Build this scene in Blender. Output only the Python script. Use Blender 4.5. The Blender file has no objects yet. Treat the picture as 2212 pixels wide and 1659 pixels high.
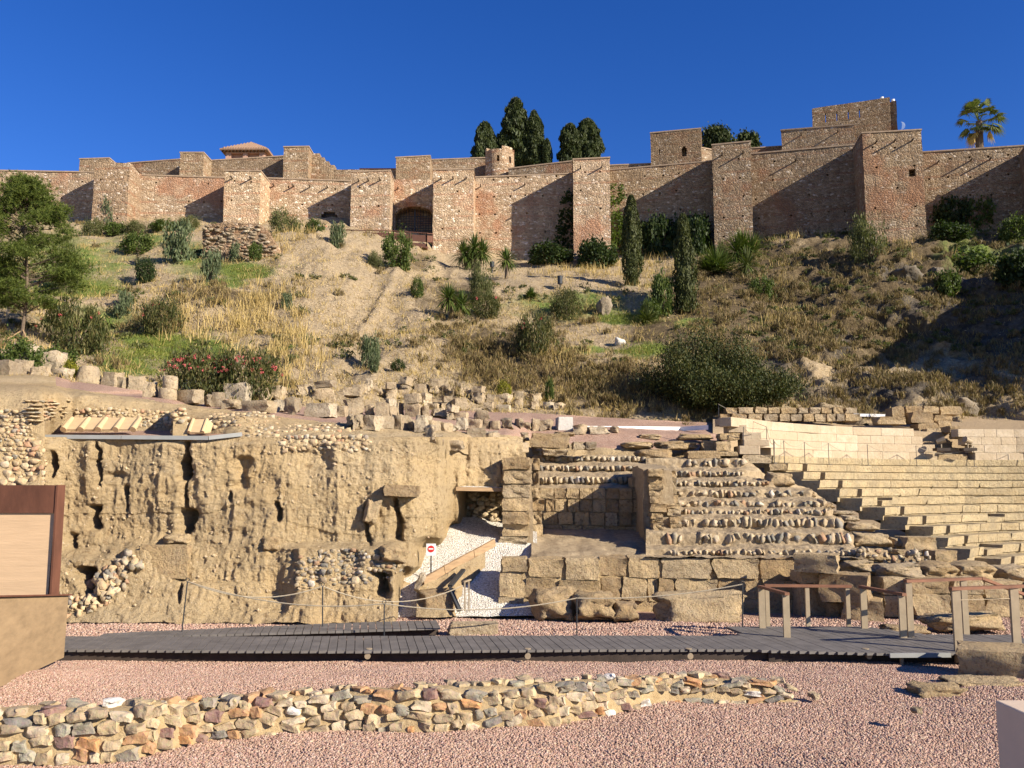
import bpy, math, random
import numpy as np
from mathutils import Vector, Matrix
random.seed(7)
import time
T0 = time.time()
def lap(s):
    print('LAP %s %.1f' % (s, time.time() - T0))
rng = np.random.default_rng(7)
S = bpy.context.scene
COL = S.collection
# ---------------------------------------------------------------- camera, sky, sun, exposure
F, CU, CV, EYE = 1912.0, 1106.0, 829.5, 3.2          # focal length and centre on a 2212-wide picture, eye height
PITCH = math.atan(220 / 1912)
cam_d = bpy.data.cameras.new('camera')
cam = bpy.data.objects.new('camera', cam_d)
COL.objects.link(cam)
cam_d.sensor_width = 36.0
cam_d.lens = 36.0 * F / 2212.0
cam_d.clip_start, cam_d.clip_end = 0.1, 6000
cam.location = (0, 0, EYE)
cam.rotation_euler = (math.pi / 2 + PITCH, 0, 0)
S.camera = cam
SUN_EL, SUN_AZ = math.radians(26), math.radians(121)   # azimuth from +Y towards +X
wd = bpy.data.worlds.new('World')
S.world = wd
wd.use_nodes = True
wn = wd.node_tree
sky = wn.nodes.new('ShaderNodeTexSky')
sky.sky_type = 'NISHITA'
sky.sun_disc = False
sky.sun_elevation, sky.sun_rotation = SUN_EL, SUN_AZ
sky.altitude = 1500
sky.air_density = 1.0
sky.dust_density = 0.0
sky.ozone_density = 4.0
hs = wn.nodes.new('ShaderNodeHueSaturation')
hs.inputs['Hue'].default_value = 0.519
hs.inputs['Saturation'].default_value = 1.27
wn.links.new(sky.outputs[0], hs.inputs['Color'])
wn.links.new(hs.outputs[0], wn.nodes['Background'].inputs[0])
wn.nodes['Background'].inputs[1].default_value = 0.084
sd = bpy.data.lights.new('sun', 'SUN')
sd.energy = 5.0
sd.angle = math.radians(0.5)
sd.color = (1.0, 0.91, 0.77)
sun = bpy.data.objects.new('sun', sd)
COL.objects.link(sun)
sv = Vector((math.cos(SUN_EL) * math.sin(SUN_AZ), math.cos(SUN_EL) * math.cos(SUN_AZ), math.sin(SUN_EL)))
sun.rotation_euler = sv.to_track_quat('Z', 'Y').to_euler()
sun.location = (60, -40, 60)
S.view_settings.view_transform = 'Standard'
S.view_settings.look = 'None'
S.view_settings.exposure = 0.95
S.view_settings.gamma = 1.0
S.render.engine = 'CYCLES'
S.cycles.use_denoising = True
S.cycles.max_bounces = 3
S.cycles.diffuse_bounces = 2
S.cycles.transparent_max_bounces = 8

# ---------------------------------------------------------------- helpers
cp, sp = math.cos(PITCH), math.sin(PITCH)
def P(u, v, Y):
    """the point at depth Y that stands at picture position u, v"""
    dx, dy = (u - CU) / F, (CV - v) / F
    t = Y / (cp - dy * sp)
    return Vector((dx * t, Y, EYE + (sp + dy * cp) * t))
def Pn(u, v, Y):
    dx, dy = (u - CU) / F, (CV - v) / F
    t = Y / (cp - dy * sp)
    return np.stack([dx * t, Y + 0 * dx, EYE + (sp + dy * cp) * t], -1)
def PX(Y):                      # metres per picture unit at depth Y
    return Y / F
def _h(i, j, k, s):
    n = (i * 374761393 + j * 668265263 + k * 2147483647 + s * 974634777) & 0xffffffff
    n = ((n ^ (n >> 13)) * 1274126177) & 0xffffffff
    n = n ^ (n >> 16)
    return (n & 0xffff) / 65535.0
def vnoise(p, s=0):
    p = np.asarray(p, float)
    i = np.floor(p).astype(np.int64)
    f = p - i
    f = f * f * (3 - 2 * f)
    r = 0
    for a in (0, 1):
        for b in (0, 1):
            for c in (0, 1):
                w = (f[..., 0] if a else 1 - f[..., 0]) * (f[..., 1] if b else 1 - f[..., 1]) * (f[..., 2] if c else 1 - f[..., 2])
                r = r + w * _h(i[..., 0] + a, i[..., 1] + b, i[..., 2] + c, s)
    return r * 2 - 1
def fbm(p, scale, octv=4, s=0, gain=0.5):
    p = np.asarray(p, float) * scale
    r, a = 0, 1.0
    for o in range(octv):
        r = r + a * vnoise(p, s + o)
        p = p * 2.03
        a *= gain
    return r
def ridge(p, scale, octv=3, s=0):
    p = np.asarray(p, float) * scale
    r, a = 0, 1.0
    for o in range(octv):
        r = r + a * (1 - 2 * np.abs(vnoise(p, s + o)))
        p = p * 2.1
        a *= 0.5
    return r
def sstep(a, b, x):
    t = np.clip((x - a) / (b - a), 0, 1)
    return t * t * (3 - 2 * t)

class G:
    """a procedural material"""
    def __init__(s, name, rough=0.9, spec=0.2):
        s.m = bpy.data.materials.new(name)
        s.m.use_nodes = True
        s.t = s.m.node_tree
        s.b = s.t.nodes['Principled BSDF']
        s.b.inputs['Roughness'].default_value = rough
        s.b.inputs['Specular IOR Level'].default_value = spec
        s.pos = s.n('ShaderNodeNewGeometry').outputs['Position']
    def n(s, typ, ins=None, **props):
        o = s.t.nodes.new(typ)
        for k, v in props.items():
            setattr(o, k, v)
        for k, v in (ins or {}).items():
            s.put(o.inputs[k], v)
        return o
    def put(s, sock, v):
        if isinstance(v, bpy.types.NodeSocket):
            s.t.links.new(v, sock)
        elif isinstance(v, (tuple, list)) and len(v) == 3 and sock.type == 'RGBA':
            sock.default_value = (*v, 1)
        else:
            sock.default_value = v
    def scale(s, vec, sc):
        return s.n('ShaderNodeMapping', {'Vector': vec, 'Scale': sc}).outputs[0]
    def noise(s, sc, det=4, rough=0.55, vec=None, col=False):
        o = s.n('ShaderNodeTexNoise', {'Vector': vec or s.pos, 'Scale': sc, 'Detail': det, 'Roughness': rough})
        return o.outputs['Color' if col else 'Fac']
    def vor(s, sc, vec=None, feature='F1', out='Distance', rand=1.0):
        return s.n('ShaderNodeTexVoronoi', {'Vector': vec or s.pos, 'Scale': sc, 'Randomness': rand}, feature=feature).outputs[out]
    def ramp(s, fac, stops, const=False):
        o = s.n('ShaderNodeValToRGB', {'Fac': fac})
        e = o.color_ramp.elements
        if const:
            o.color_ramp.interpolation = 'CONSTANT'
        while len(e) < len(stops):
            e.new(0.5)
        for i, (p, c) in enumerate(stops):
            e[i].position = p
            e[i].color = (*c, 1) if isinstance(c, (tuple, list)) else (c, c, c, 1)
        return o.outputs[0]
    def mix(s, fac, a, b, mode='MIX'):
        o = s.n('ShaderNodeMix', data_type='RGBA', blend_type=mode)
        s.put(o.inputs[0], fac)
        s.put(o.inputs[6], a)
        s.put(o.inputs[7], b)
        return o.outputs[2]
    def mth(s, op, a, b=0.0, c=0.0):
        o = s.n('ShaderNodeMath', operation=op)
        for i, v in enumerate((a, b, c)):
            s.put(o.inputs[i], v)
        return o.outputs[0]
    def sepz(s, vec, axis='Z'):
        return s.n('ShaderNodeSeparateXYZ', {0: vec}).outputs[axis]
    def rnd(s):
        return s.n('ShaderNodeObjectInfo').outputs['Random']
    def island(s):
        return s.n('ShaderNodeNewGeometry').outputs['Random Per Island']
    def bump(s, h, strength=0.5, dist=0.05, normal=None):
        o = s.n('ShaderNodeBump', {'Height': h, 'Strength': strength, 'Distance': dist})
        if normal:
            s.put(o.inputs['Normal'], normal)
        return o.outputs[0]
    def done(s, col=None, normal=None, rough=None):
        if col is not None:
            s.put(s.b.inputs['Base Color'], col)
        if normal is not None:
            s.put(s.b.inputs['Normal'], normal)
        if rough is not None:
            s.put(s.b.inputs['Roughness'], rough)
        return s.m

def link(o, parent=None):
    COL.objects.link(o)
    if parent is not None:
        o.parent = parent
        o.matrix_parent_inverse = Matrix.Translation(parent.location).inverted()
    return o
def tag(o, label=None, cat=None, group=None, kind=None):
    if cat and not kind:
        kind = 'thing'
    for k, v in (('label', label), ('category', cat), ('group', group), ('kind', kind)):
        if v:
            o[k] = v
    return o
def thing(name, label, cat, loc=(0, 0, 0), group=None):
    o = bpy.data.objects.new(name, None)
    o.empty_display_size = 0.1
    o.location = loc
    link(o)
    return tag(o, label, cat, group)
def mesh(name, V, Fc, mat=None, smooth=False):
    me = bpy.data.meshes.new(name)
    V = np.asarray(V, float)
    if isinstance(Fc, np.ndarray):
        nf, k = Fc.shape
        me.vertices.add(len(V))
        me.vertices.foreach_set('co', V.ravel())
        me.loops.add(nf * k)
        me.loops.foreach_set('vertex_index', Fc.ravel().astype(np.int32))
        me.polygons.add(nf)
        me.polygons.foreach_set('loop_start', np.arange(0, nf * k, k, dtype=np.int32))
        me.polygons.foreach_set('loop_total', np.full(nf, k, dtype=np.int32))
        me.update(calc_edges=True)
        me.validate()
    else:
        me.from_pydata([tuple(v) for v in V], [], Fc)
    if smooth:
        me.polygons.foreach_set('use_smooth', np.ones(len(me.polygons), dtype=bool))
    if mat:
        for m in (mat if isinstance(mat, (list, tuple)) else [mat]):
            me.materials.append(m)
    me.update()
    return me
def obj(name, V, Fc, mat, parent=None, smooth=False):
    return link(bpy.data.objects.new(name, mesh(name, V, Fc, mat, smooth)), parent)
def inst(name, me, loc, rot=(0, 0, 0), scale=(1, 1, 1), parent=None):
    o = bpy.data.objects.new(name, me)
    o.location = loc
    o.rotation_euler = rot
    o.scale = scale
    return link(o, parent)
class MB:
    """collects shapes for one mesh"""
    def __init__(s):
        s.v, s.f = [], []
    def add(s, V, Fc):
        n = len(s.v)
        s.v += [tuple(p) for p in V]
        s.f += [tuple(int(i) + n for i in f) for f in Fc]
        return s
    def hexa(s, c):              # eight corners: bottom four then top four, counter-clockwise from above
        return s.add(c, [(3, 2, 1, 0), (4, 5, 6, 7), (0, 1, 5, 4), (1, 2, 6, 5), (2, 3, 7, 6), (3, 0, 4, 7)])
    def box(s, a, b):
        x0, y0, z0 = a
        x1, y1, z1 = b
        return s.hexa([(x0, y0, z0), (x1, y0, z0), (x1, y1, z0), (x0, y1, z0), (x0, y0, z1), (x1, y0, z1), (x1, y1, z1), (x0, y1, z1)])
    def bar(s, a, b, w, h, up=(0, 0, 1)):   # box bar from a to b, centred
        a, b = Vector(a), Vector(b)
        d = (b - a).normalized()
        r = d.cross(Vector(up)).normalized()
        t = r.cross(d).normalized()
        q = [(-w / 2, -h / 2), (w / 2, -h / 2), (w / 2, h / 2), (-w / 2, h / 2)]
        V = [e + r * x + t * y for e in (a, b) for x, y in q]
        return s.add(V, [(0, 1, 2, 3), (7, 6, 5, 4), (0, 4, 5, 1), (1, 5, 6, 2), (2, 6, 7, 3), (3, 7, 4, 0)])
    def tube(s, pts, rad, n=8, caps=True):
        pts = [Vector(p) for p in pts]
        rr = rad if isinstance(rad, (list, tuple)) else [rad] * len(pts)
        V, Fc = [], []
        ref = Vector((0.3, 0.2, 1)).normalized()
        for i, p in enumerate(pts):
            d = (pts[min(i + 1, len(pts) - 1)] - pts[max(i - 1, 0)]).normalized()
            x = d.cross(ref)
            if x.length < 0.1:
                x = d.cross(Vector((1, 0, 0)))
            x.normalize()
            y = d.cross(x)
            V += [p + (x * math.cos(6.2832 * k / n) + y * math.sin(6.2832 * k / n)) * rr[i] for k in range(n)]
        for i in range(len(pts) - 1):
            Fc += [(i * n + k, i * n + (k + 1) % n, (i + 1) * n + (k + 1) % n, (i + 1) * n + k) for k in range(n)]
        if caps:
            Fc += [tuple(range(n))[::-1], tuple(range((len(pts) - 1) * n, len(pts) * n))]
        return s.add(V, Fc)
    def disc(s, c, r, h, n=16):
        return s.tube([c, Vector(c) + Vector((0, 0, h))], r, n)
    def build(s, name, mat, parent=None, smooth=False):
        return obj(name, s.v, s.f, mat, parent, smooth)
def grid_faces(nu, nv):
    i = np.arange(nu - 1)[:, None] * nv + np.arange(nv - 1)[None, :]
    i = i.ravel()
    return np.stack([i, i + nv, i + nv + 1, i + 1], -1)
class Sheet:
    """a piece of terrain given by depth profiles: cols = {u: [(v, depth), ...]}"""
    def __init__(s, cols, disp=None):
        s.us = np.array(sorted(cols), float)
        s.pr = [sorted(cols[k]) for k in sorted(cols)]
        s.disp = disp
        s.lo = np.array([p[0][0] for p in s.pr], float)
        s.hi = np.array([p[-1][0] for p in s.pr], float)
    def depth(s, u, v):
        u, v = np.broadcast_arrays(np.asarray(u, float), np.asarray(v, float))
        tab = np.stack([np.interp(v, [a for a, b in p], [b for a, b in p]) for p in s.pr], 0)
        k = np.clip(np.searchsorted(s.us, u) - 1, 0, len(s.us) - 2)
        t = np.clip((u - s.us[k]) / (s.us[k + 1] - s.us[k]), 0, 1)
        t = t * t * (3 - 2 * t)
        a = np.take_along_axis(tab, k[None], 0)[0]
        b = np.take_along_axis(tab, k[None] + 1, 0)[0]
        return a * (1 - t) + b * t
    def pts(s, u, v):
        u, v = np.broadcast_arrays(np.asarray(u, float), np.asarray(v, float))
        p = Pn(u, v, s.depth(u, v))
        if s.disp:
            p = s.disp(p, u, v)
        return p
    def at(s, u, v, sink=0.0):
        if getattr(s, 'G', None) is not None:
            gu, lo, hi, GV = s.G
            a = min(max((u - gu[0]) / (gu[-1] - gu[0]), 0), 1) * (len(gu) - 1)
            i = min(int(a), len(gu) - 2)
            l, h = np.interp(u, gu, lo), np.interp(u, gu, hi)
            b = min(max((h - v) / (h - l), 0), 1) * (GV.shape[1] - 1)
            j = min(int(b), GV.shape[1] - 2)
            a, b = a - i, b - j
            p = (GV[i, j] * (1 - b) + GV[i, j + 1] * b) * (1 - a) + (GV[i + 1, j] * (1 - b) + GV[i + 1, j + 1] * b) * a
        else:
            p = s.pts(np.array([float(u)]), np.array([float(v)]))[0]
        return Vector((p[0], p[1], p[2] - sink))
    def grid(s, nu, nv, u0=None, u1=None):
        u = np.linspace(s.us[0] if u0 is None else u0, s.us[-1] if u1 is None else u1, nu)
        lo, hi = np.interp(u, s.us, s.lo), np.interp(u, s.us, s.hi)
        t = np.linspace(1, 0, nv)
        v = lo[:, None] + (hi - lo)[:, None] * t[None, :]
        uu = np.broadcast_to(u[:, None], v.shape)
        V = s.pts(uu, v)
        s.G = (u, lo, hi, V)
        return V.reshape(-1, 3), grid_faces(nu, nv), uu.ravel(), v.ravel()
def set_col(me, name, C):
    a = me.color_attributes.new(name, 'FLOAT_COLOR', 'POINT')
    C = np.concatenate([np.asarray(C, float), np.ones((len(C), 1))], 1)
    a.data.foreach_set('color', C.ravel())
def rock(name, mat, seed, rnd=0.5, jit=0.1, n=3, smooth=True, edge=0.36, hf=0.0, tarr=None):
    """a stone that fills the unit cube"""
    t = np.linspace(-0.5, 0.5, n + 1)
    if n == 3:
        t = np.array([-0.5, -edge, edge, 0.5])
    if tarr is not None:
        t, n = np.array(tarr), len(tarr) - 1
    idx, V, Fc = {}, [], []
    def vid(p):
        k = tuple(np.round(p, 4))
        if k not in idx:
            idx[k] = len(V)
            V.append(p)
        return idx[k]
    for ax in range(3):
        for sg in (-0.5, 0.5):
            for i in range(n):
                for j in range(n):
                    q = []
                    for a, b in ((i, j), (i + 1, j), (i + 1, j + 1), (i, j + 1)):
                        p = [0, 0, 0]
                        p[ax] = sg
                        p[(ax + 1) % 3] = t[a]
                        p[(ax + 2) % 3] = t[b]
                        q.append(vid(np.array(p, float)))
                    Fc.append(q if sg > 0 else q[::-1])
    V = np.array(V)
    L = np.linalg.norm(V, axis=1, keepdims=True)
    V = V * (1 - rnd) + rnd * V / L * 0.55
    V += jit * np.stack([fbm(V + seed * 7.3 + k * 31, 1.7, 2, seed) for k in range(3)], -1)
    if hf:
        V += hf * np.stack([fbm(V + seed * 3.1 + k * 17, 5.0, 3, seed + 9) for k in range(3)], -1)
    V /= (V.max(0) - V.min(0))
    V -= (V.max(0) + V.min(0)) / 2
    me = mesh(name, V, np.array(Fc), mat, smooth)
    if smooth and rnd < 0.35:
        me.set_sharp_from_angle(angle=0.7)
    return me
ORD = ['first', 'second', 'third', 'fourth', 'fifth', 'sixth', 'seventh', 'eighth', 'ninth', 'tenth', 'eleventh', 'twelfth', 'thirteenth', 'fourteenth',
       'fifteenth', 'sixteenth', 'seventeenth', 'eighteenth', 'nineteenth', 'twentieth', 'twenty-first', 'twenty-second', 'twenty-third', 'twenty-fourth',
       'twenty-fifth', 'twenty-sixth', 'twenty-seventh', 'twenty-eighth', 'twenty-ninth', 'thirtieth', 'thirty-first', 'thirty-second', 'thirty-third', 'thirty-fourth', 'thirty-fifth', 'thirty-sixth']
# ---------------------------------------------------------------- materials
def m_earth():
    g = G('earth', 0.95, 0.1)
    big = g.noise(0.35, 3)
    c = g.ramp(big, [(0.3, (0.49, 0.34, 0.17)), (0.5, (0.58, 0.42, 0.22)), (0.7, (0.63, 0.48, 0.28))])
    c = g.mix(g.ramp(g.noise(0.8, 4, 0.6, g.scale(g.pos, (0.4, 0.4, 2.2))), [(0.45, 0.0), (0.7, 0.55)]), c, (0.43, 0.33, 0.205))
    c = g.mix(g.ramp(g.noise(0.16, 3), [(0.42, 0.0), (0.62, 0.6)]), c, (0.40, 0.305, 0.18))
    fine = g.noise(9, 6, 0.7)
    c = g.mix(g.ramp(fine, [(0.36, 0.8), (0.48, 0.0)]), c, (0.30, 0.20, 0.10))
    st = g.vor(11)
    c = g.mix(g.ramp(st, [(0.09, 1.0), (0.16, 0.0)]), c, (0.60, 0.49, 0.36))
    h = g.mth('ADD', g.noise(5, 8, 0.75), g.mth('MULTIPLY', g.noise(17, 5, 0.75), 0.7))
    return g.done(c, g.bump(h, 1.0, 0.13))
def m_gravel(name, stops, sc=60):
    g = G(name, 0.85, 0.2)
    v = g.scale(g.pos, (sc, sc, sc))
    cc = g.vor(1, v, out='Color')
    c = g.ramp(g.sepz(cc, 'X'), stops)
    c = g.mix(g.ramp(g.noise(0.5, 3), [(0.4, 0.0), (0.75, 0.35)]), c, tuple(x * 0.75 for x in stops[1][1]))
    d = g.vor(1, v)
    c = g.mix(g.ramp(d, [(0.5, 0.0), (0.8, 0.6)]), c, tuple(x * 0.45 for x in stops[0][1]))
    return g.done(c, g.bump(g.mth('SUBTRACT', 1.0, d), 1.0, 0.03))
def m_pebble(name, stops):
    g = G(name, 0.8, 0.25)
    c = g.ramp(g.rnd(), stops)
    return g.done(g.mix(0.25, c, g.noise(30, 3, col=True), 'OVERLAY'))
def m_block(name, stops, pit=1.0, lich=0.6, grey=(0.25, 0.215, 0.165)):
    """weathered sandstone: tone differs from block to block, grey crust in patches, pits"""
    g = G(name, 0.92, 0.12)
    c = g.ramp(g.rnd(), stops)
    c = g.mix(g.ramp(g.noise(2.2, 5, 0.65), [(0.38, 0.0), (0.66, lich)]), c, grey)
    pits = g.ramp(g.noise(13, 5, 0.7), [(0.36, 1.0), (0.48, 0.0)])
    c = g.mix(g.mth('MULTIPLY', pits, 0.55 * pit), c, (0.20, 0.13, 0.07))
    c = g.mix(0.2, c, g.noise(45, 2, col=True), 'SOFT_LIGHT')
    h = g.mth('ADD', g.noise(7, 7, 0.72), g.mth('MULTIPLY', g.noise(32, 3, 0.7), 0.3))
    return g.done(c, g.bump(h, 0.9 * pit, 0.10))
def m_stones(name, stops, b=0.6):
    g = G(name, 0.85, 0.2)
    c = g.ramp(g.rnd(), stops, True)
    c = g.mix(g.ramp(g.noise(9, 5, 0.7), [(0.3, 0.0), (0.7, 0.6)]), c, g.mix(0.5, c, (0.42, 0.33, 0.22)))
    c = g.mix(0.35, c, g.noise(22, 4, 0.7, col=True), 'SOFT_LIGHT')
    h = g.mth('ADD', g.noise(10, 6, 0.7), g.mth('MULTIPLY', g.vor(9), 0.5))
    return g.done(c, g.bump(h, b, 0.06))
def m_mortar(name, c0, c1):
    g = G(name, 0.95, 0.1)
    c = g.ramp(g.noise(6, 6, 0.7), [(0.3, c0), (0.7, c1)])
    return g.done(c, g.bump(g.noise(18, 7, 0.75), 0.8, 0.05))
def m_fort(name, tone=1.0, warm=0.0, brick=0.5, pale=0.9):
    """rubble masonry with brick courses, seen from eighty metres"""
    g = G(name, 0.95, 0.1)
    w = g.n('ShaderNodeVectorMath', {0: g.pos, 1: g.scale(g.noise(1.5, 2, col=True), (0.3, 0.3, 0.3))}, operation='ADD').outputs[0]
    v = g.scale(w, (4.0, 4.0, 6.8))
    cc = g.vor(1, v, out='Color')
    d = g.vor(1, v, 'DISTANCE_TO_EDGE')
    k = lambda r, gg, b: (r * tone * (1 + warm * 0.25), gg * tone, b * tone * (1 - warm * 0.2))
    c = g.ramp(g.sepz(cc, 'X'), [(0.0, k(0.18, 0.13, 0.085)), (0.18, k(0.29, 0.215, 0.135)), (0.5, k(0.34, 0.255, 0.165)), (0.78, k(0.42, 0.33, 0.225)), (pale, k(0.50, 0.41, 0.30)), (0.98, k(0.66, 0.58, 0.47))])
    mort = g.ramp(g.noise(0.6, 4), [(0.3, k(0.45, 0.33, 0.20)), (0.7, k(0.37, 0.27, 0.17))])
    c = g.mix(g.ramp(d, [(0.0, 1.0), (0.11, 0.0)]), c, mort)
    # brick courses: low flat bands and whole patches
    zz = g.sepz(g.pos, 'Z')
    band = g.ramp(g.mth('FRACT', g.mth('MULTIPLY', g.mth('ADD', zz, g.mth('MULTIPLY', g.noise(0.25, 2), 0.5)), 0.95)), [(0.0, 1.0), (0.16, 1.0), (0.22, 0.0)])
    patch = g.ramp(g.noise(0.22, 4, 0.6), [(0.55, 0.0), (0.63, 1.0)])
    crs = g.ramp(g.mth('FRACT', g.mth('MULTIPLY', g.mth('ADD', zz, g.mth('MULTIPLY', g.noise(0.7, 2), 0.15)), 7.0)), [(0.0, k(0.16, 0.075, 0.045)), (0.3, k(0.33, 0.155, 0.085)), (1.0, k(0.40, 0.215, 0.125))])
    c = g.mix(g.mth('MULTIPLY', g.mth('MAXIMUM', g.mth('MULTIPLY', g.mth('MULTIPLY', band, g.ramp(g.noise(0.5, 3), [(0.42, 0.2), (0.6, 1.0)])), 0.9), patch), brick), c, crs)
    c = g.mix(g.ramp(g.noise(0.35, 5, 0.65), [(0.42, 0.0), (0.8, 0.45)]), c, k(0.22, 0.165, 0.11))
    streak = g.ramp(g.noise(1.1, 4, 0.6, g.scale(g.pos, (1.0, 1.0, 0.10))), [(0.5, 0.0), (0.75, 0.5)])
    c = g.mix(streak, c, k(0.19, 0.14, 0.10))
    plaster = g.ramp(g.noise(0.5, 5, 0.6), [(0.56, 0.0), (0.70, 0.7)])
    c = g.mix(plaster, c, k(0.43, 0.33, 0.22))
    c = g.mix(1.0, c, g.ramp(g.rnd(), [(0.0, (0.80, 0.79, 0.80)), (0.5, (0.98, 0.95, 0.93)), (1.0, (1.08, 1.04, 0.98))]), 'MULTIPLY')
    h = g.mth('ADD', g.ramp(d, [(0.0, 0.0), (0.2, 1.0)]), g.mth('MULTIPLY', g.sepz(cc, 'Y'), 0.8))
    h = g.mth('ADD', h, g.noise(6, 5, 0.7))
    return g.done(c, g.bump(h, 0.9, 0.05))
def m_simple(name, col, var=0.25, sc=8, rough=0.8, bump=0.2, metal=0.0, bd=0.02, spec=0.3, stretch=(1, 1, 1)):
    g = G(name, rough, spec)
    v = g.scale(g.pos, stretch)
    n = g.noise(sc, 5, 0.6, v)
    c = g.ramp(n, [(0.25, tuple(x * (1 - var) for x in col)), (0.75, tuple(min(1, x * (1 + var)) for x in col))])
    g.b.inputs['Metallic'].default_value = metal
    return g.done(c, g.bump(g.noise(sc * 3, 4, 0.6, v), bump, bd))
def m_leaf(name, cols, trans=0.35, rough=0.6):
    g = G(name, rough, 0.25)
    r = g.island()
    c = g.ramp(r, [(i / max(1, len(cols) - 1), (x[0], x[1] * 0.95, x[2] * 0.72)) for i, x in enumerate(cols)])
    c = g.mix(g.ramp(g.noise(0.9, 2), [(0.35, 0.0), (0.7, 0.4)]), c, g.mix(1.0, c, (0.75, 0.7, 0.55), 'MULTIPLY'))
    g.put(g.b.inputs['Base Color'], c)
    tr = g.n('ShaderNodeBsdfTranslucent', {'Color': g.mix(1.0, c, (1.0, 1.15, 0.5), 'MULTIPLY')})
    mx = g.n('ShaderNodeMixShader', {0: trans, 1: g.b.outputs[0], 2: tr.outputs[0]})
    g.t.links.new(mx.outputs[0], g.t.nodes['Material Output'].inputs[0])
    return g.m
def m_hill():
    g = G('hillside_soil', 0.95, 0.1)
    z = g.n('ShaderNodeVertexColor', layer_name='zone').outputs[0]
    sep = g.n('ShaderNodeSeparateColor', {0: z})
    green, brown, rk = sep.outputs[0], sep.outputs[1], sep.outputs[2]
    n1, n2, n3 = g.noise(0.5, 5, 0.65), g.noise(3.5, 6, 0.7), g.noise(12, 5, 0.75)
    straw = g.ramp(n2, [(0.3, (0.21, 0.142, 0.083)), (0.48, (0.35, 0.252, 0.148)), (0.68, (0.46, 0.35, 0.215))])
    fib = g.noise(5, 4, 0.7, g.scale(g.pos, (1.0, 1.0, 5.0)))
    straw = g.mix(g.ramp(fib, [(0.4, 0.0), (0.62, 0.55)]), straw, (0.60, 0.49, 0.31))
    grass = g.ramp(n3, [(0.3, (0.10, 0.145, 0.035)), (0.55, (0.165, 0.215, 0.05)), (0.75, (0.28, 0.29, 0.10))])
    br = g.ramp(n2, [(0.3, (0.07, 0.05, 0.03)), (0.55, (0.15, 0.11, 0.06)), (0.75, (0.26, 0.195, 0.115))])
    rc = g.ramp(g.noise(2.0, 7, 0.75), [(0.3, (0.045, 0.039, 0.033)), (0.5, (0.115, 0.096, 0.074)), (0.7, (0.22, 0.18, 0.13))])  # dark rock, toned down further to deepen the right slope's shadow
    def f(a, lo=0.35, hi=0.65):
        return g.ramp(g.mth('ADD', a, g.mth('MULTIPLY', g.mth('SUBTRACT', n1, 0.5), 0.9)), [(lo, 0.0), (hi, 1.0)])
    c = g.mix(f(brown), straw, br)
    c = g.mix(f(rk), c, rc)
    c = g.mix(f(green), c, grass)
    c = g.mix(g.ramp(n3, [(0.33, 0.7), (0.46, 0.0)]), c, (0.10, 0.075, 0.045))
    h = g.mth('ADD', g.mth('MULTIPLY', n2, 1.6), n3)
    return g.done(c, g.bump(h, 0.9, 0.16))
EARTH = m_earth()
PINKS = [(0.0, (0.29, 0.17, 0.12)), (0.35, (0.37, 0.235, 0.17)), (0.75, (0.42, 0.28, 0.205)), (1.0, (0.52, 0.385, 0.295))]
PINKB = [(0.0, (0.34, 0.20, 0.135)), (0.35, (0.42, 0.26, 0.18)), (0.75, (0.48, 0.32, 0.23)), (1.0, (0.55, 0.41, 0.31))]
PINK = m_gravel('pink_gravel_bed', PINKB, 34)
PEB = m_pebble('pink_pebble', PINKS)
WHITES = [(0.0, (0.45, 0.40, 0.32)), (0.4, (0.64, 0.59, 0.49)), (1.0, (0.82, 0.78, 0.70))]
WHITEG = m_gravel('white_gravel', WHITES, 26)
BLOCK = m_block('sandstone_block', [(0.0, (0.33, 0.255, 0.165)), (0.4, (0.45, 0.345, 0.215)), (0.75, (0.55, 0.42, 0.26)), (1.0, (0.58, 0.48, 0.335))], 1.2, 0.5)
ASHLAR = m_block('ashlar_sandstone', [(0.0, (0.38, 0.26, 0.135)), (0.4, (0.49, 0.35, 0.185)), (0.8, (0.55, 0.405, 0.225)), (1.0, (0.50, 0.39, 0.245))], 1.3, 0.45, (0.29, 0.24, 0.175))
SEAT = m_block('seat_sandstone', [(0.0, (0.45, 0.345, 0.195)), (0.5, (0.49, 0.38, 0.215)), (1.0, (0.53, 0.42, 0.245))], 1.0, 0.65, (0.29, 0.24, 0.16))
TRAV = m_block('travertine', [(0.0, (0.44, 0.345, 0.23)), (0.5, (0.48, 0.385, 0.265)), (1.0, (0.52, 0.43, 0.31))], 0.45, 0.6, (0.37, 0.285, 0.18))
RUBBLE = m_stones('rubble_stone', [(0.0, (0.42, 0.315, 0.18)), (0.16, (0.33, 0.25, 0.155)), (0.30, (0.47, 0.36, 0.215)), (0.44, (0.27, 0.235, 0.175)), (0.52, (0.40, 0.22, 0.105)), (0.62, (0.50, 0.40, 0.27)), (0.74, (0.20, 0.185, 0.16)), (0.79, (0.33, 0.30, 0.22)), (0.86, (0.50, 0.25, 0.10)), (0.91, (0.22, 0.125, 0.105)), (0.95, (0.70, 0.65, 0.57))])
STEPST = m_stones('step_stone', [(0.0, (0.38, 0.29, 0.18)), (0.2, (0.29, 0.24, 0.165)), (0.38, (0.45, 0.35, 0.22)), (0.52, (0.21, 0.195, 0.165)), (0.62, (0.31, 0.18, 0.10)), (0.70, (0.42, 0.34, 0.23)), (0.80, (0.16, 0.15, 0.13)), (0.88, (0.33, 0.27, 0.18)), (0.97, (0.52, 0.46, 0.37))])
PALEST = m_stones('pale_stone', [(0.0, (0.48, 0.35, 0.195)), (0.3, (0.54, 0.41, 0.245)), (0.55, (0.42, 0.305, 0.17)), (0.72, (0.55, 0.44, 0.29)), (0.82, (0.46, 0.26, 0.145)), (0.89, (0.31, 0.27, 0.20)), (0.97, (0.58, 0.50, 0.38))])
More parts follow.
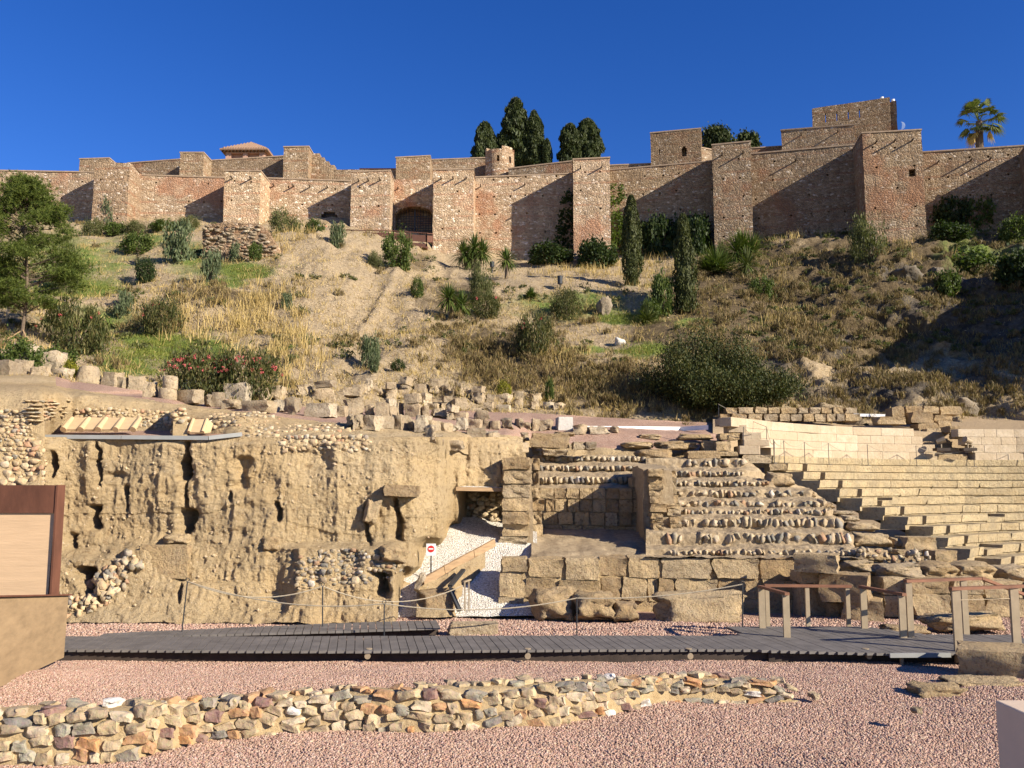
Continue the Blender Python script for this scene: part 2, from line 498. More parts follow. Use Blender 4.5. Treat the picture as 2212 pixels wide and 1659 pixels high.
MORTAR = m_mortar('sandy_mortar', (0.36, 0.255, 0.13), (0.50, 0.375, 0.21))
CONC = m_mortar('roman_concrete', (0.25, 0.18, 0.105), (0.43, 0.335, 0.21))
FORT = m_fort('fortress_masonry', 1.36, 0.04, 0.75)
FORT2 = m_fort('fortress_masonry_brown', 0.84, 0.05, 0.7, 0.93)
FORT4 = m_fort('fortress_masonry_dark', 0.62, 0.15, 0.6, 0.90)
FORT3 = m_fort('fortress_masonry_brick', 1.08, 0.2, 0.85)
WALLBROWN = m_fort('ruin_masonry', 0.8, 0.4, 0.8)
PLANK = m_simple('composite_plank', (0.14, 0.125, 0.11), 0.3, 3, 0.7, 0.15, stretch=(1, 1, 1))
FRAME = m_simple('walkway_frame', (0.05, 0.036, 0.027), 0.4, 4, 0.8)
CORTEN = m_simple('corten_steel', (0.12, 0.048, 0.027), 0.35, 3, 0.8, 0.3, stretch=(1, 1, 0.4))
BOARDPAN = m_simple('sand_render', (0.56, 0.385, 0.225), 0.10, 1.6, 0.9, 0.25, stretch=(0.7, 1, 6))
BRONZE = m_simple('bronze_sheet', (0.27, 0.185, 0.10), 0.22, 3.0, 0.6, 0.15, stretch=(1, 1, 3), spec=0.4)
STEEL = m_simple('grey_steel', (0.34, 0.265, 0.17), 0.15, 5, 0.5, 0.1, 0.15)
DARKM = m_simple('dark_metal', (0.045, 0.047, 0.05), 0.2, 8, 0.5, 0.1, 0.4)
RAILW = m_simple('handrail_wood', (0.19, 0.085, 0.045), 0.3, 8, 0.6, 0.2, stretch=(0.3, 1, 1))
ROPE = m_simple('rope_fibre', (0.36, 0.30, 0.21), 0.3, 40, 0.9, 0.3)
EDGE = m_simple('zinc_edging', (0.29, 0.29, 0.27), 0.12, 3, 0.6, 0.1)
WOODP = m_simple('weathered_timber', (0.33, 0.215, 0.115), 0.3, 6, 0.85, 0.4, stretch=(0.4, 0.4, 3))
TERRA = m_simple('cream_terracotta', (0.50, 0.35, 0.19), 0.12, 6, 0.85, 0.2)
WHITE = m_simple('white_paint', (0.78, 0.76, 0.72), 0.05, 3, 0.6, 0.05)
PLINTH = m_simple('pale_plinth_stone', (0.60, 0.46, 0.33), 0.06, 4, 0.85, 0.15)
REDP = m_simple('red_paint', (0.55, 0.03, 0.025), 0.05, 5, 0.5, 0.02)
DARKW = m_simple('dark_beam_wood', (0.08, 0.055, 0.035), 0.3, 10, 0.9, 0.3)
IRONB = m_simple('brown_painted_iron', (0.12, 0.055, 0.036), 0.2, 4, 0.7, 0.1)
TILE = m_simple('roof_tile_clay', (0.27, 0.17, 0.11), 0.35, 6, 0.9, 0.5)
PINKW = m_simple('pink_render', (0.42, 0.255, 0.18), 0.12, 3, 0.9, 0.1)
BARK = m_simple('bark', (0.13, 0.095, 0.065), 0.4, 12, 0.95, 0.6)
SOIL = m_mortar('base_soil', (0.30, 0.22, 0.13), (0.42, 0.31, 0.19))
HILL = m_hill()
L_PINE = m_leaf('pine_needles', [(0.04, 0.07, 0.018), (0.08, 0.12, 0.026), (0.135, 0.18, 0.042), (0.20, 0.235, 0.07)])
L_CYP = m_leaf('cypress_leaf', [(0.022, 0.035, 0.012), (0.04, 0.058, 0.018), (0.065, 0.082, 0.026)], 0.15)
L_CYPF = m_leaf('young_cypress_leaf', [(0.03, 0.042, 0.014), (0.055, 0.068, 0.02), (0.085, 0.098, 0.03)], 0.15)
L_GREEN = m_leaf('green_leaf', [(0.045, 0.075, 0.02), (0.08, 0.12, 0.03), (0.13, 0.17, 0.05)])
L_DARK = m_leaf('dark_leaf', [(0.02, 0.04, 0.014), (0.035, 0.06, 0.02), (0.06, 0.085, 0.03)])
L_BLUE = m_leaf('blue_green_leaf', [(0.07, 0.105, 0.065), (0.12, 0.16, 0.10), (0.19, 0.225, 0.15)])
L_OLIVE = m_leaf('olive_leaf', [(0.07, 0.085, 0.035), (0.12, 0.135, 0.06), (0.19, 0.195, 0.10)])
L_OLEA = m_leaf('oleander_leaf', [(0.035, 0.05, 0.018), (0.07, 0.085, 0.03), (0.12, 0.125, 0.05), (0.16, 0.135, 0.07)])
L_TAMA = m_leaf('tamarisk_leaf', [(0.022, 0.035, 0.012), (0.04, 0.056, 0.018), (0.065, 0.08, 0.026), (0.11, 0.10, 0.032)], 0.2)
L_YUC = m_leaf('yucca_leaf', [(0.05, 0.085, 0.025), (0.10, 0.15, 0.04), (0.17, 0.21, 0.07)], 0.25)
L_PALM = m_leaf('palm_leaf', [(0.06, 0.085, 0.028), (0.10, 0.13, 0.045), (0.17, 0.19, 0.08)], 0.25)
L_YEL = m_leaf('yellow_green_leaf', [(0.18, 0.19, 0.02), (0.27, 0.26, 0.03)], 0.3)
L_STRAW = m_leaf('dry_straw', [(0.34, 0.25, 0.12), (0.48, 0.365, 0.19), (0.60, 0.48, 0.27)], 0.25)
L_SCRUB = m_leaf('dry_scrub', [(0.10, 0.07, 0.04), (0.17, 0.125, 0.07), (0.27, 0.20, 0.115), (0.19, 0.17, 0.07)], 0.2)
L_PINKF = m_leaf('pink_flower', [(0.60, 0.10, 0.16), (0.75, 0.22, 0.28)], 0.3)
L_TURF = m_leaf('turf_blade', [(0.12, 0.16, 0.035), (0.19, 0.23, 0.05), (0.28, 0.29, 0.09)], 0.3)
ROCKY = m_block('slope_rock', [(0.0, (0.16, 0.135, 0.10)), (0.6, (0.26, 0.215, 0.155)), (1.0, (0.36, 0.29, 0.20))], 1.2, 0.5, (0.14, 0.125, 0.10))
# ---------------------------------------------------------------- ground, hill, terrace, cliff
o = obj('ground', [(-900, -300, -0.6), (900, -300, -0.6), (900, 1500, -0.6), (-900, 1500, -0.6)], [(0, 1, 2, 3)], SOIL)
tag(o, 'bare tan soil under the whole site', 'ground', kind='structure')
def gz(x, y):
    p = np.stack([x, y, 0 * x], -1)
    z = 0.05 * fbm(p, 0.5, 3, 3)
    z = z + 0.10 * np.exp(-((y - 14.6) / 1.1) ** 2) * (0.6 + 0.4 * vnoise(p * 0.4, 9))     # heaped along the walkway
    z = z + 0.16 * np.exp(-((x + 7.6) / 0.9) ** 2 - ((y - 14.9) / 1.2) ** 2)
    return z
x, y = np.meshgrid(np.linspace(-22, 22, 170), np.linspace(3, 24.5, 110), indexing='ij')
V = np.stack([x, y, gz(x, y)], -1).reshape(-1, 3)
gbed = obj('gravel_bed', V, grid_faces(170, 110), PINK, smooth=True)
tag(gbed, 'pink crushed gravel bed across the foreground', 'gravel bed', kind='structure')
# loose pebbles over the nearest part of the bed: instances on a grown patch
def scatter_pebbles(y0, y1, dens, s0, s1, label):
    peb = [rock('pebble_%d' % i, PEB, 40 + i, 0.55, 0.22, 2, False) for i in range(4)]
    hold = bpy.data.collections.new('pebble_shapes')
    for m in peb:
        hold.objects.link(bpy.data.objects.new('pebble', m))
    x, y = np.meshgrid(np.linspace(-1, 1, 90), np.linspace(y0, y1, 90), indexing='ij')
    x = x * (y * 0.62 + 0.6)
    V = np.stack([x, y, gz(x, y) + 0.002], -1).reshape(-1, 3)
    o = obj('loose_gravel', V, grid_faces(90, 90), PINK)
    tag(o, label, 'gravel', kind='stuff')
    ng = bpy.data.node_groups.new('scatter', 'GeometryNodeTree')
    ng.interface.new_socket('Geometry', in_out='INPUT', socket_type='NodeSocketGeometry')
    ng.interface.new_socket('Geometry', in_out='OUTPUT', socket_type='NodeSocketGeometry')
    nn = ng.nodes.new
    gi, go = nn('NodeGroupInput'), nn('NodeGroupOutput')
    di = nn('GeometryNodeDistributePointsOnFaces')
    di.inputs['Density'].default_value = dens
    ci = nn('GeometryNodeCollectionInfo')
    ci.inputs['Collection'].default_value = hold
    ci.inputs['Separate Children'].default_value = True
    ip = nn('GeometryNodeInstanceOnPoints')
    ip.inputs['Pick Instance'].default_value = True
    rv = nn('FunctionNodeRandomValue')
    rv.data_type = 'FLOAT_VECTOR'
    rv.inputs[0].default_value = (0, 0, 0)
    rv.inputs[1].default_value = (6.28, 6.28, 6.28)
    rs = nn('FunctionNodeRandomValue')
    rs.data_type = 'FLOAT'
    rs.inputs[2].default_value = s0
    rs.inputs[3].default_value = s1
    L = ng.links.new
    L(gi.outputs[0], di.inputs['Mesh'])
    L(di.outputs['Points'], ip.inputs['Points'])
    L(ci.outputs[0], ip.inputs['Instance'])
    L(rv.outputs[0], ip.inputs['Rotation'])
    L(rs.outputs[1], ip.inputs['Scale'])
    L(ip.outputs[0], go.inputs[0])
    md = o.modifiers.new('scatter', 'NODES')
    md.node_group = ng
scatter_pebbles(8.6, 16.9, 2100, 0.013, 0.033, 'loose pink crushed stones covering the gravel bed in front of the walkway')
scatter_pebbles(16.9, 22.0, 420, 0.03, 0.055, 'loose pink crushed stones behind the walkway')

def hill_disp(p, u, v):
    rk = sstep(1560, 1760, u)
    q = p.copy()
    a = 0.32 * fbm(p, 0.22, 3, 11) + 0.11 * fbm(p, 0.9, 3, 15)
    r = (0.60 * ridge(p, 0.33, 4, 21) + 0.20 * fbm(p, 1.3, 3, 27)) * rk * sstep(500, 540, v)
    gully = 0.24 * ridge(p * np.array([1.0, 0.22, 0.22]), 0.55, 4, 33) * sstep(560, 640, u) * (1 - sstep(950, 1050, u))
    big = 0.8 * fbm(p, 0.10, 3, 41) * rk * sstep(590, 680, v)
    q[..., 2] += a * 0.8 + r * 0.6 + gully + big
    q[..., 1] -= a * 0.5 + r * 0.9
    return q
_HC = {
    -260: [(840, 28), (800, 30), (760, 34), (700, 40), (650, 45), (600, 53), (560, 59), (510, 68), (484, 77.5), (462, 81)],
    0: [(830, 29), (800, 31), (760, 34), (700, 40), (650, 45), (600, 53), (560, 59), (510, 68), (484, 77.5), (462, 81)],
    250: [(856, 31), (820, 33), (770, 39), (715, 47), (650, 49), (615, 54), (570, 61), (530, 66), (497, 76), (465, 81)],
    450: [(874, 33), (835, 36), (770, 43), (730, 46), (650, 49), (615, 52), (592, 58), (572, 60), (520, 65), (484, 76), (460, 81)],
    650: [(884, 35), (820, 39), (740, 45), (660, 51), (580, 58), (520, 66), (494, 76), (470, 82)],
    850: [(890, 37), (820, 41), (740, 47), (660, 54), (600, 60), (560, 66), (520, 75), (496, 82)],
    1000: [(900, 38), (860, 41), (800, 45), (740, 48), (690, 53), (620, 60), (590, 69), (562, 77), (540, 82)],
    1200: [(912, 39), (880, 42), (800, 45), (752, 47), (735, 51), (690, 55), (660, 57), (618, 59), (602, 67), (578, 76), (552, 82)],
    1350: [(922, 39), (890, 42), (820, 44.5), (772, 46), (748, 50), (700, 54), (650, 57), (628, 58.5), (612, 65), (580, 74), (550, 79), (528, 81)],
    1550: [(934, 40), (905, 42), (820, 46), (760, 49), (700, 53), (660, 57), (620, 62), (580, 68), (540, 76), (515, 79.5)],
    1750: [(934, 42), (895, 45), (820, 49), (805, 50), (760, 52), (700, 55), (640, 60), (580, 66), (540, 71), (510, 76), (488, 78)],
    1900: [(940, 44), (900, 46), (830, 48.5), (802, 52.5), (740, 54.5), (660, 58), (590, 62), (550, 66), (514, 73.5), (488, 76)],
    2100: [(940, 45), (910, 46), (830, 48.5), (802, 52), (700, 56), (620, 60), (560, 63), (514, 71), (480, 74)],
    2300: [(940, 45), (900, 46), (830, 48), (795, 51), (640, 57), (560, 61.5), (505, 69), (470, 72)],
    2620: [(940, 45), (900, 46), (830, 48), (795, 50), (640, 54), (560, 58), (505, 64), (470, 68)]}
HS = Sheet({k: [(p[0][0] + 16, p[0][1] - 0.4)] + p for k, p in _HC.items()}, hill_disp)     # the foot runs on below the terrace edge
V, Fc, uu, vv = HS.grid(560, 300)
def blobs(L):
    r = 0 * uu
    for cu, cv, ru, rv in L:
        r = np.maximum(r, np.exp(-((uu - cu) / ru) ** 2 - ((vv - cv) / rv) ** 2))
    return r
Zg = blobs([(170, 618, 110, 22), (60, 652, 90, 14), (330, 735, 80, 28), (420, 760, 110, 26), (270, 785, 80, 30), (530, 592, 70, 18), (480, 612, 60, 12), (1400, 762, 70, 9), (1260, 755, 60, 10), (1350, 690, 80, 14), (1500, 700, 50, 12), (600, 765, 50, 9), (1380, 622, 60, 7)])
Zg = np.maximum(Zg, 0.68 * blobs([(150, 560, 230, 90), (200, 690, 160, 40), (430, 560, 120, 60), (1250, 660, 200, 40), (2100, 560, 130, 50), (330, 520, 90, 25)]))
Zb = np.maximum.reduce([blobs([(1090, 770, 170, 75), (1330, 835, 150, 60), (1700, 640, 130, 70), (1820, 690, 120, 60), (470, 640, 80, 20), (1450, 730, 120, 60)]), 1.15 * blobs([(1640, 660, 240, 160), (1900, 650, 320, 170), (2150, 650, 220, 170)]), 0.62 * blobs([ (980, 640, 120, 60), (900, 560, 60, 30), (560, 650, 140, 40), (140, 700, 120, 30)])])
Zr = 0.95 * blobs([(2140, 690, 170, 110), (1950, 865, 260, 42), (2110, 640, 110, 60), (1940, 690, 70, 35), (1670, 770, 60, 60), (2180, 740, 160, 110), (1790, 750, 60, 40), (1930, 600, 60, 25)])  # rock zones; the far right ones also darken the shadowed slope by colour
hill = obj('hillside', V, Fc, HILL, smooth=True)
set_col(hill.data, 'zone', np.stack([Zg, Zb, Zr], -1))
tag(hill, 'dry grassy slope below the fortress walls', 'hillside', kind='structure')

def ter_disp(p, u, v):
    q = p.copy()
    ev = np.interp(u, [0, 160, 350, 520, 700, 900, 1100, 1300, 1500], [820, 842, 870, 890, 914, 928, 945, 970, 975])
    a = fbm(p, 1.1, 4, 51) * (0.3 + 0.7 * sstep(-4, 6, v - ev))
    q[..., 1] -= 0.16 * a
    q[..., 2] += 0.06 * a
    return q
TS = Sheet({
    -260: [(1060, 20.6), (880, 21.6), (848, 22.3), (832, 24), (800, 31)],
    85: [(1060, 21.3), (880, 21.9), (848, 22.5), (834, 24), (806, 31)],
    112: [(950, 23.6), (885, 22.9), (850, 23.0), (836, 24), (810, 31)],
    160: [(946, 24.2), (885, 23.9), (858, 24.0), (845, 24.6), (824, 31)],
    350: [(946, 24.4), (938, 24.5), (931, 24.6), (885, 24.8), (870, 25.2), (858, 26.2), (850, 32)],
    520: [(948, 22.8), (905, 23.4), (893, 24.6), (880, 27), (866, 33.5)],
    700: [(948, 22.9), (926, 23.7), (912, 26), (896, 29), (878, 36)],
    900: [(952, 23.4), (938, 24.7), (922, 27), (902, 31), (884, 38)],
    1090: [(1000, 26.8), (965, 27.2), (938, 28.4), (905, 34), (890, 39)],
    1155: [(1000, 31.8), (965, 32.3), (938, 33.2), (908, 36), (893, 39)],
    1300: [(1000, 31.8), (965, 32.4), (932, 34), (912, 37), (902, 40)],
    1500: [(1000, 31.5), (965, 33), (937, 35), (922, 38.5), (912, 41)],
    1572: [(1000, 32.5), (965, 34), (937, 36), (922, 39.5), (912, 42)]}, ter_disp)
V, Fc, uu, vv = TS.grid(420, 70)
me_t = obj('terrace', V, Fc, [EARTH, PINK], smooth=True)
# gravelled strips on the terrace are the flat parts of it
pol = me_t.data.polygons
nrm = np.zeros(len(pol) * 3); pol.foreach_get('normal', nrm); nrm = nrm.reshape(-1, 3)
cu_, cv_ = uu[Fc].mean(1), vv[Fc].mean(1)
edge_v = np.interp(cu_, [0, 160, 350, 520, 700, 900, 1100, 1300, 1500, 1720], [812, 840, 868, 888, 912, 925, 940, 968, 972, 972])
mi = ((cv_ < edge_v) & (cu_ < 1700) & (cu_ > 120)).astype(np.int32)
pol.foreach_set('material_index', mi)
tag(me_t, 'earth terrace with pink gravel strips between ruins and hill', 'terrace', kind='structure')

GROOVES = [(114, 975, 1032, 9, 0.9), (212, 955, 1050, 5, 0.6), (204, 1092, 1146, 12, 0.7), (250, 1020, 1032, 26, 0.22), (276, 1050, 1098, 6, 0.35), (402, 952, 1034, 9, 1.1), (400, 1036, 1100, 6, 0.8),
           (401, 1100, 1156, 14, 0.9), (602, 1084, 1126, 5, 0.5), (524, 990, 1062, 16, 0.35), (155, 1152, 1186, 10, 0.5), (792, 1095, 1185, 6, 0.4), (858, 1076, 1172, 9, 0.6),
           (190, 1230, 1290, 16, 0.9), (826, 1240, 1285, 26, 0.8), (500, 1066, 1082, 5, 0.3), (390, 1262, 1298, 5, 0.35)]
def cliff_disp(p, u, v):
    q = p.copy()
    fade = sstep(948, 962, v)
    d = 0.0 * u
    for cu, v0, v1, w, dep in GROOVES:
        wob = 5.0 * vnoise(np.stack([0 * v + cu, v * 0.05, 0 * v], -1), 5) + 2.0 * vnoise(np.stack([0 * v + cu, v * 0.2, 0 * v], -1), 6)
        ww = w * (0.75 + 0.5 * vnoise(np.stack([0 * v + cu * 3, v * 0.035, 0 * v], -1), 8))
        d = d + dep * np.exp(-(np.abs(u - cu - wob) / ww) ** 2.2) * sstep(v0 - 6, v0 + 6, v) * (1 - sstep(v1 - 8, v1 + 8, v))
    col = ridge(p * np.array([1.0, 1.0, 0.22]), 1.0, 4, 61)
    pit = sstep(0.32, 0.5, fbm(p * np.array([1.0, 1.0, 0.6]), 4.2, 3, 83)) * sstep(-0.2, 0.3, vnoise(p * 0.6, 87))
    d = d * 0.85 + 0.03 * pit
    led = np.round(p[..., 2] * 2.2 + 1.2 * vnoise(p * 0.5, 85))
    strata = 0.05 * vnoise(np.stack([led * 3.7, p[..., 0] * 0.4, 0 * led], -1), 86)
    rough = 0.12 * fbm(p, 0.5, 4, 71, 0.5) + 0.085 * col + 0.022 * ridge(p * np.array([1.0, 1.0, 0.5]), 6.0, 3, 77) + 0.014 * fbm(p, 14.0, 2, 78) + strata * 0.6
    q[..., 1] += (d - rough * 1.25) * fade
    q[..., 2] += 0.05 * fbm(p, 2.0, 3, 81) * fade
    return q
CS = Sheet({
    -120: [(944, 21.9), (1100, 21.7), (1345, 20.9)],
    60: [(944, 22.0), (1100, 21.8), (1345, 20.9)],
    180: [(944, 22.3), (1100, 22.2), (1185, 22.1), (1215, 21.6), (1300, 21.3), (1345, 20.9)],
    300: [(944, 22.4), (1150, 22.3), (1180, 22.0), (1190, 21.7), (1290, 21.5), (1345, 21.0)],
    430: [(944, 22.4), (1150, 22.3), (1255, 21.9), (1265, 21.6), (1345, 21.1)],
    600: [(944, 22.6), (1150, 22.4), (1290, 21.8), (1345, 21.1)],
    650: [(944, 22.7), (1170, 22.5), (1186, 21.7), (1290, 21.4), (1345, 21.1)],
    850: [(944, 22.9), (1170, 22.6), (1186, 21.8), (1290, 21.5), (1345, 21.1)],
    880: [(944, 23.0), (1180, 22.8), (1225, 22.5), (1240, 23.6), (1345, 24.5)],
    945: [(944, 23.6), (1000, 23.8), (1100, 23.6), (1160, 23.8), (1180, 25.6), (1345, 26.5)],
    985: [(944, 25.2), (1000, 25.4), (1050, 25.4), (1090, 25.6), (1125, 26.2), (1140, 27.5), (1345, 28)],
    1010: [(944, 26.0), (1040, 25.6), (1056, 25.7), (1062, 27.8), (1345, 28)],
    1130: [(944, 26.6), (1040, 26.2), (1056, 26.2), (1062, 28.6), (1345, 28.6)]}, cliff_disp)
V, Fc, uu, vv = CS.grid(520, 230)
cl = obj('earth_cliff', V, Fc, EARTH, smooth=True)
tag(cl, 'eroded vertical cut of tan earth below the gravel terrace', 'earth bank', kind='structure')

def ramp_disp(p, u, v):
    q = p.copy()
    q[..., 2] += 0.03 * fbm(p, 1.5, 3, 91)
    return q
RS = Sheet({
    860: [(1120, 26.0), (1165, 25.0), (1250, 23.4), (1330, 22.0)],
    960: [(1118, 27.0), (1165, 25.4), (1250, 23.5), (1330, 22.0)],
    1160: [(1118, 28.4), (1165, 25.7), (1250, 23.6), (1330, 22.0)]}, ramp_disp)
V, Fc, uu, vv = RS.grid(60, 60)
tag(obj('gravel_path', V, Fc, WHITEG, smooth=True), 'white gravel path climbing between the cliff and the block pillar', 'path', kind='structure')
# ---------------------------------------------------------------- the fortress
def jit(p, amp):
    p = np.asarray(p, float)
    n = np.stack([fbm(p + 17.3 * k, 0.9, 3, 100 + k, 0.6) for k in range(3)], -1)
    return p + n * np.array([amp, amp, amp])
def face(mb, p00, p10, p11, p01, holes=None, cell=0.7, amp=0.06, inside=None, depth=1.0, ragged=0.0):
    """a masonry face between four corners; holes = [(s0, s1, t0, t1, depth)] in metres from its lower left corner"""
    p00, p10, p11, p01 = [np.array(p, float) for p in (p00, p10, p11, p01)]
    W, Hh = np.linalg.norm(p10 - p00), np.linalg.norm(p01 - p00)
    inw = -np.cross(p10 - p00, p01 - p00)
    inw /= np.linalg.norm(inw)
    ss = set(np.round(np.linspace(0, W, max(2, int(W / cell) + 1)), 3))
    ts = set(np.round(np.linspace(0, Hh, max(2, int(Hh / cell) + 1)), 3))
    for h in holes or []:
        ss |= {round(min(max(h[0], 0), W), 3), round(min(max(h[1], 0), W), 3)}
        ts |= {round(min(max(h[2], 0), Hh), 3), round(min(max(h[3], 0), Hh), 3)}
    ss, ts = np.array(sorted(ss)), np.array(sorted(ts))
    def dep(i, j):
        if i < 0 or j < 0 or i >= len(ss) - 1 or j >= len(ts) - 1:
            return 0.0
        s, t = (ss[i] + ss[i + 1]) / 2, (ts[j] + ts[j + 1]) / 2
        for h in holes or []:
            if h[0] < s < h[1] and h[2] < t < h[3]:
                return h[4]
        if inside and inside(s, t):
            return depth
        return 0.0
    s, t = np.meshgrid(ss / W, ts / Hh, indexing='ij')
    base = (p00 * ((1 - s) * (1 - t))[..., None] + p10 * (s * (1 - t))[..., None] + p11 * (s * t)[..., None] + p01 * ((1 - s) * t)[..., None])
    rag = jit(base, amp)
    if ragged:
        rag[:, -1, 2] += ragged * vnoise(base[:, -1] * 1.6, 7)
    cache = {}
    def vid(i, j, d):
        k = (i, j, d)
        if k not in cache:
            cache[k] = len(mb.v)
            mb.v.append(tuple(rag[i, j] + inw * d))
        return cache[k]
    for i in range(len(ss) - 1):
        for j in range(len(ts) - 1):
            d = dep(i, j)
            mb.f.append((vid(i, j, d), vid(i + 1, j, d), vid(i + 1, j + 1, d), vid(i, j + 1, d)))
            for di, dj, a, b in ((-1, 0, (i, j), (i, j + 1)), (1, 0, (i + 1, j + 1), (i + 1, j)), (0, -1, (i + 1, j), (i, j)), (0, 1, (i, j + 1), (i + 1, j + 1))):
                e = dep(i + di, j + dj)
                if e < d:
                    mb.f.append((vid(*a, e), vid(*b, e), vid(*b, d), vid(*a, d)))
def prism(mb, FL, FR, BR, BL, zt, zb, batter=0.0, holes=None, cell=0.7, amp=0.06, ragged=0.05, **kw):
    """masonry block on a four-cornered plan; zt = tops at FL, FR, BR, BL"""
    plan = [np.array(p, float) for p in (FL, FR, BR, BL)]
    c = sum(plan) / 4
    bot = [np.array([*(p + (p - c) * batter), zb]) for p in plan]
    top = [np.array([*p, z]) for p, z in zip(plan, zt)]
    for k in range(4):
        k2 = (k + 1) % 4
        if k == 0:
            face(mb, bot[k], bot[k2], top[k2], top[k], holes, cell, amp, ragged=ragged, **kw)
        else:
            face(mb, bot[k], bot[k2], top[k2], top[k], None, cell, amp, ragged=ragged)
    face(mb, top[0], top[1], top[2], top[3], None, cell, amp)
def putlogs(W, Hh, seed, hole=0.17, dx=1.5, dz=1.7, z0=1.6):
    r = random.Random(seed)
    L = []
    t = z0
    while t < Hh - 0.6:
        s = 0.7 + r.uniform(-0.1, 0.2)
        while s < W - 0.4:
            if r.random() < 0.62:
                a, b = s + r.uniform(-0.15, 0.15), t + r.uniform(-0.08, 0.08)
                L.append((a, a + hole, b, b + hole, 0.3))
            s += dx
        t += dz
    return L
def beams(t, FL, FR, zL, zR, fr, drop=0.85, ln=0.62):
    """short timber spouts below the top, which throw long slanting shadows"""
    FL, FR = np.array(FL), np.array(FR)
    d = (FR - FL) / np.linalg.norm(FR - FL)
    n = Vector((d[1], -d[0], 0))
    for f in fr:
        p = FL + (FR - FL) * f
        z = zL + (zR - zL) * f - drop
        a = Vector((p[0], p[1], z)) - n * 0.15
        MB().bar(a, a + n * (ln + 0.15), 0.095, 0.095).build('beam', DARKW, t)
def tower(label, u0, u1, v0, v1, vb, D0, D1, back, mat, name='wall_tower', batter=0.0, bm=None, holes=None, seed=0, foot=3.0, log=True, cat='tower', drop=0.85, ragged=0.02, coping=True):
    a, b = P(u0, v0, D0), P(u1, v1, D1)
    zb = min(P(u0, vb, D0).z, P(u1, vb, D1).z) - foot
    d = Vector((b.x - a.x, b.y - a.y, 0)).normalized()
    n = Vector((-d.y, d.x, 0)) * back
    FL, FR = (a.x, a.y), (b.x, b.y)
    BR, BL = (b.x + n.x, b.y + n.y), (a.x + n.x, a.y + n.y)
    t = thing(name, label, cat, ((a.x + BR[0]) / 2, (a.y + BR[1]) / 2, zb + foot))
    mb = MB()
    W = (Vector(FR) - Vector(FL)).length
    hl = list(holes or [])
    if log:
        hl += [h for h in putlogs(W, max(a.z, b.z) - zb, seed, z0=foot + 0.8) if not any(h[1] > q[0] - 0.2 and h[0] < q[1] + 0.2 and h[3] > q[2] - 0.2 and h[2] < q[3] + 0.2 for q in hl)]
    prism(mb, FL, FR, BR, BL, (a.z, b.z, b.z, a.z), zb, batter, hl, amp=0.035, ragged=ragged)
    mb.build('masonry', mat, t)
    if coping and ragged < 0.1:
        q = lambda f, g_, z: tuple(Vector((a.x, a.y, z)) + Vector((b.x - a.x, b.y - a.y, 0)) * f + n * g_)
        e, g0 = 0.05 / max(1, W), 0.06 / back
        MB().hexa([q(-e, -g0, a.z - 0.02), q(1 + e, -g0, b.z - 0.02), q(1 + e, 1 + g0, b.z - 0.02), q(-e, 1 + g0, a.z - 0.02), q(-e, -g0, a.z + 0.10), q(1 + e, -g0, b.z + 0.10), q(1 + e, 1 + g0, b.z + 0.10), q(-e, 1 + g0, a.z + 0.10)]).build('coping', COPE, t)
    if bm:
        beams(t, FL, FR, a.z, b.z, bm, drop)
    return t, zb, (FL, FR, a.z, b.z)
def hz(v, u, D, zb):
    return P(u, v, D).z - zb
COPE = m_simple('coping_brick', (0.31, 0.225, 0.15), 0.3, 5, 0.9, 0.3)
# --- the outer curtain: wall pieces between towers
def wall(label, u0, u1, v0, v1, vb, D0, D1, mat, seed, bm=None, thick=1.3, **kw):
    return tower(label, u0, u1, v0, v1, vb, D0, D1, thick, mat, 'curtain_wall', 0.0, bm, kw.pop('holes', None), seed, cat='wall', **kw)
DW = lambda u: float(np.interp(u, [-100, 300, 760, 1240, 1540, 1860, 2320], [79, 79.2, 80.6, 80.6, 78, 74.4, 70]))
def seg(label, u0, u1, v0, v1, vb, mat, seed, **kw):
    return wall(label, u0, u1, v0, v1, vb, DW(u0), DW(u1), mat, seed, **kw)
seg('far left stretch of outer wall behind the pine', -160, 212, 366, 373, 484, FORT, 1)
seg('outer wall stretch between the battered tower and the second tower', 284, 500, 378, 385, 490, FORT, 2)
D_ = DW(710)
zb_ = min(P(565, 498, DW(565)).z, P(775, 498, DW(775)).z) - 3.0
gs = (P(694, 456, D_).x - P(565, 456, D_).x, P(729, 456, D_).x - P(565, 456, D_).x)
t3, zb, fr3 = seg('outer wall stretch with the small barred gate', 565, 775, 385, 392, 498, FORT, 3, bm=(0.13, 0.33, 0.5, 0.68), drop=0.7,
    holes=[(gs[0], gs[1], hz(494, 710, D_, zb_), hz(463, 710, D_, zb_), 0.9), (gs[0] + 0.22, gs[1] - 0.22, hz(463, 710, D_, zb_), hz(457, 710, D_, zb_), 0.9)])
g = MB()
for i in range(8):
    x = P(694, 470, D_).x + (gs[1] - gs[0]) * (i + 0.5) / 8
    g.bar((x, D_ + 0.25, hz(494, 710, D_, 0)), (x, D_ + 0.25, hz(459, 710, D_, 0)), 0.045, 0.045, (0, 1, 0))
for i in range(6):
    z = hz(494, 710, D_, 0) + (hz(459, 710, D_, 0) - hz(494, 710, D_, 0)) * (i + 0.5) / 6
    g.bar((P(694, 470, D_).x, D_ + 0.29, z), (P(729, 470, D_).x, D_ + 0.29, z), 0.045, 0.045)
g.build('iron_gate', DARKM, t3)
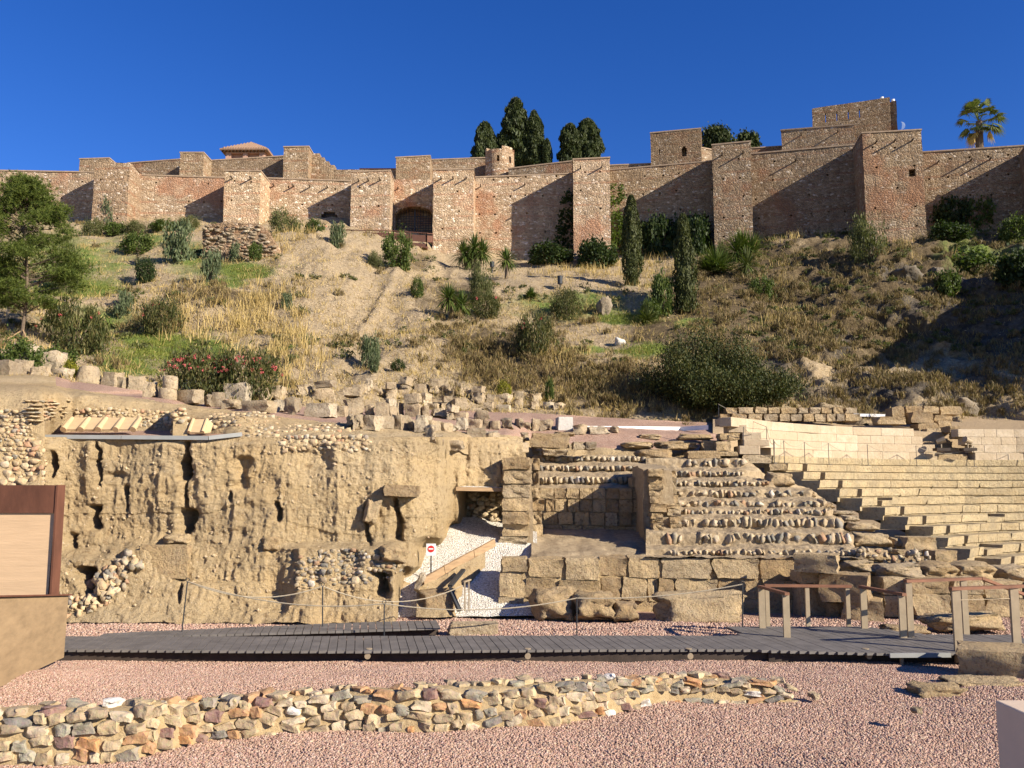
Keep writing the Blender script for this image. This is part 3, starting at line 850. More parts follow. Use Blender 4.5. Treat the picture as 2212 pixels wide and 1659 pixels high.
# the arched gate: opening cut out of the wall, iron grille inside
Da = DW(890)
a, b = P(838, 388, Da), P(950, 387, Da)
zb = P(890, 520, Da).z - 3
t4 = thing('gate_wall', 'recessed wall with the large arched gate between two towers', 'gate', (P(890, 500, Da).x, Da, P(890, 500, Da).z))
xc = (P(855, 460, Da).x + P(934, 460, Da).x) / 2 - a.x
hw = (P(934, 460, Da).x - P(855, 460, Da).x) / 2
zs, zc, z0 = P(890, 464, Da).z - zb, P(890, 447, Da).z - zb, P(890, 505, Da).z - zb
mb = MB()
def in_arch(s, t_, gr=0.0):
    x = (s - xc) / (hw + gr)
    return abs(x) < 1 and z0 < t_ < zs + (zc - zs + gr) * math.sqrt(max(0, 1 - x * x))
prism(mb, (a.x, a.y), (b.x, b.y), (b.x, b.y + 3.2), (a.x, a.y + 3.2), (a.z, b.z, b.z, a.z), zb, 0, [], 0.12, 0.05, inside=in_arch, depth=1.6)
mb.build('masonry', FORT, t4)
mb = MB()
for k in range(15):          # brick arch ring standing a little proud
    q0, q1 = math.pi * k / 15, math.pi * (k + 1) / 15
    ring = []
    for q, gr in ((q0, 0.03), (q1, 0.03), (q1, 0.45), (q0, 0.45)):
        ring.append((a.x + xc - (hw + gr) * math.cos(q), zb + zs + (zc - zs + gr) * math.sin(q)))
    r_ = MB()
    r_.hexa([(ring[i][0], y, ring[i][1]) for y in (Da + 0.2, Da - 0.09) for i in range(4)])
    r_.build('arch_stone', FORT3, t4)
g = MB()
for i in range(13):
    x = a.x + xc - hw + 2 * hw * (i + 0.5) / 13
    top = zs + (zc - zs) * math.sqrt(max(0, 1 - ((x - a.x - xc) / hw) ** 2))
    g.bar((x, Da + 0.7, zb + z0), (x, Da + 0.7, zb + top), 0.05, 0.05, (0, 1, 0))
for i in range(9):
    z = z0 + (zs - z0) * (i + 0.3) / 8
    w = hw if z < zs else hw * 0.7
    g.bar((a.x + xc - w, Da + 0.75, zb + z), (a.x + xc + w, Da + 0.75, zb + z), 0.05, 0.05)
g.bar((a.x + xc, Da + 0.68, zb + z0), (a.x + xc, Da + 0.68, zb + zc), 0.16, 0.08, (0, 1, 0))
g.build('iron_grille', DARKM, t4)
beams(t4, (a.x, a.y), (b.x, b.y), a.z, b.z, (0.2,), 0.9, 0.5)
seg('tall outer wall stretch right of the arched gate tower, ivy in its right corner', 1015, 1252, 384, 375, 560, FORT, 5, bm=(0.1, 0.5), drop=0.9)
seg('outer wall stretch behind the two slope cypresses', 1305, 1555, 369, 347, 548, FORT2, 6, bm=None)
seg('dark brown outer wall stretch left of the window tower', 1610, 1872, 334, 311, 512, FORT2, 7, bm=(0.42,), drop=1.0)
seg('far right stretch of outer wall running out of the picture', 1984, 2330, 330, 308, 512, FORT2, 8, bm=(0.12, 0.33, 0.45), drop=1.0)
# --- outer towers
tower('battered brick-faced tower at the far left, its sides leaning', 206, 280, 350, 353, 490, 76.6, 76.6, 3.6, FORT3, batter=0.05, seed=11, ragged=0.12)
tower('second tower from the left, plain and flat-topped', 486, 563, 369, 370, 492, 76.9, 76.9, 3.6, FORT, seed=12, bm=(0.22, 0.75), drop=0.7)
tower('tower between the small gate and the arched gate', 759, 843, 372, 369, 505, 77.6, 77.6, 3.8, FORT, seed=13, bm=(0.2, 0.45, 0.75), drop=0.85)
tower('broad tower right of the arched gate', 936, 1023, 367, 366, 556, 77.2, 77.2, 4.2, FORT, seed=14, bm=(0.2, 0.5, 0.82), drop=0.85)
tower('tall narrow middle tower with ivy on its edge', 1238, 1317, 345, 341, 552, 77.2, 77.0, 4.5, FORT, seed=15, bm=(0.2, 0.78), drop=0.85)
tower('slim tall tower right of the slope cypresses', 1538, 1621, 314, 306, 528, 74.8, 74.0, 4.4, FORT2, seed=16, bm=(0.25, 0.8), drop=1.0)
Dg = 70.6
zbg = min(P(1862, 510, 71).z, P(1992, 510, Dg - 0.8).z) - 3.0
sx = (P(1992, 370, Dg).x - P(1862, 370, Dg).x)
tower('wide window tower with one dark square opening', 1862, 1990, 288, 281, 510, 71.0, 70.2, 5.0, FORT2, seed=17, bm=(0.22, 0.53, 0.83), drop=0.9,
      holes=[(sx * 0.71, sx * 0.81, hz(386, 1960, Dg, zbg), hz(370, 1960, Dg, zbg), 0.9)])
tower('outer tower just beyond the right edge of the picture', 2228, 2350, 296, 288, 510, 67.2, 66.0, 4.4, FORT2, seed=18)
# --- inner ring behind
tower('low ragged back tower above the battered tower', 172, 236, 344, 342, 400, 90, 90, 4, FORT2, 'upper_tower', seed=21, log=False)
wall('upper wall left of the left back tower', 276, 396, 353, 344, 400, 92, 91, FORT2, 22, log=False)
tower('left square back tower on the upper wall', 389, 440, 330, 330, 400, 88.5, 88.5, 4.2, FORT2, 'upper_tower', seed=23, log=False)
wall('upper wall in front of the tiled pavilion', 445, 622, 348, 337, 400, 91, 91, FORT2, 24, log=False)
tower('middle square back tower with pale quoins', 613, 667, 318, 317, 400, 88.5, 88.5, 4.4, FORT2, 'upper_tower', seed=25, log=False)
for i in range(5):
    pass
stp = thing('stepped_wall', 'stepped upper wall falling away right of the middle back tower', 'wall', P(700, 390, 90))
mb = MB()
for i, (ua, ub, vt) in enumerate(((672, 690, 332), (690, 700, 341), (700, 710, 348), (710, 722, 356), (722, 800, 366), (800, 864, 368))):
    a, b = P(ua, vt, 90), P(ub, vt, 90)
    prism(mb, (a.x, 90 + i * 0.004), (b.x, 90 + i * 0.004), (b.x, 91.2), (a.x, 91.2), (a.z,) * 4, P(700, 410, 90).z, 0, [], 0.8)
mb.build('masonry', FORT2, stp)
tower('back tower behind the arched gate', 855, 929, 341, 337, 405, 89, 89, 4.2, FORT2, 'upper_tower', seed=26, log=False)
wall('dark upper wall left of the round turret', 925, 1056, 346, 341, 405, 92, 92, FORT2, 27, log=False)
wall('upper wall right of the round turret', 1098, 1248, 365, 347, 405, 88, 86.5, FORT2, 28, log=False)
wall('low upper wall right of the tall middle tower', 1310, 1412, 358, 354, 405, 86, 85.5, FORT2, 29, log=False)
Df = 84.0
zbf = min(P(1405, 400, 84.5).z, P(1514, 400, Df).z) - 3.0
wf = P(1514, 330, Df).x - P(1405, 330, Df).x
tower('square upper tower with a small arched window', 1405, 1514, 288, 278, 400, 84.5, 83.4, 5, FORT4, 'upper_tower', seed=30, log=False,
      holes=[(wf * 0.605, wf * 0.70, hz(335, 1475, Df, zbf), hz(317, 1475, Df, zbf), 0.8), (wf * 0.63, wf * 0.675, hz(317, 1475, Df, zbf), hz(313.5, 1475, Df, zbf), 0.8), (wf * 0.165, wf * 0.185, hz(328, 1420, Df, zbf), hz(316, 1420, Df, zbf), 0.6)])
wall('short sunlit upper wall right of the arched-window tower', 1505, 1560, 318, 328, 400, 86, 88, FORT2, 31, log=False)
wall('upper wall left of the stepped upper block', 1600, 1700, 322, 316, 400, 86, 85, FORT2, 32, log=False)
tower('long pale upper block below the highest tower', 1687, 1846, 282, 270, 400, 83, 80.5, 6, FORT2, 'upper_tower', seed=33, log=False, bm=(0.28, 0.77), drop=0.6)
# highest tower: a thin parapet with four slits that show the sky
Dt = 90.0
a, b = P(1754, 234, Dt + 1.2), P(1922, 210, Dt - 1.2)
tt = thing('upper_tower', 'highest tower with four narrow slits in its parapet', 'tower', P(1840, 330, Dt))
zb = P(1840, 400, Dt).z
W = (Vector((b.x, b.y)) - Vector((a.x, a.y))).length
zw = P(1840, 268, Dt).z
d = Vector((b.x - a.x, b.y - a.y, 0)).normalized()
n = Vector((-d.y, d.x, 0))
sl = []
k = PX(Dt)
xs = [0.0] + [W * (1783 + 24.6 * i - 1754) / 168 for i in range(4)] + [W]
def slab(s0, s1, z0a, z1a, z0b, z1b, th=0.6):
    q = lambda s, z, y: tuple(Vector((a.x, a.y, 0)) + d * s + n * y + Vector((0, 0, z)))
    m = MB()
    face(m, q(s0, z0a, 0), q(s1, z0b, 0), q(s1, z1b, 0), q(s0, z1a, 0), None, 0.6, 0.03)
    face(m, q(s1, z0b, th), q(s0, z0a, th), q(s0, z1a, th), q(s1, z1b, th), None, 0.6, 0.03)
    face(m, q(s0, z1a, 0), q(s1, z1b, 0), q(s1, z1b, th), q(s0, z1a, th), None, 0.6, 0.03)
    face(m, q(s0, z0a, th), q(s0, z0a, 0), q(s0, z1a, 0), q(s0, z1a, th), None, 0.6, 0.03)
    face(m, q(s1, z0b, 0), q(s1, z0b, th), q(s1, z1b, th), q(s1, z1b, 0), None, 0.6, 0.03)
    return m
zt = lambda s: a.z + (b.z - a.z) * s / W
slw = 0.10
mb = MB()
m = slab(0, W, zb, zt(0) - 1.75, zb, zt(W) - 1.75); mb.add(m.v, m.f)
m = slab(0, W, zt(0) - 0.75, zt(0), zt(W) - 0.75, zt(W)); mb.add(m.v, m.f)
ed = [0.0]
for s in xs[1:5]:
    ed += [s - slw / 2, s + slw / 2]
ed.append(W)
for i in range(0, len(ed), 2):
    m = slab(ed[i], ed[i + 1], zt(ed[i]) - 1.75, zt(ed[i]) - 0.75, zt(ed[i + 1]) - 1.75, zt(ed[i + 1]) - 0.75)
    mb.add(m.v, m.f)
mb.build('parapet_wall', FORT4, tt)
mb = MB()
e0 = Vector((b.x, b.y, 0)) + n * 0.75
prism(mb, (b.x + 0.01, b.y + 0.3), (b.x + d.x * 0.62, b.y + d.y * 0.6), (b.x + d.x * 0.62 + n.x * 6, b.y + n.y * 6), (b.x + n.x * 6, b.y + n.y * 6 + 0.3), (b.z - 0.45,) * 4, zb, 0, [], 0.7)
mb.build('side_wall', FORT4, tt)
for du, dv in ((1905, 212), (1929, 217)):
    p = P(du, dv + 2, Dt - 0.5)
    s_ = MB().disc(p, 0.18, 0.2, 10)
    s_.build('lamp', WHITE, tt)
# round turret
Dr = 88.5
c = P(1079, 382, Dr + 1.6)
rr = (1113 - 1047) * PX(Dr) / 2
zt_ = P(1079, 320, Dr).z
tr = thing('round_turret', 'round brick turret with two arched windows and a broken parapet', 'turret', (c.x, c.y, c.z - 1))
mb = MB()
nseg, nlev = 36, 14
zl = np.linspace(c.z - 2.0, zt_, nlev)
pos = lambda i, j, d=0.0: jit(np.array([c.x + (rr - d) * math.cos(6.2832 * i / nseg), c.y + (rr - d) * math.sin(6.2832 * i / nseg), zl[j]]), 0.05)
win = {(26, 9), (26, 10), (31, 9), (31, 10)}
for i in range(nseg):
    for j in range(nlev - 1):
        d_ = 0.5 if (i, j) in win else 0.0
        q = [pos(i, j, d_), pos(i + 1, j, d_), pos(i + 1, j + 1, d_), pos(i, j + 1, d_)]
        mb.add(q, [(0, 1, 2, 3)])
        if d_:
            w_ = [pos(i, j), pos(i + 1, j), pos(i + 1, j + 1), pos(i, j + 1)]
            for k in range(4):
                mb.add([w_[k], w_[(k + 1) % 4], q[(k + 1) % 4], q[k]], [(0, 1, 2, 3)])
    mb.add([pos(i, nlev - 1), pos(i + 1, nlev - 1), pos(i + 1, nlev - 1, 0.45), pos(i, nlev - 1, 0.45)], [(0, 1, 2, 3)])
    mb.add([pos(i, nlev - 2, 0.45), pos(i, nlev - 1, 0.45), pos(i + 1, nlev - 1, 0.45), pos(i + 1, nlev - 2, 0.45)], [(0, 1, 2, 3)])
mb.add([pos(i, nlev - 3, 0.3) for i in range(nseg)], [tuple(range(nseg))])
mb.build('drum', FORT3, tr)
for i0, i1 in ((19, 21), (28, 33), (35, 38), (3, 8)):
    m = MB()
    for i in range(i0, i1):
        A = [(c.x + r0 * math.cos(6.2832 * q / nseg), c.y + r0 * math.sin(6.2832 * q / nseg)) for r0, q in ((rr + 0.02, i), (rr + 0.02, i + 1), (rr - 0.42, i + 1), (rr - 0.42, i))]
        m.hexa([(x, y, zt_ - 0.05) for x, y in A] + [(x, y, zt_ + 0.32) for x, y in A])
    m.build('merlon', FORT3, tr)
# tiled pavilion
Dp = 100
k = PX(Dp)
p0 = P(487, 345, Dp)
pv = thing('pavilion', 'small pink pavilion with a hipped tile roof on the hill', 'building', (p0.x + 1.8, Dp + 1.8, p0.z - 3))
x0, x1, zt_, zb = p0.x, P(570, 345, Dp).x, P(520, 327, Dp).z, p0.z - 3
mb = MB()
wl = x1 - x0
wz = (P(520, 343, Dp).z - zb, P(520, 331, Dp).z - zb)
prism(mb, (x0, Dp), (x1, Dp), (x1, Dp + 4.5), (x0, Dp + 4.5), (zt_,) * 4, zb, 0, [(wl * 0.14, wl * 0.45, wz[0], wz[1], 0.5), (wl * 0.57, wl * 0.88, wz[0], wz[1], 0.5)], 1.0, 0.0, 0.0)
mb.build('wall', PINKW, pv)
ev = 0.55
A = [(x0 - ev, Dp - ev), (x1 + ev, Dp - ev), (x1 + ev, Dp + 4.5 + ev), (x0 - ev, Dp + 4.5 + ev)]
apz = P(544, 306, Dp + 2).z
ap = ((x0 + x1) / 2, Dp + 2.25, apz)
_m = MB().add([(x, y, zt_ + 0.02) for x, y in A] + [(x, y, zt_ + 0.16) for x, y in A] + [ap], [(3, 2, 1, 0), (0, 1, 5, 4), (1, 2, 6, 5), (2, 3, 7, 6), (3, 0, 4, 7), (4, 5, 8), (5, 6, 8), (6, 7, 8), (7, 4, 8)]); roof_ = _m.build('roof', TILE, pv)
rt = MB()
for e in range(4):
    q0, q1 = Vector((*A[e], zt_ + 0.18)), Vector((*A[(e + 1) % 4], zt_ + 0.18))
    apv = Vector(ap) + Vector((0, 0, 0.03))
    mid = (q0 + q1) / 2
    for i in range(19):
        f = (i + 0.5) / 19
        s = q0.lerp(q1, f)
        g_ = 1 - abs(2 * f - 1)
        e_ = s + (apv - mid) * g_
        if (e_ - s).length > 0.2:
            rt.tube([s, e_], 0.085, 5, True)
tag(rt.build('tile_rows', TILE, roof_), kind='stuff')
mb = MB()
for i in range(14):
    x = x0 - 0.4 + (wl + 0.8) * i / 13
    mb.box((x, Dp - 0.5, zt_ - 0.12), (x + 0.1, Dp + 0.02, zt_ + 0.01))
tag(mb.build('eave_brackets', DARKW, roof_), kind='stuff')
# the low tiled roof left of the gate's back tower
a, b, c_ = P(776, 364, 94), P(868, 346, 94), P(868, 366, 94)
rf = thing('tiled_roof', 'low pitched tile roof showing above the wall left of the gate back tower', 'roof', (b.x, 96, c_.z))
MB().add([(a.x, 93.9, a.z), (b.x, 93.9, a.z), (b.x, 97, b.z), (a.x + 2.6, 97, b.z), (a.x, 100, a.z), (b.x, 100, a.z)], [(0, 1, 2, 3), (3, 2, 5, 4), (0, 3, 4), (1, 5, 2), (0, 4, 5, 1)]).build('roof_tiles', TILE, rf)
MB().box((a.x + 0.3, 94.2, a.z - 3), (b.x, 99.7, a.z - 0.01)).build('wall', PINKW, rf)
# plateau behind the walls
PS = Sheet({-300: [(372, 150), (398, 96), (410, 81)], 1000: [(372, 150), (388, 96), (400, 82)], 1400: [(368, 150), (378, 96), (390, 82)], 1600: [(345, 150), (350, 92), (365, 79)], 1900: [(330, 150), (340, 92), (352, 75.6)], 2700: [(330, 150), (345, 90), (360, 71.5)]})
V, Fc, uu, vv = PS.grid(30, 8)
tag(obj('fortress_terrace', V, Fc, SOIL), 'bare ground inside the fortress walls', 'terrace', kind='structure')
# --- railing and people at the gates
def railing():
    t = thing('gate_railing', 'brown iron railing and ramp in front of the arched gate', 'railing', P(850, 515, 75.5))
    pts = [P(690, 494, 77.0), P(760, 497, 75.8), P(850, 499, 75.6), P(922, 504, 75.4), P(935, 505, 76.6)]
    low = [P(690, 509, 77.0), P(760, 514, 75.8), P(850, 520, 75.6), P(922, 527, 75.4), P(935, 527, 76.6)]
    MB().tube(pts, 0.045, 6).build('top_rail', IRONB, t)
    for (p, q), (l, m) in zip(zip(pts, pts[1:]), zip(low, low[1:])):
        nsg = max(1, int((q - p).length / 1.1))
        for i in range(nsg + 1):
            f = i / nsg
            MB().bar(l.lerp(m, f) - Vector((0, 0, 0.2)), p.lerp(q, f), 0.07, 0.07, (0, 1, 0)).build('post', IRONB, t)
        z0, z1 = 0.16, 0.80
        a0, a1 = l.lerp(p, z0), m.lerp(q, z0)
        b0, b1 = l.lerp(p, z1), m.lerp(q, z1)
        o_ = Vector((0, 0.03, 0))
        MB().hexa([a0, a1, a1 + o_, a0 + o_, b0, b1, b1 + o_, b0 + o_]).build('mesh_panel', IRONB, t)
    dk = MB()
    for (l, m) in zip(low[1:], low[2:-1]):
        dk.hexa([l - Vector((0, 0, 0.35)), m - Vector((0, 0, 0.35)), m + Vector((0, 3.5, -0.35)), l + Vector((0, 3.5, -0.35)), l, m, m + Vector((0, 3.5, 0)), l + Vector((0, 3.5, 0))])
    dk.build('ramp_deck', IRONB, t)
railing()
def person(u, vf, D, label, shirt, trousers, hpx, lean=0.0, arm=0.35):
    base = P(u, vf, D)
    h = hpx * PX(D)
    q = lambda x, z, y=0.0: (base.x + (x + lean * z) * h, base.y + y * h, base.z + z * h)
    vs = [q(0, 0.53), q(0, 0.66), q(0, 0.80), q(0, 0.865), q(0, 0.94), q(0.055, 0.51), q(0.06, 0.27, -0.02), q(0.06, 0.03), q(0.065, 0.015, -0.07), q(-0.055, 0.51), q(-0.06, 0.27, -0.02), q(-0.065, 0.03), q(-0.07, 0.015, -0.07),
          q(0.115, 0.80), q(0.15, 0.63), q(0.13, 0.63 - arm * 0.4, -0.1), q(-0.115, 0.80), q(-0.15, 0.63), q(-0.13, 0.46, -0.05)]
    es = [(0, 1), (1, 2), (2, 3), (3, 4), (0, 5), (5, 6), (6, 7), (7, 8), (0, 9), (9, 10), (10, 11), (11, 12), (2, 13), (13, 14), (14, 15), (2, 16), (16, 17), (17, 18)]
    rad = [0.085, 0.085, 0.095, 0.035, 0.062, 0.06, 0.042, 0.028, 0.02, 0.06, 0.042, 0.028, 0.02, 0.04, 0.03, 0.02, 0.04, 0.03, 0.02]
    me = bpy.data.meshes.new('person')
    me.from_pydata(vs, es, [])
    o = link(bpy.data.objects.new('person', me))
    md = o.modifiers.new('skin', 'SKIN')
    for i, sv_ in enumerate(me.skin_vertices[0].data):
        sv_.radius = (rad[i] * h, rad[i] * h * 0.8)
        sv_.use_root = i == 0
    o.modifiers.new('sub', 'SUBSURF').render_levels = 1
    g = G('clothes_' + label[:8], 0.9)
    z = g.sepz(g.pos)
    f = g.mth('DIVIDE', g.mth('SUBTRACT', z, base.z), h)
    me.materials.append(g.done(g.ramp(f, [(0.0, (0.03, 0.03, 0.03)), (0.04, trousers), (0.5, shirt), (0.85, (0.42, 0.25, 0.17)), (0.93, (0.05, 0.03, 0.02))], True)))
    tag(o, label, 'person')
    hm = MB()
    c = Vector(q(0, 0.945, 0.012))
    hm.tube([c + Vector((0, 0, -0.02 * h)), c + Vector((0, 0, 0.02 * h)), c + Vector((0, 0, 0.055 * h))], [0.062 * h, 0.066 * h, 0.02 * h], 9)
    hm.build('hair', DARKW, o)
    o.children[0].matrix_parent_inverse = Matrix.Identity(4)
person(686, 503, 77.6, 'person in a white top standing left of the small gate', (0.75, 0.73, 0.70), (0.08, 0.09, 0.13), 24)
person(702, 508, 77.3, 'person in a red-brown top standing in front of the small gate', (0.42, 0.10, 0.08), (0.05, 0.05, 0.06), 25, 0.03, 0.6)
# --- ruined wall stump on the slope
def stump():
    t = thing('ruined_wall', 'stump of ruined rubble and brick wall on the left slope', 'ruin', P(515, 575, 61))
    prof = [(436, 500), (444, 484), (500, 480), (560, 486), (580, 500), (592, 520), (600, 555)]
    mb = MB()
    for (ua, va), (ub, vb) in zip(prof, prof[1:]):
        A, B = P(ua, va, 60.6), P(ub, vb, 60.6)
        face(mb, P(ua, 590, 60.3), P(ub, 590, 60.3), B, A, None, 0.22, 0.10)
        face(mb, A, B, B + Vector((0, 3.5, -0.5)), A + Vector((0, 3.5, -0.5)), None, 0.3, 0.10)
    A, B = P(436, 500, 60.6), P(436, 590, 60.3)
    face(mb, B + Vector((0, 3, 0)), B, A, A + Vector((0, 3.5, -0.5)), None, 0.3, 0.1)
    A, B = P(600, 555, 60.6), P(600, 590, 60.3)
    face(mb, B, B + Vector((0, 3, 0)), A + Vector((0, 3.5, -0.5)), A, None, 0.3, 0.1)
    mb.build('core', WALLBROWN, t)
    r = random.Random(9)
    for i in range(280):
        u, v = r.uniform(440, 592), r.uniform(488, 568)
        if u > 575 and v < 520 or r.random() < 0.25 and v > 540:
            continue
        s = r.uniform(4, 8.5) * PX(60.5)
        inst('stone', FARST[i % 5], P(u, v, 60.5), (r.uniform(-0.2, 0.2), r.uniform(-0.2, 0.2), r.uniform(-0.3, 0.3)), (s * 1.5, s, s * 0.7), t)
STUMPST = m_stones('stump_stone', [(0.0, (0.24, 0.18, 0.115)), (0.3, (0.32, 0.25, 0.16)), (0.6, (0.19, 0.145, 0.095)), (0.8, (0.33, 0.19, 0.11)), (0.93, (0.42, 0.35, 0.25))])
FARST = [rock('stone_far_%d' % i, STUMPST, 300 + i, 0.4, 0.16, 2, False) for i in range(5)]
stump()
# --- made-up masonry block out of view, added to throw the large slope shadow
def shadow_caster():
    t = thing('shadow_caster', 'unseen masonry block added outside the picture on the right to shadow the slope', 'tower', (43, 53, 6))
    mb = MB()
    A = BAST
    prism(mb, A[0], A[1], A[2], A[3], (CASTER_Z,) * 4, 2.0, 0, [], 1.5, 0.08)
    mb.build('masonry', FORT2, t)
# its plan is found from where the shadow edge lies on the slope
_A, _C = HS.at(1856, 798), HS.at(2212, 566)
_t = 21.0
_a = _A + sv * _t
_k = (_C.z - _A.z) / sv.z
_e = (_C - _A) - sv * _k
_b = _a + _e * 1.25
_a = _a - _e.normalized() * 1.8
CASTER_Z = _a.z
_w = Vector((13, 2, 0))
BAST = [(_a.x, _a.y), (_a.x + 13, _a.y + 1), (_b.x + 13, _b.y + 1), (_b.x, _b.y)]
shadow_caster()
# ---------------------------------------------------------------- loose blocks on the terrace
BLK = [rock('block_%d' % i, BLOCK, 10 + i, 0.05, 0.10, 5, True, hf=0.04) for i in range(8)]
BOU = [rock('boulder_%d' % i, BLOCK, 30 + i, 0.19, 0.22, 5, True, hf=0.05) for i in range(6)]
ASH = [rock('ashlar_%d' % i, ASHLAR, 50 + i, 0.045, 0.06, 6, True, hf=0.035) for i in range(8)]
SROCK = [rock('slope_rock_%d' % i, ROCKY, 170 + i, 0.5, 0.22, 7, False, hf=0.10) for i in range(5)]
LUMP = [rock('lump_%d' % i, ASHLAR, 70 + i, 0.36, 0.15, 8, True, hf=0.085) for i in range(5)]
RUB = [rock('rubble_%d' % i, RUBBLE, 90 + i, 0.33, 0.20, 5, True, hf=0.022) for i in range(10)]
RUBS = [rock('step_rubble_%d' % i, STEPST, 110 + i, 0.05, 0.34, 2, False) for i in range(8)]
PALE = [rock('pale_rubble_%d' % i, PALEST, 130 + i, 0.0, 0.30, 2, False) for i in range(8)]
def ground_at(u, v):
    lo = np.interp(u, HS.us, HS.hi) - 16
    return TS.at(u, v) if v > lo - 4 and u < 1700 else HS.at(u, v)
R1 = random.Random(21)
def loose_row(row, spans, conv, shapes=None):
    L = sorted([(conv(*s[:4]), (s[4] if len(s) > 4 else None)) for s in spans], key=lambda q: q[0][0] + q[0][1])
    for i, ((u0, u1, v0, v1), kind) in enumerate(L):
        um = (u0 + u1) / 2
        p = ground_at(um, v1)
        k = PX(p.y)
        w, h = (u1 - u0) * k * 1.10, (v1 - v0) * k * 1.22
        long_ = w > 1.7 * h
        tall = h > 1.25 * w
        round_ = kind == 'b' or (kind is None and R1.random() < 0.28)
        ms = BOU if round_ else BLK
        me = ms[R1.randrange(len(ms))]
        dp = R1.uniform(0.5, 0.8) if not long_ else R1.uniform(0.5, 0.65)
        sh = 'rounded' if round_ else ('long' if long_ else ('upright' if tall else 'squared'))
        o = inst('stone_block', me, (p.x, p.y + dp * 0.25, p.z + h * 0.46), (R1.uniform(-0.05, 0.05), R1.uniform(-0.06, 0.06), R1.uniform(-0.5, 0.25)), (w * 0.97, dp, h * 1.08))
        if kind == 'w':
            o.data = WHITEBLK
            sh = 'white marble'
        tag(o, '%s block, %s from left in the %s' % (sh, ORD[i], row), 'stone block', 'loose blocks on the terrace')
        if 'central' in row and 'front' not in row and i % 5 in (1, 3) and h < 0.9:
            w2, h2 = w * R1.uniform(0.7, 0.95), R1.uniform(0.26, 0.4)
            o = inst('stone_block', BLK[R1.randrange(8)], (p.x + R1.uniform(-0.06, 0.06), p.y + dp * 0.3, p.z + h * 0.98 + h2 * 0.42), (R1.uniform(-0.08, 0.08), R1.uniform(-0.08, 0.08), R1.uniform(-0.6, 0.3)), (w2, dp * 0.85, h2))
            tag(o, 'smaller block atop the %s from left in the %s' % (ORD[i], row), 'stone block', 'loose blocks on the terrace')
WHITEBLK = rock('white_block', m_block('white_marble', [(0.0, (0.52, 0.48, 0.42)), (1.0, (0.58, 0.54, 0.47))], 0.5, 0.35, (0.45, 0.43, 0.39)), 28, 0.1, 0.06)
z4 = lambda a, b, c, d: (a * 0.336, b * 0.336, 553 + c * 0.336, 553 + d * 0.336)
z2 = lambda a, b, c, d: (553 + a * 0.2969, 553 + b * 0.2969, 829.5 + c * 0.2969, 829.5 + d * 0.2969)
z3 = lambda a, b, c, d: (1036.9 + a * 0.2969, 1036.9 + b * 0.2969, 864 + c * 0.2969, 864 + d * 0.2969)
z4b = lambda a, b, c, d: (1555.3 + a * 0.2969, 1555.3 + b * 0.2969, 864 + c * 0.2969, 864 + d * 0.2969)
loose_row('boulder pile at far left', [(-60, 100, 610, 700), (95, 215, 600, 722), (222, 396, 640, 770, 'b'), (-20, 90, 690, 790), (85, 180, 690, 780), (178, 305, 725, 812), (305, 460, 765, 832)], z4)
loose_row('line before the oleanders', [(655, 770, 775, 875), (770, 812, 800, 880), (812, 920, 790, 892), (920, 1000, 815, 910, 'b'), (1115, 1285, 812, 880, 'w'), (1110, 1300, 875, 952), (1295, 1380, 820, 900, 'b'), (1300, 1360, 898, 968), (1358, 1432, 890, 970),
    (1425, 1600, 835, 940), (1430, 1545, 930, 985), (1585, 1722, 850, 942, 'b'), (1725, 1826, 855, 938, 'b'), (1545, 1757, 938, 1003), (1828, 1922, 918, 1022), (1760, 1830, 935, 1000), (1890, 2000, 868, 935)], z4)
# column base and two drums among them
def drum(u0, u1, v0, v1, label, name='column_drum', prof=None, D=None):
    p = ground_at((u0 + u1) / 2, v1) if D is None else P((u0 + u1) / 2, v1, D)
    k = PX(p.y)
    r, h = (u1 - u0) * k / 2, (v1 - v0) * k
    prof = prof or [(0, 0.9), (0.06, 0.98), (0.5, 1.0), (0.92, 0.97), (1.0, 0.88)]
    V, Fc, n = [], [], 18
    for z, q in prof:
        V += [(p.x + r * q * math.cos(6.2832 * i / n), p.y + 0.3 + r * q * math.sin(6.2832 * i / n), p.z - 0.03 + z * h * 1.05) for i in range(n)]
    for j in range(len(prof) - 1):
        Fc += [(j * n + i, j * n + (i + 1) % n, (j + 1) * n + (i + 1) % n, (j + 1) * n + i) for i in range(n)]
    Fc += [tuple(range(n))[::-1], tuple(range((len(prof) - 1) * n, len(prof) * n))]
    V = jit(np.array(V), 0.02)
    tag(obj(name, V, Fc, BLOCK, None, True), label, name.replace('_', ' '))
    return p.y
_d = drum(334, 373, 836, 862, 'lower of two stacked column drums in the line of blocks')
drum(343, 376, 809, 837, 'upper of two stacked column drums in the line of blocks', D=_d)
drum(156, 213, 800, 840, 'moulded column base at the left of the line of blocks', 'moulded_pedestal', [(0, 1.0), (0.2, 1.0), (0.24, 0.9), (0.4, 0.93), (0.5, 0.86), (0.6, 0.84), (0.75, 0.78), (0.95, 0.7), (1.0, 0.6)])
loose_row('front row of the central field', [(650, 722, 225, 310), (722, 782, 230, 325), (778, 900, 240, 335), (905, 962, 255, 335), (962, 1012, 255, 330), (1012, 1086, 240, 335), (1086, 1158, 258, 330), (1168, 1256, 240, 345), (1258, 1316, 275, 345), (1316, 1405, 290, 345), (1405, 1470, 305, 345, 'b'), (1465, 1530, 255, 335)], z2)
loose_row('second row of the central field', [(345, 575, 155, 245), (400, 570, 65, 160, 'b'), (575, 650, 165, 235), (625, 775, 110, 225, 'b'), (780, 868, 160, 235), (866, 958, 150, 250), (958, 1000, 170, 245), (1000, 1055, 150, 235), (1080, 1200, 155, 240), (1195, 1250, 165, 240), (1270, 1390, 185, 245), (1395, 1450, 215, 262, 'b'), (1445, 1540, 215, 270)], z2)
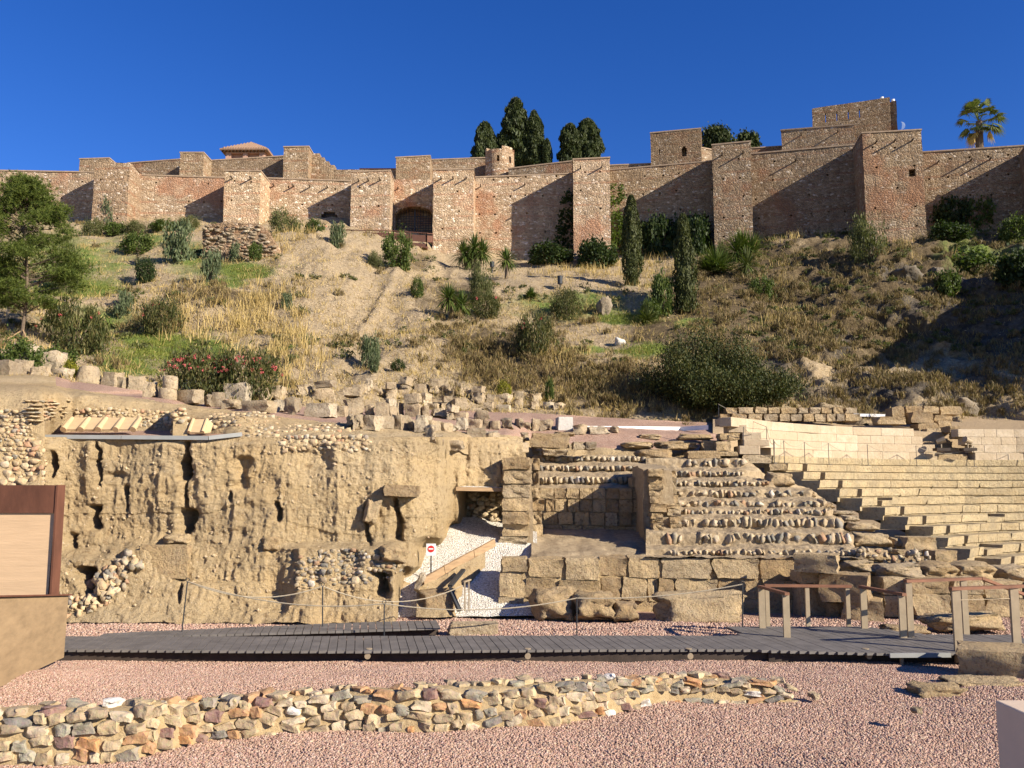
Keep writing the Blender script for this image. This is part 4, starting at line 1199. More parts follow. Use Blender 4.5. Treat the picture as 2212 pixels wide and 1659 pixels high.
loose_row('third row of the central field', [(700, 805, 65, 125), (805, 850, 80, 125), (850, 938, 80, 130), (942, 1025, 78, 145), (1030, 1110, 70, 125), (1112, 1200, 85, 145), (1205, 1250, 110, 165), (1255, 1330, 115, 175), (1345, 1420, 140, 185, 'b'), (1428, 1540, 130, 205), (1545, 1640, 170, 210), (1655, 1740, 165, 205, 'b')], z2)
loose_row('back row of the central field', [(945, 1030, 32, 75), (1045, 1125, 30, 76), (1150, 1238, 20, 82), (1248, 1332, 30, 82, 'b'), (1342, 1410, 28, 76), (1425, 1445, 70, 120), (1450, 1512, 75, 125), (1518, 1562, 70, 112), (1566, 1665, 75, 145, 'b'), (1670, 1735, 85, 140)], z2)
loose_row('two-high stacks right of the field', [(1742, 1860, 78, 148), (1748, 1850, 150, 206), (1872, 1950, 48, 104), (1872, 1945, 106, 172), (1988, 2080, 78, 132, 'b'), (1986, 2062, 132, 188), (2102, 2168, 142, 188), (2122, 2165, 104, 140, 'b'), (2172, 2245, 152, 198, 'b')], z2)
loose_row('lower right group beside pink gravel', [(1585, 1700, 195, 262), (1535, 1640, 262, 322), (1645, 1702, 272, 322), (1532, 1670, 325, 386), (1682, 1765, 337, 400), (1706, 1775, 276, 330), (1778, 1878, 258, 325), (1885, 1945, 258, 320), (1950, 2005, 282, 330), (2005, 2060, 262, 340), (2064, 2160, 267, 340)], z2)
loose_row('short row beside the white edging', [(560, 665, 140, 218, 'w'), (680, 778, 187, 250), (785, 950, 197, 246), (945, 1020, 197, 240, 'b')], z3)
loose_row('tumble above the white path', [(1215, 1320, 445, 560, 'b'), (1350, 1512, 515, 582, 'b'), (1412, 1495, 457, 520, 'b'), (1222, 1330, 352, 392), (1300, 1362, 402, 440), (1690, 1755, 352, 402), (1762, 1862, 402, 450), (1802, 1880, 442, 490, 'b'), (1890, 1962, 432, 490), (1900, 1990, 362, 412, 'b'), (2000, 2105, 432, 492)], z2)
# ---------------------------------------------------------------- walls on and around the earth cliff
def stones_on(sheet, parent, polys, n, smin, smax, meshes, seed, off=0.02, flat=0.8, name='stone', cells=True):
    """stones set in a face: jittered rows inside picture boxes, so that they do not pile up"""
    r = random.Random(seed)
    cnt = 0
    got = []
    for (u0, u1, v0, v1) in polys:
        for _ in range(int((u1 - u0) * (v1 - v0) / 5)):
            w = r.uniform(smin, smax) * r.choice((0.7, 1.0, 1.0, 1.3))
            hh = w * r.uniform(0.55, 0.85)
            u, v = r.uniform(u0, u1), r.uniform(v0, v1)
            if cnt >= n or any(abs(u - a) < (w + c) * 0.40 and abs(v - b) < (hh + d) * 0.40 for a, b, c, d in got):
                continue
            got.append((u, v, w, hh))
            p = sheet.at(u, v)
            k = PX(p.y)
            inst(name, meshes[r.randrange(len(meshes))], (p.x, p.y - off * 0.2, p.z), (r.uniform(-0.2, 0.2), r.uniform(-0.3, 0.3), r.uniform(-0.2, 0.2)), (w * k, w * k * 0.55, hh * k), parent)
            cnt += 1
        v = v1
        while v < v1:
            row_h = r.uniform(smin, smax) * flat
            u = u0 + r.uniform(0, smin)
            while u < u1:
                w = r.uniform(smin, smax) * r.choice((1.0, 1.0, 1.4))
                if cnt < n:
                    p = sheet.at(u + w / 2, v + row_h / 2)
                    k = PX(p.y)
                    s = (w * k * 0.95, w * k * 0.8, row_h * k * r.uniform(0.8, 1.05))
                    inst(name, meshes[r.randrange(len(meshes))], (p.x, p.y - off, p.z), (r.uniform(-0.15, 0.15), r.uniform(-0.25, 0.25), r.uniform(-0.2, 0.2)), s, parent)
                    cnt += 1
                u += w
            v += row_h
    return cnt
t = thing('retaining_wall', 'pale mortared stone facing at the top of the cliff below the loose blocks', 'stone wall', CS.at(700, 965))
stones_on(CS, t, [(612, 790, 932, 946), (608, 805, 946, 962), (618, 800, 962, 976)], 170, 9, 19, PALE, 3, 0.03)
stones_on(TS, t, [(615, 770, 916, 932)], 40, 8, 14, PALE, 4, 0.05)
t = thing('retaining_wall', 'corner of pale stones and flat bricks at the far left above the rust panel', 'stone wall', CS.at(40, 1000))
stones_on(TS, t, [(0, 92, 952, 1044)], 80, 12, 24, PALE, 5, 0.05)
stones_on(TS, t, [(-5, 62, 884, 950)], 60, 8, 18, PALE, 6, 0.06)
for i in range(42):
    u, v = random.uniform(62, 150), 868 + 7 * (i // 7) + random.uniform(-1, 1)
    p = TS.at(u, v)
    inst('brick', PALE[i % 8], (p.x, p.y - 0.05, p.z), (0, 0, random.uniform(-0.1, 0.1)), (random.uniform(0.16, 0.30), 0.2, 0.055), t)
t = thing('niche_wall', 'long stone back wall of the gravelled niche behind the leaning tiles', 'stone wall', TS.at(280, 930))
stones_on(TS, t, [(166, 372, 886, 905), (285, 372, 904, 926)], 120, 8, 15, PALE, 7, 0.05)
t = thing('niche_wall', 'cross wall of pale stones right of the leaning tiles', 'stone wall', TS.at(385, 930))
for i in range(36):
    u, v = random.uniform(374, 404), random.uniform(884, 936)
    p = P(u, v, 23.2 + random.uniform(-0.1, 0.1))
    s = random.uniform(9, 15) * PX(23)
    inst('stone', PALE[i % 8], p, (random.uniform(-0.3, 0.3), 0, random.uniform(-0.4, 0.4)), (s * 1.2, s, s * 0.75), t)
MB().hexa([P(373, 946, 22.9), P(405, 946, 22.9), P(405, 940, 24.5), P(373, 940, 24.5), P(375, 884, 23.2), P(403, 886, 23.2), P(403, 880, 24.6), P(375, 880, 24.6)]).build('mortar_core', MORTAR, t)
t = thing('niche_wall', 'ragged stone wall curving down at the right end of the gravelled niche', 'stone wall', TS.at(520, 930))
stones_on(TS, t, [(452, 575, 893, 906), (455, 520, 905, 925), (535, 605, 905, 950)], 90, 8, 15, PALE, 8, 0.04)
# rough lumps bedded in the cliff
t = thing('rubble_heap', 'heap of whitish rubble sliding down the lower left of the cliff', 'rubble', CS.at(240, 1300))
rr_ = random.Random(31)
for i in range(95):
    f = rr_.random()
    u, v = 165 + 130 * f + rr_.uniform(-45, 35) * (1 - f * 0.5), 1318 - 112 * f + rr_.uniform(-16, 22)
    if u < 148 or v > 1330:
        continue
    p = CS.at(u, v)
    s = rr_.uniform(7, 24 if f > 0.3 else 15) * PX(p.y)
    inst('stone', (PALE if rr_.random() < 0.7 else RUBS)[i % 8], (p.x, p.y - s * 0.15, p.z), (rr_.uniform(0, 3), rr_.uniform(0, 3), rr_.uniform(0, 3)), (s * 1.25, s, s * 0.8), t)
t = thing('rubble_wall_remnant', 'remnant of dark rubble wall with slanting tile scraps at the cliff foot', 'stone wall', CS.at(750, 1290))
stones_on(CS, t, [(690, 790, 1188, 1204), (640, 868, 1204, 1240), (640, 800, 1240, 1262)], 150, 9, 19, RUBS, 9, 0.03)
p = CS.at(845, 1215)
inst('stone', LUMP[1], (p.x + 0.05, p.y, p.z + 0.15), (0, 0.2, 0.3), (0.75, 0.5, 0.42), t)
p = CS.at(872, 1280)
tag(inst('boulder', LUMP[2], (p.x, p.y - 0.1, p.z), (0, 0, 0.4), (0.62, 0.6, 0.85)), 'rounded earthy boulder beside the timber edge at the cliff foot', 'boulder')
p = P(945, 1298, 22.0)
tag(inst('boulder', LUMP[3], (p.x, p.y, p.z), (0, 0, 0.2), (0.95, 0.6, 0.62)), 'squat pale boulder behind the end of the rear walkway', 'boulder')
p = P(906, 1258, 22.1)
tag(inst('boulder', BOU[1], p, (0.3, 0.5, 0.2), (0.2, 0.25, 0.5)), 'small tilted slab leaning at the low end of the timber edge', 'boulder')
p = CS.at(871, 1060)
tag(inst('stone_beam', ASH[2], (p.x, p.y - 0.1, p.z), (0, 0.03, 0.1), (0.95, 0.7, 0.30)), 'long squared stone sticking out of the cliff face', 'stone')
p = CS.at(345, 1215)
tag(inst('plaster_patch', ASH[4], (p.x + 0.08, p.y + 0.05, p.z), (0.02, 0, 0), (1.3, 0.3, 0.85)), 'smooth pale plastered block low in the cliff', 'masonry')
for i, (u, v, w, h, lb) in enumerate(((385, 1165, 60, 22, 'flat pale stone above the plastered block in the cliff'), (590, 1180, 40, 34, 'rough pale stone bulging from the cliff middle'), (715, 1120, 0, 0, ''), (806, 1106, 34, 60, 'leaning stone jamb in the cliff right of centre'), (1110 - 860 + 820, 0, 0, 0, ''))):
    if w:
        p = CS.at(u, v)
        k = PX(p.y)
        tag(inst('embedded_stone', LUMP[i], (p.x, p.y, p.z), (0, 0.2 if i == 3 else 0, 0.2), (w * k, 0.4, h * k)), lb, 'stone')
# scattered bits in the cliff face
pts = []
rc = np.random.default_rng(44)
mbb = MB()
rv, rf_ = None, None
src = RUBS[0]
sv0 = np.array([v.co[:] for v in src.vertices]); sf0 = [tuple(p.vertices) for p in src.polygons]
for i in range(320):
    u, v = rc.uniform(110, 960), rc.uniform(960, 1320)
    p = np.array(CS.at(u, v))
    a = rc.uniform(0, 3.1)
    s = rc.uniform(0.02, 0.075)
    rot = np.array([[math.cos(a), 0, math.sin(a)], [0, 1, 0], [-math.sin(a), 0, math.cos(a)]])
    mbb.add((sv0 * np.array([1.4, 1, 0.8])) @ rot * s + p - np.array([0, 0.01, 0]), sf0)
tag(mbb.build('cliff_pebbles', PALEST), 'small stones and sherds sticking out of the cliff', 'pebbles', kind='stuff')
# gravelled niche floor, metal edging, leaning tiles
NS = Sheet({60: [(930, 24.4), (946, 22.32)], 300: [(929, 24.6), (947, 22.32)], 420: [(930, 24.5), (948, 22.32)], 525: [(934, 23.4), (941, 22.5)]})
V, Fc, uu, vv = NS.grid(40, 8)
tag(obj('niche_gravel', jit(V, 0.02), Fc, PINK, None, True), 'pink gravel floor of the niche on the cliff top', 'gravel', kind='structure')
t = thing('metal_edging', 'long grey metal edging along the top of the cliff', 'edging', P(300, 950, 22.0))
for i, (a, b, m) in enumerate(((75, 262, EDGE), (263, 450, EDGE), (451, 523, WHITE if False else EDGE))):
    va, vb = np.interp([a, b], [75, 450, 523], [943, 946, 938])
    A, B = P(a, va, 22.26), P(b, vb, 22.26 if b < 460 else 22.5)
    MB().bar(A, B, 0.05, 0.10).build('edging_length', m, t)
def tiles():
    t = thing('tile_panel', 'row of cream terracotta tiles leaning on the niche wall', 'tiles', P(214, 930, 23.2))
    a, b = P(138, 930, 23.0), P(288, 930, 23.0)
    up = Vector((0, 0.42, 0.32))
    for i in range(4):
        p, q = a.lerp(b, i / 4 + 0.006), a.lerp(b, (i + 1) / 4 - 0.006)
        n = Vector((0, -0.02, 0.03))
        MB().hexa([p, q, q + n, p + n, p + up, q + up, q + up + n, p + up + n]).build('flat_tile', TERRA, t)
    for i in range(5):
        p = a.lerp(b, i / 4) + Vector((0, -0.04, 0.02))
        MB().tube([p, p + up * 0.5, p + up * 1.04], [0.085, 0.075, 0.06], 10).build('cover_tile', TERRA, t)
    for i in range(4):
        p, q = a.lerp(b, i / 4) + up, a.lerp(b, (i + 1) / 4) + up
        MB().tube([p, q], [0.06, 0.05], 8).build('ridge_tile', TERRA, t)
    t = thing('tile_panel', 'single pair of cream terracotta tiles leaning right of the cross wall', 'tiles', P(430, 935, 23.0))
    a, b = P(408, 936, 22.9), P(438, 936, 22.9)
    n = Vector((0, -0.02, 0.03))
    up = Vector((0, 0.3, 0.36))
    MB().hexa([a, b, b + n, a + n, a + up, b + up, b + up + n, a + up + n]).build('flat_tile', TERRA, t)
    c = P(455, 934, 23.2)
    MB().hexa([b + Vector((0.02, 0, 0)), c, c + n, b + n, b + up + Vector((0.02, 0, 0)), c + up * 0.6, c + up * 0.6 + n, b + up + n]).build('broken_tile', TERRA, t)
    for q in (a, b):
        MB().tube([q + n, q + up + n], [0.05, 0.045], 8).build('cover_tile', TERRA, t)
tiles()
# ---------------------------------------------------------------- theatre: stripped steps
def step_disp(p, u, v):
    q = p.copy()
    a = fbm(p, 2.2, 4, 141) + 0.3 * ridge(p, 5.0, 2, 147)
    q[..., 1] -= 0.05 * a
    q[..., 2] += 0.045 * a
    return q
ROWS_R = [(992, 1009, 30.6), (1018, 1030, 29.8), (1039, 1051, 29.0), (1060, 1075, 28.2), (1082, 1097, 27.3), (1101, 1113, 26.4), (1119, 1140, 25.6), (1152, 1176, 24.7), (1188, 1201, 23.9)]
ENDS = [1610, 1612, 1664, 1748, 1778, 1790, 1812, 1836, 1866]
def step_prof(rows, vend, Dend):
    pr = [(rows[0][0] - 6, rows[0][2] + 2.0)]
    for a, b, D in rows:
        pr += [(a, D + 0.04), (b, D)]
    return pr + [(vend, Dend)]
cols = {}
for u in (1395, 1440, 1607):
    cols[u] = step_prof(ROWS_R, 1206, 23.0)
for i in range(2, 9):
    cols[ENDS[i]] = step_prof(ROWS_R[i:], 1206, 23.0)
SR = Sheet(cols, step_disp)
V, Fc, uu, vv = SR.grid(260, 190)
tR = thing('step_foundation', 'right wing of stripped seating steps with stones set on edge in rows', 'stone steps', P(1600, 1205, 23.2))
obj('concrete_core', V, Fc, CONC, tR, True)
r5 = random.Random(51)
cnt = 0
extra = MB()
for (a, b, D), ue in zip(ROWS_R, ENDS):
    u = 1440 + r5.uniform(0, 8) + (40 if a < 1000 else 0)
    hb = b - a
    while u < ue - 6:
        w = r5.uniform(7, 12) if hb < 14 else r5.uniform(8, 16)
        if r5.random() < 0.9:
            k = PX(D)
            hh = hb * k * r5.uniform(0.6, 1.2)
            p = P(u + w / 2, (a + b) / 2 + r5.uniform(-1, 1.5), D)
            inst('stone', RUBS[r5.randrange(8)], (p.x, p.y + r5.uniform(0.04, 0.1), p.z), (r5.uniform(-0.25, 0.25), r5.uniform(-0.55, 0.4), r5.uniform(-0.5, 0.5)), (w * k * r5.uniform(0.95, 1.2), 0.34, hh * 1.08), tR)
            cnt += 1
        u += w
print('stones right wing', cnt)
ROWS_L = [(986, 998, 31.2), (1006, 1018, 30.2), (1030, 1046, 29.2)]
SL = Sheet({1150: step_prof(ROWS_L, 1057, 28.3), 1405: step_prof(ROWS_L, 1057, 28.3)}, step_disp)
V, Fc, uu, vv = SL.grid(120, 60)
tL = thing('step_foundation', 'left wing of stripped seating steps above the shaded niche', 'stone steps', P(1280, 1056, 28.4))
obj('concrete_core', V, Fc, CONC, tL, True)
for a, b, D in ROWS_L:
    u = 1166
    while u < 1398:
        w = r5.uniform(8, 14)
        k = PX(D)
        p = P(u + w / 2, (a + b) / 2, D)
        if r5.random() < 0.92:
            inst('stone', RUBS[r5.randrange(8)], (p.x, p.y + 0.02, p.z), (r5.uniform(-0.15, 0.15), r5.uniform(-0.5, 0.2), r5.uniform(-0.4, 0.4)), (w * k * 1.08, 0.34, (b - a) * k * r5.uniform(0.85, 1.2)), tL)
        u += w
# ---------------------------------------------------------------- theatre: ashlar
def blk(parent, u0, u1, v0, v1, D, dep=0.7, rz=0.0, me=None, name='block', gap=0.997, rx=0.0):
    c = P((u0 + u1) / 2, (v0 + v1) / 2, D)
    k = PX(D)
    me = me or ASH[r5.randrange(8)]
    return inst(name, me, (c.x, c.y + dep / 2, c.z), (rx + r5.uniform(-0.012, 0.012), r5.uniform(-0.012, 0.012), rz + r5.uniform(-0.03, 0.03)), ((u1 - u0) * k * gap, dep, (v1 - v0) * k * 1.02 * gap), parent)
def zb3(parent, L, D, dep=0.7, me=None, **kw):
    for q in L:
        u0, u1, v0, v1 = z3(*q[:4])
        blk(parent, u0, u1, v0, v1, (q[4] if len(q) > 4 else D) + r5.uniform(-0.05, 0.05), dep, me=me, **kw)
t = thing('ashlar_wall', 'shaded back wall of the niche built of squared blocks', 'stone wall', P(1280, 1150, 28.2))
zb3(t, [(430, 540, 640, 720), (540, 630, 640, 720), (630, 724, 642, 720), (726, 818, 640, 720), (820, 918, 640, 720), (920, 1014, 642, 720), (1014, 1110, 640, 722), (1110, 1200, 640, 722),
        (478, 545, 720, 812), (547, 634, 720, 815), (636, 724, 724, 815), (726, 816, 722, 815), (818, 918, 722, 818), (920, 1010, 724, 818), (1012, 1112, 724, 820), (1114, 1215, 724, 820),
        (460, 565, 815, 910), (568, 680, 818, 910), (682, 798, 818, 912), (800, 908, 818, 912), (910, 1000, 820, 915), (1002, 1104, 820, 915), (1106, 1215, 822, 918),
        (468, 600, 912, 970), (602, 740, 912, 970), (742, 900, 915, 975), (902, 1060, 915, 975), (1062, 1215, 918, 980), (1100, 1150, 560, 638), (1152, 1205, 548, 636)], 28.2, 0.8)
t = thing('ashlar_pillar', 'tall pillar of stacked squared blocks beside the white path', 'pillar', P(1115, 1165, 25.3))
zb3(t, [(155, 375, 415, 510), (158, 388, 515, 610), (150, 372, 615, 712), (155, 365, 715, 810), (158, 368, 812, 906), (158, 362, 908, 996), (130, 352, 998, 1050)], 25.3, 1.3)
zb3(t, [(372, 438, 420, 512), (388, 426, 515, 610), (372, 440, 640, 716), (366, 475, 720, 812), (370, 456, 815, 906), (366, 462, 908, 1000)], 26.7, 1.2)
t = thing('divider_wall', 'narrow stepped wall between the niche and the right wing steps', 'stone wall', P(1430, 1195, 24.6))
zb3(t, [(1225, 1345, 500, 558, 25.5), (1240, 1322, 700, 752, 25.5), (1242, 1365, 755, 818, 25.4), (1244, 1335, 826, 872, 25.3), (1250, 1335, 876, 898, 25.2), (1256, 1340, 900, 952, 25.0), (1262, 1368, 958, 1016, 24.8), (1266, 1356, 1020, 1070, 24.7), (1270, 1350, 1072, 1112, 24.6), (1222, 1330, 560, 610, 25.6), (1228, 1340, 612, 655, 25.6), (1234, 1332, 657, 698, 25.6)], 25.2, 0.9, me=None)
zb3(t, [(1345, 1432, 512, 562, 26.5), (1340, 1440, 565, 690, 26.3), (1338, 1450, 692, 752, 26.0), (1352, 1460, 752, 792, 25.8), (1362, 1466, 795, 848, 25.6), (1385, 1470, 852, 900, 25.4), (1388, 1470, 905, 955, 25.2), (1398, 1478, 960, 1034, 25.0), (1408, 1480, 1040, 1095, 24.9)], 25.2, 1.0)
a0, a1 = P(1402, 1200, 24.9), P(1470, 1200, 24.9)
mb = MB()
zt1, zt2 = P(1430, 1014, 25.4).z, P(1430, 1000, 29).z
face(mb, (a0.x + 0.15, 29.4, 0.8), (a0.x + 0.02, 25.9, 0.8), (a0.x + 0.02, 25.9, zt1), (a0.x + 0.15, 29.4, zt2), None, 0.3, 0.07)
face(mb, (a0.x + 0.02, 25.9, 0.8), (a1.x, 25.9, 0.8), (a1.x, 25.9, zt1), (a0.x + 0.02, 25.9, zt1), None, 0.3, 0.07)
face(mb, (a0.x + 0.02, 25.9, zt1), (a1.x, 25.9, zt1), (a1.x + 0.1, 29.4, zt2), (a0.x + 0.15, 29.4, zt2), None, 0.3, 0.07)
mb.build('rubble_core', CONC, t)
mb = MB()
for q0, q1, D in (((1158, 1052), (1400, 1152), 28.33), ((1088, 992), (1150, 1165), 25.5), ((1150, 1000), (1168, 1165), 26.9)):
    A, B = P(q0[0], q1[1], D), P(q1[0], q0[1], D)
    mb = MB()
    face(mb, (A.x, D, A.z - 0.3), (B.x, D, A.z - 0.3), (B.x, D, B.z), (A.x, D, B.z), None, 0.4, 0.05)
    mb.build('backing', CONC, t)
# niche floor
FS = Sheet({1148: [(1140, 28.6), (1165, 26.0), (1190, 24.5), (1206, 23.6)], 1180: [(1140, 28.6), (1165, 26.4), (1190, 24.5), (1206, 23.4)], 1450: [(1140, 28.6), (1165, 26.4), (1190, 24.5), (1206, 23.4)]}, step_disp)
V, Fc, uu, vv = FS.grid(60, 24)
tag(obj('niche_floor', V, Fc, CONC, None, True), 'rough earth floor of the shaded niche', 'floor', kind='structure')
t = thing('ashlar_wall', 'low front wall of large squared blocks along the orchestra', 'stone wall', P(1400, 1322, 22.9))
zb3(t, [(152, 350, 1150, 1258), (352, 612, 1158, 1300), (614, 872, 1150, 1312), (140, 320, 1262, 1440), (322, 552, 1300, 1445), (554, 876, 1316, 1450), (125, 330, 1440, 1560)], 22.5, 1.0)
zb3(t, [(876, 1082, 1145, 1288), (1084, 1316, 1148, 1298), (1318, 1690, 1150, 1298), (1692, 2042, 1148, 1300), (2044, 2300, 1150, 1310), (880, 1030, 1292, 1455), (1032, 1222, 1296, 1470), (1224, 1298, 1300, 1470), (1300, 1418, 1300, 1470), (1420, 1740, 1298, 1450), (1742, 2064, 1300, 1450), (2066, 2330, 1312, 1470), (1100, 1500, 1450, 1560), (1900, 2300, 1450, 1580)], 23.0, 1.0)
for q0, q1, D in (((1082, 1208), (1297, 1330), 22.62), ((1298, 1208), (1730, 1330), 23.12)):
    A, B = P(q0[0], q1[1], D), P(q1[0], q0[1], D)
    mb = MB()
    face(mb, (A.x, D, A.z - 0.3), (B.x, D, A.z - 0.3), (B.x, D, B.z), (A.x, D, B.z), None, 0.4, 0.03)
    mb.build('backing', EARTH, t)
for q, i, lb in (((370, 690, 1375, 1575), 0, 'largest cream rock mass at the foot of the front block wall'), ((680, 985, 1405, 1568), 1, 'rough cream rock mass right of the largest one'), ((960, 1135, 1455, 1585), 2, 'separate grey boulder sitting in the pink gravel'), ((1290, 1905, 1405, 1600), 3, 'long cream rock mass in the gravel before the right wing')):
    u0, u1, v0, v1 = z3(*q)
    D = 21.7 + 0.2 * (i == 0)
    c = P((u0 + u1) / 2, (v0 + v1) / 2 + 3, D)
    k = PX(D)
    tag(inst('rock_mass', LUMP[i], c, (0, 0, 0), ((u1 - u0) * k * 1.08, 1.1, (v1 - v0) * k * 1.25)), lb, 'rock')
# big blocks at the right, behind the handrails
t = thing('wing_wall', 'corner of very large squared blocks with a vault behind the handrails', 'stone wall', P(1820, 1340, 21.5))
def zb4(L, dep=0.8, me=None, rz=0.0):
    for q in L:
        u0, u1, v0, v1 = z4b(*q[:4])
        blk(t, u0, u1, v0, v1, q[4], dep, q[5] if len(q) > 5 else rz, me)
zb4([(585, 905, 1122, 1258, 21.4, -0.45)], 0.8)
zb4([(590, 800, 1250, 1345, 21.9), (780, 1150, 1275, 1480, 21.4, -0.45), (590, 790, 1345, 1600, 22.3), (800, 960, 1480, 1640, 22.0), (950, 1245, 1462, 1640, 21.3, -0.35)], 1.0)
zb4([(1380, 1690, 1300, 1412, 21.6), (1400, 1690, 1414, 1570, 21.5), (1695, 1930, 1300, 1420, 21.8), (1700, 1940, 1424, 1560, 21.7), (1935, 2230, 1320, 1450, 22.0), (1945, 2230, 1452, 1580, 22.0), (1190, 1380, 1290, 1420, 21.9), (1200, 1390, 1425, 1580, 21.9)], 1.0)
zb4([(1180, 1560, 1205, 1330, 21.9), (2050, 2330, 1215, 1340, 22.8), (930, 1200, 1180, 1280, 22.4)], 1.3, LUMP[0])
zb4([(1500, 1800, 1195, 1330, 22.2), (1750, 2080, 1190, 1330, 22.4)], 1.3, LUMP[4])
zb4([(350, 556, 518, 642, 29.0), (945, 1172, 888, 962, 25.6), (980, 1268, 965, 1075, 24.8), (1008, 1262, 1078, 1192, 24.0), (1270, 1352, 1000, 1085, 24.9), (700, 850, 740, 800, 27.4), (640, 705, 660, 720, 28.2), (820, 1000, 805, 840, 26.8), (900, 1030, 838, 890, 26.2)], 0.9, LUMP[2])
zb4([(1355, 1586, 1000, 1095, 24.6), (1570, 1745, 1098, 1185, 23.9), (1300, 1480, 1095, 1130, 24.2)], 0.8)
for i in range(40):
    u, v = r5.uniform(1855, 2010), r5.uniform(1185, 1225)
    s = r5.uniform(7, 14) * PX(23.6)
    inst('stone', RUBS[i % 8], P(u, v, 23.6 + r5.uniform(-0.2, 0.3)), (r5.uniform(0, 3), r5.uniform(0, 3), r5.uniform(0, 3)), (s * 1.3, s, s * 0.8), t)
# ---------------------------------------------------------------- theatre: the curved seating
CX, CY = 22.0, 20.8
RK = lambda k: 9.7 + 0.6545 * k
ZK = lambda k: 1.0 + 0.299 * k
def arc_angle(u, R):
    m = (u - CU) / F / (cp - (CV - 1050) / F * sp)
    A, B, C = 1 + m * m, -2 * (m * CX + CY), CX * CX + CY * CY - R * R
    d = max(0.0, B * B - 4 * A * C)
    Y = (-B + math.sqrt(d)) / 2 / A
    return math.atan2(Y - CY, m * Y - CX)
BASEV = {}
def arc_block(parent, a0, a1, r0, r1, z0, z1, mat, seed, name='block', wear=0.03, lean=0.09):
    """a block bent to the curve of the seating (a0 > a1, angles from +X)"""
    if 'v' not in BASEV:
        me = rock('tmp', None, 1, 0.004, 0.0, 3, True, tarr=[-0.5, -0.13, -0.09, 0.44, 0.5])
        BASEV['v'] = np.array([v.co[:] for v in me.vertices])
        BASEV['f'] = np.array([p.vertices[:] for p in me.polygons])
        bpy.data.meshes.remove(me)
    b = BASEV['v'] + 0.5
    n = np.stack([fbm(b * 2.2 + seed * 3.7 + q * 19, 1.0, 2, 5) for q in range(3)], -1) * wear * np.array([1.0, 1.0, 0.6])
    a = a0 + (a1 - a0) * b[:, 0]
    r = r0 + (r1 - r0) * b[:, 1] + (np.where(b[:, 2] < 0.385, 0.06, 0.0) - np.where(b[:, 2] > 0.93, 0.03, 0.0)) * (1 - b[:, 1])
    V = np.stack([CX + r * np.cos(a), CY + r * np.sin(a), z0 + (z1 - z0) * b[:, 2]], -1) + n
    o = obj(name, V, BASEV['f'], mat, parent, True)
    o.data.set_sharp_from_angle(angle=0.6)
    return o
U_LEFT = [2150, 2085, 2040, 2010, 1955, 1908, 1860, 1812, 1770, 1736, 1702, 1671]
U_NOTCH = [2175, 2118, 2078, 2040, 1990, 1944, 1896, 1854, 1813, 1776, 1738, None]
tc = thing('stone_seating', 'curved rows of stone seats rising at the right', 'seating', (CX - 8, CY + 8, 1.0))
sd_ = 0
for k in range(12):
    R, zt = RK(k), ZK(k)
    a0 = arc_angle(U_LEFT[k], R)
    amin = math.radians(62)
    a = a0
    nt = arc_angle(U_NOTCH[k], R) if U_NOTCH[k] else None
    while a > amin:
        w = r5.uniform(0.7, 1.5) / R
        b = a - w
        if nt and a > nt > b - 0.02:
            b = nt + 0.008
            if a - b > 0.01:
                sd_ += 1
                arc_block(tc, a, b + 0.0008, R, R + 0.85, zt - 0.42, zt, SEAT, sd_, wear=0.012 if k > 7 else 0.03)
            a = nt - 0.11 / R * 1.0 - 0.008
            nt = None
            continue
        sd_ += 1
        wear = 0.008 if k > 8 else (0.014 if a > a0 - 0.25 else 0.035)
        arc_block(tc, a, b + 0.0002, R + r5.uniform(-0.006, 0.006), R + 0.85, zt - 0.42, zt + r5.uniform(-0.004, 0.004) - (0.1 if k < 9 and r5.random() < 0.05 else 0), SEAT, sd_, wear=wear)
        a = b
print('seat blocks', sd_)
# core under the seats
na, nr = 60, 30
A, Rr = np.meshgrid(np.linspace(math.radians(143), math.radians(50), na), np.linspace(9.4, 16.95, nr), indexing='ij')
kk = (Rr - 9.7) / 0.6545
V = np.stack([CX + Rr * np.cos(A), CY + Rr * np.sin(A), ZK(kk) - 0.62], -1).reshape(-1, 3)
# keep only what lies behind the row ends
uu = CU + F * (V[:, 0] / V[:, 1]) * (cp - (CV - 1050) / F * sp)
lim = np.interp(V[:, 2], [ZK(k) - 0.62 for k in range(12)], U_LEFT) + 2
Fc = grid_faces(na, nr)
Fc = Fc[(uu[Fc] > lim[Fc]).all(1)]
obj('core', V, Fc[:, ::-1].copy(), CONC, tc, True)
# white stone wall above the seats: courses of travertine along a path
PATH = [(1560, 30.4), (1600, 31.3), (1660, 32.9), (1750, 34.8), (1850, 36.3), (1990, 37.4), (2212, 37.9), (2420, 37.4)]
def path_pt(u):
    D = np.interp(u, [a for a, b in PATH], [b for a, b in PATH])
    m = (u - CU) / F / (cp - (CV - 1050) / F * sp)
    return Vector((m * D, D, 0))
TRB = [rock('travertine_%d' % i, TRAV, 150 + i, 0.02, 0.008, 3, False, 0.46) for i in range(4)]
ZW = [ZK(11) - 0.02 + 0.333 * i for i in range(5)]
def white_wall(label, left, right):
    t = thing('travertine_wall', label, 'stone wall', path_pt((left[0] + right[0]) / 2) + Vector((0, 0, ZW[0])))
    for c in range(4):
        u = left[c]
        while u < right[c] - 4:
            w = min(r5.uniform(26, 62), right[c] - u)
            if right[c] - u - w < 14:
                w = right[c] - u
            p, q = path_pt(u), path_pt(u + w)
            d = q - p
            m = (p + q) / 2
            n = Vector((-d.y, d.x, 0)).normalized()
            m = m + n * 0.25
            inst('block', TRB[r5.randrange(4)], (m.x, m.y, (ZW[c] + ZW[c + 1]) / 2), (0, 0, math.atan2(d.y, d.x)), (d.length * 0.998, 0.5 + r5.uniform(-0.012, 0.012), 0.331), t)
            u += w
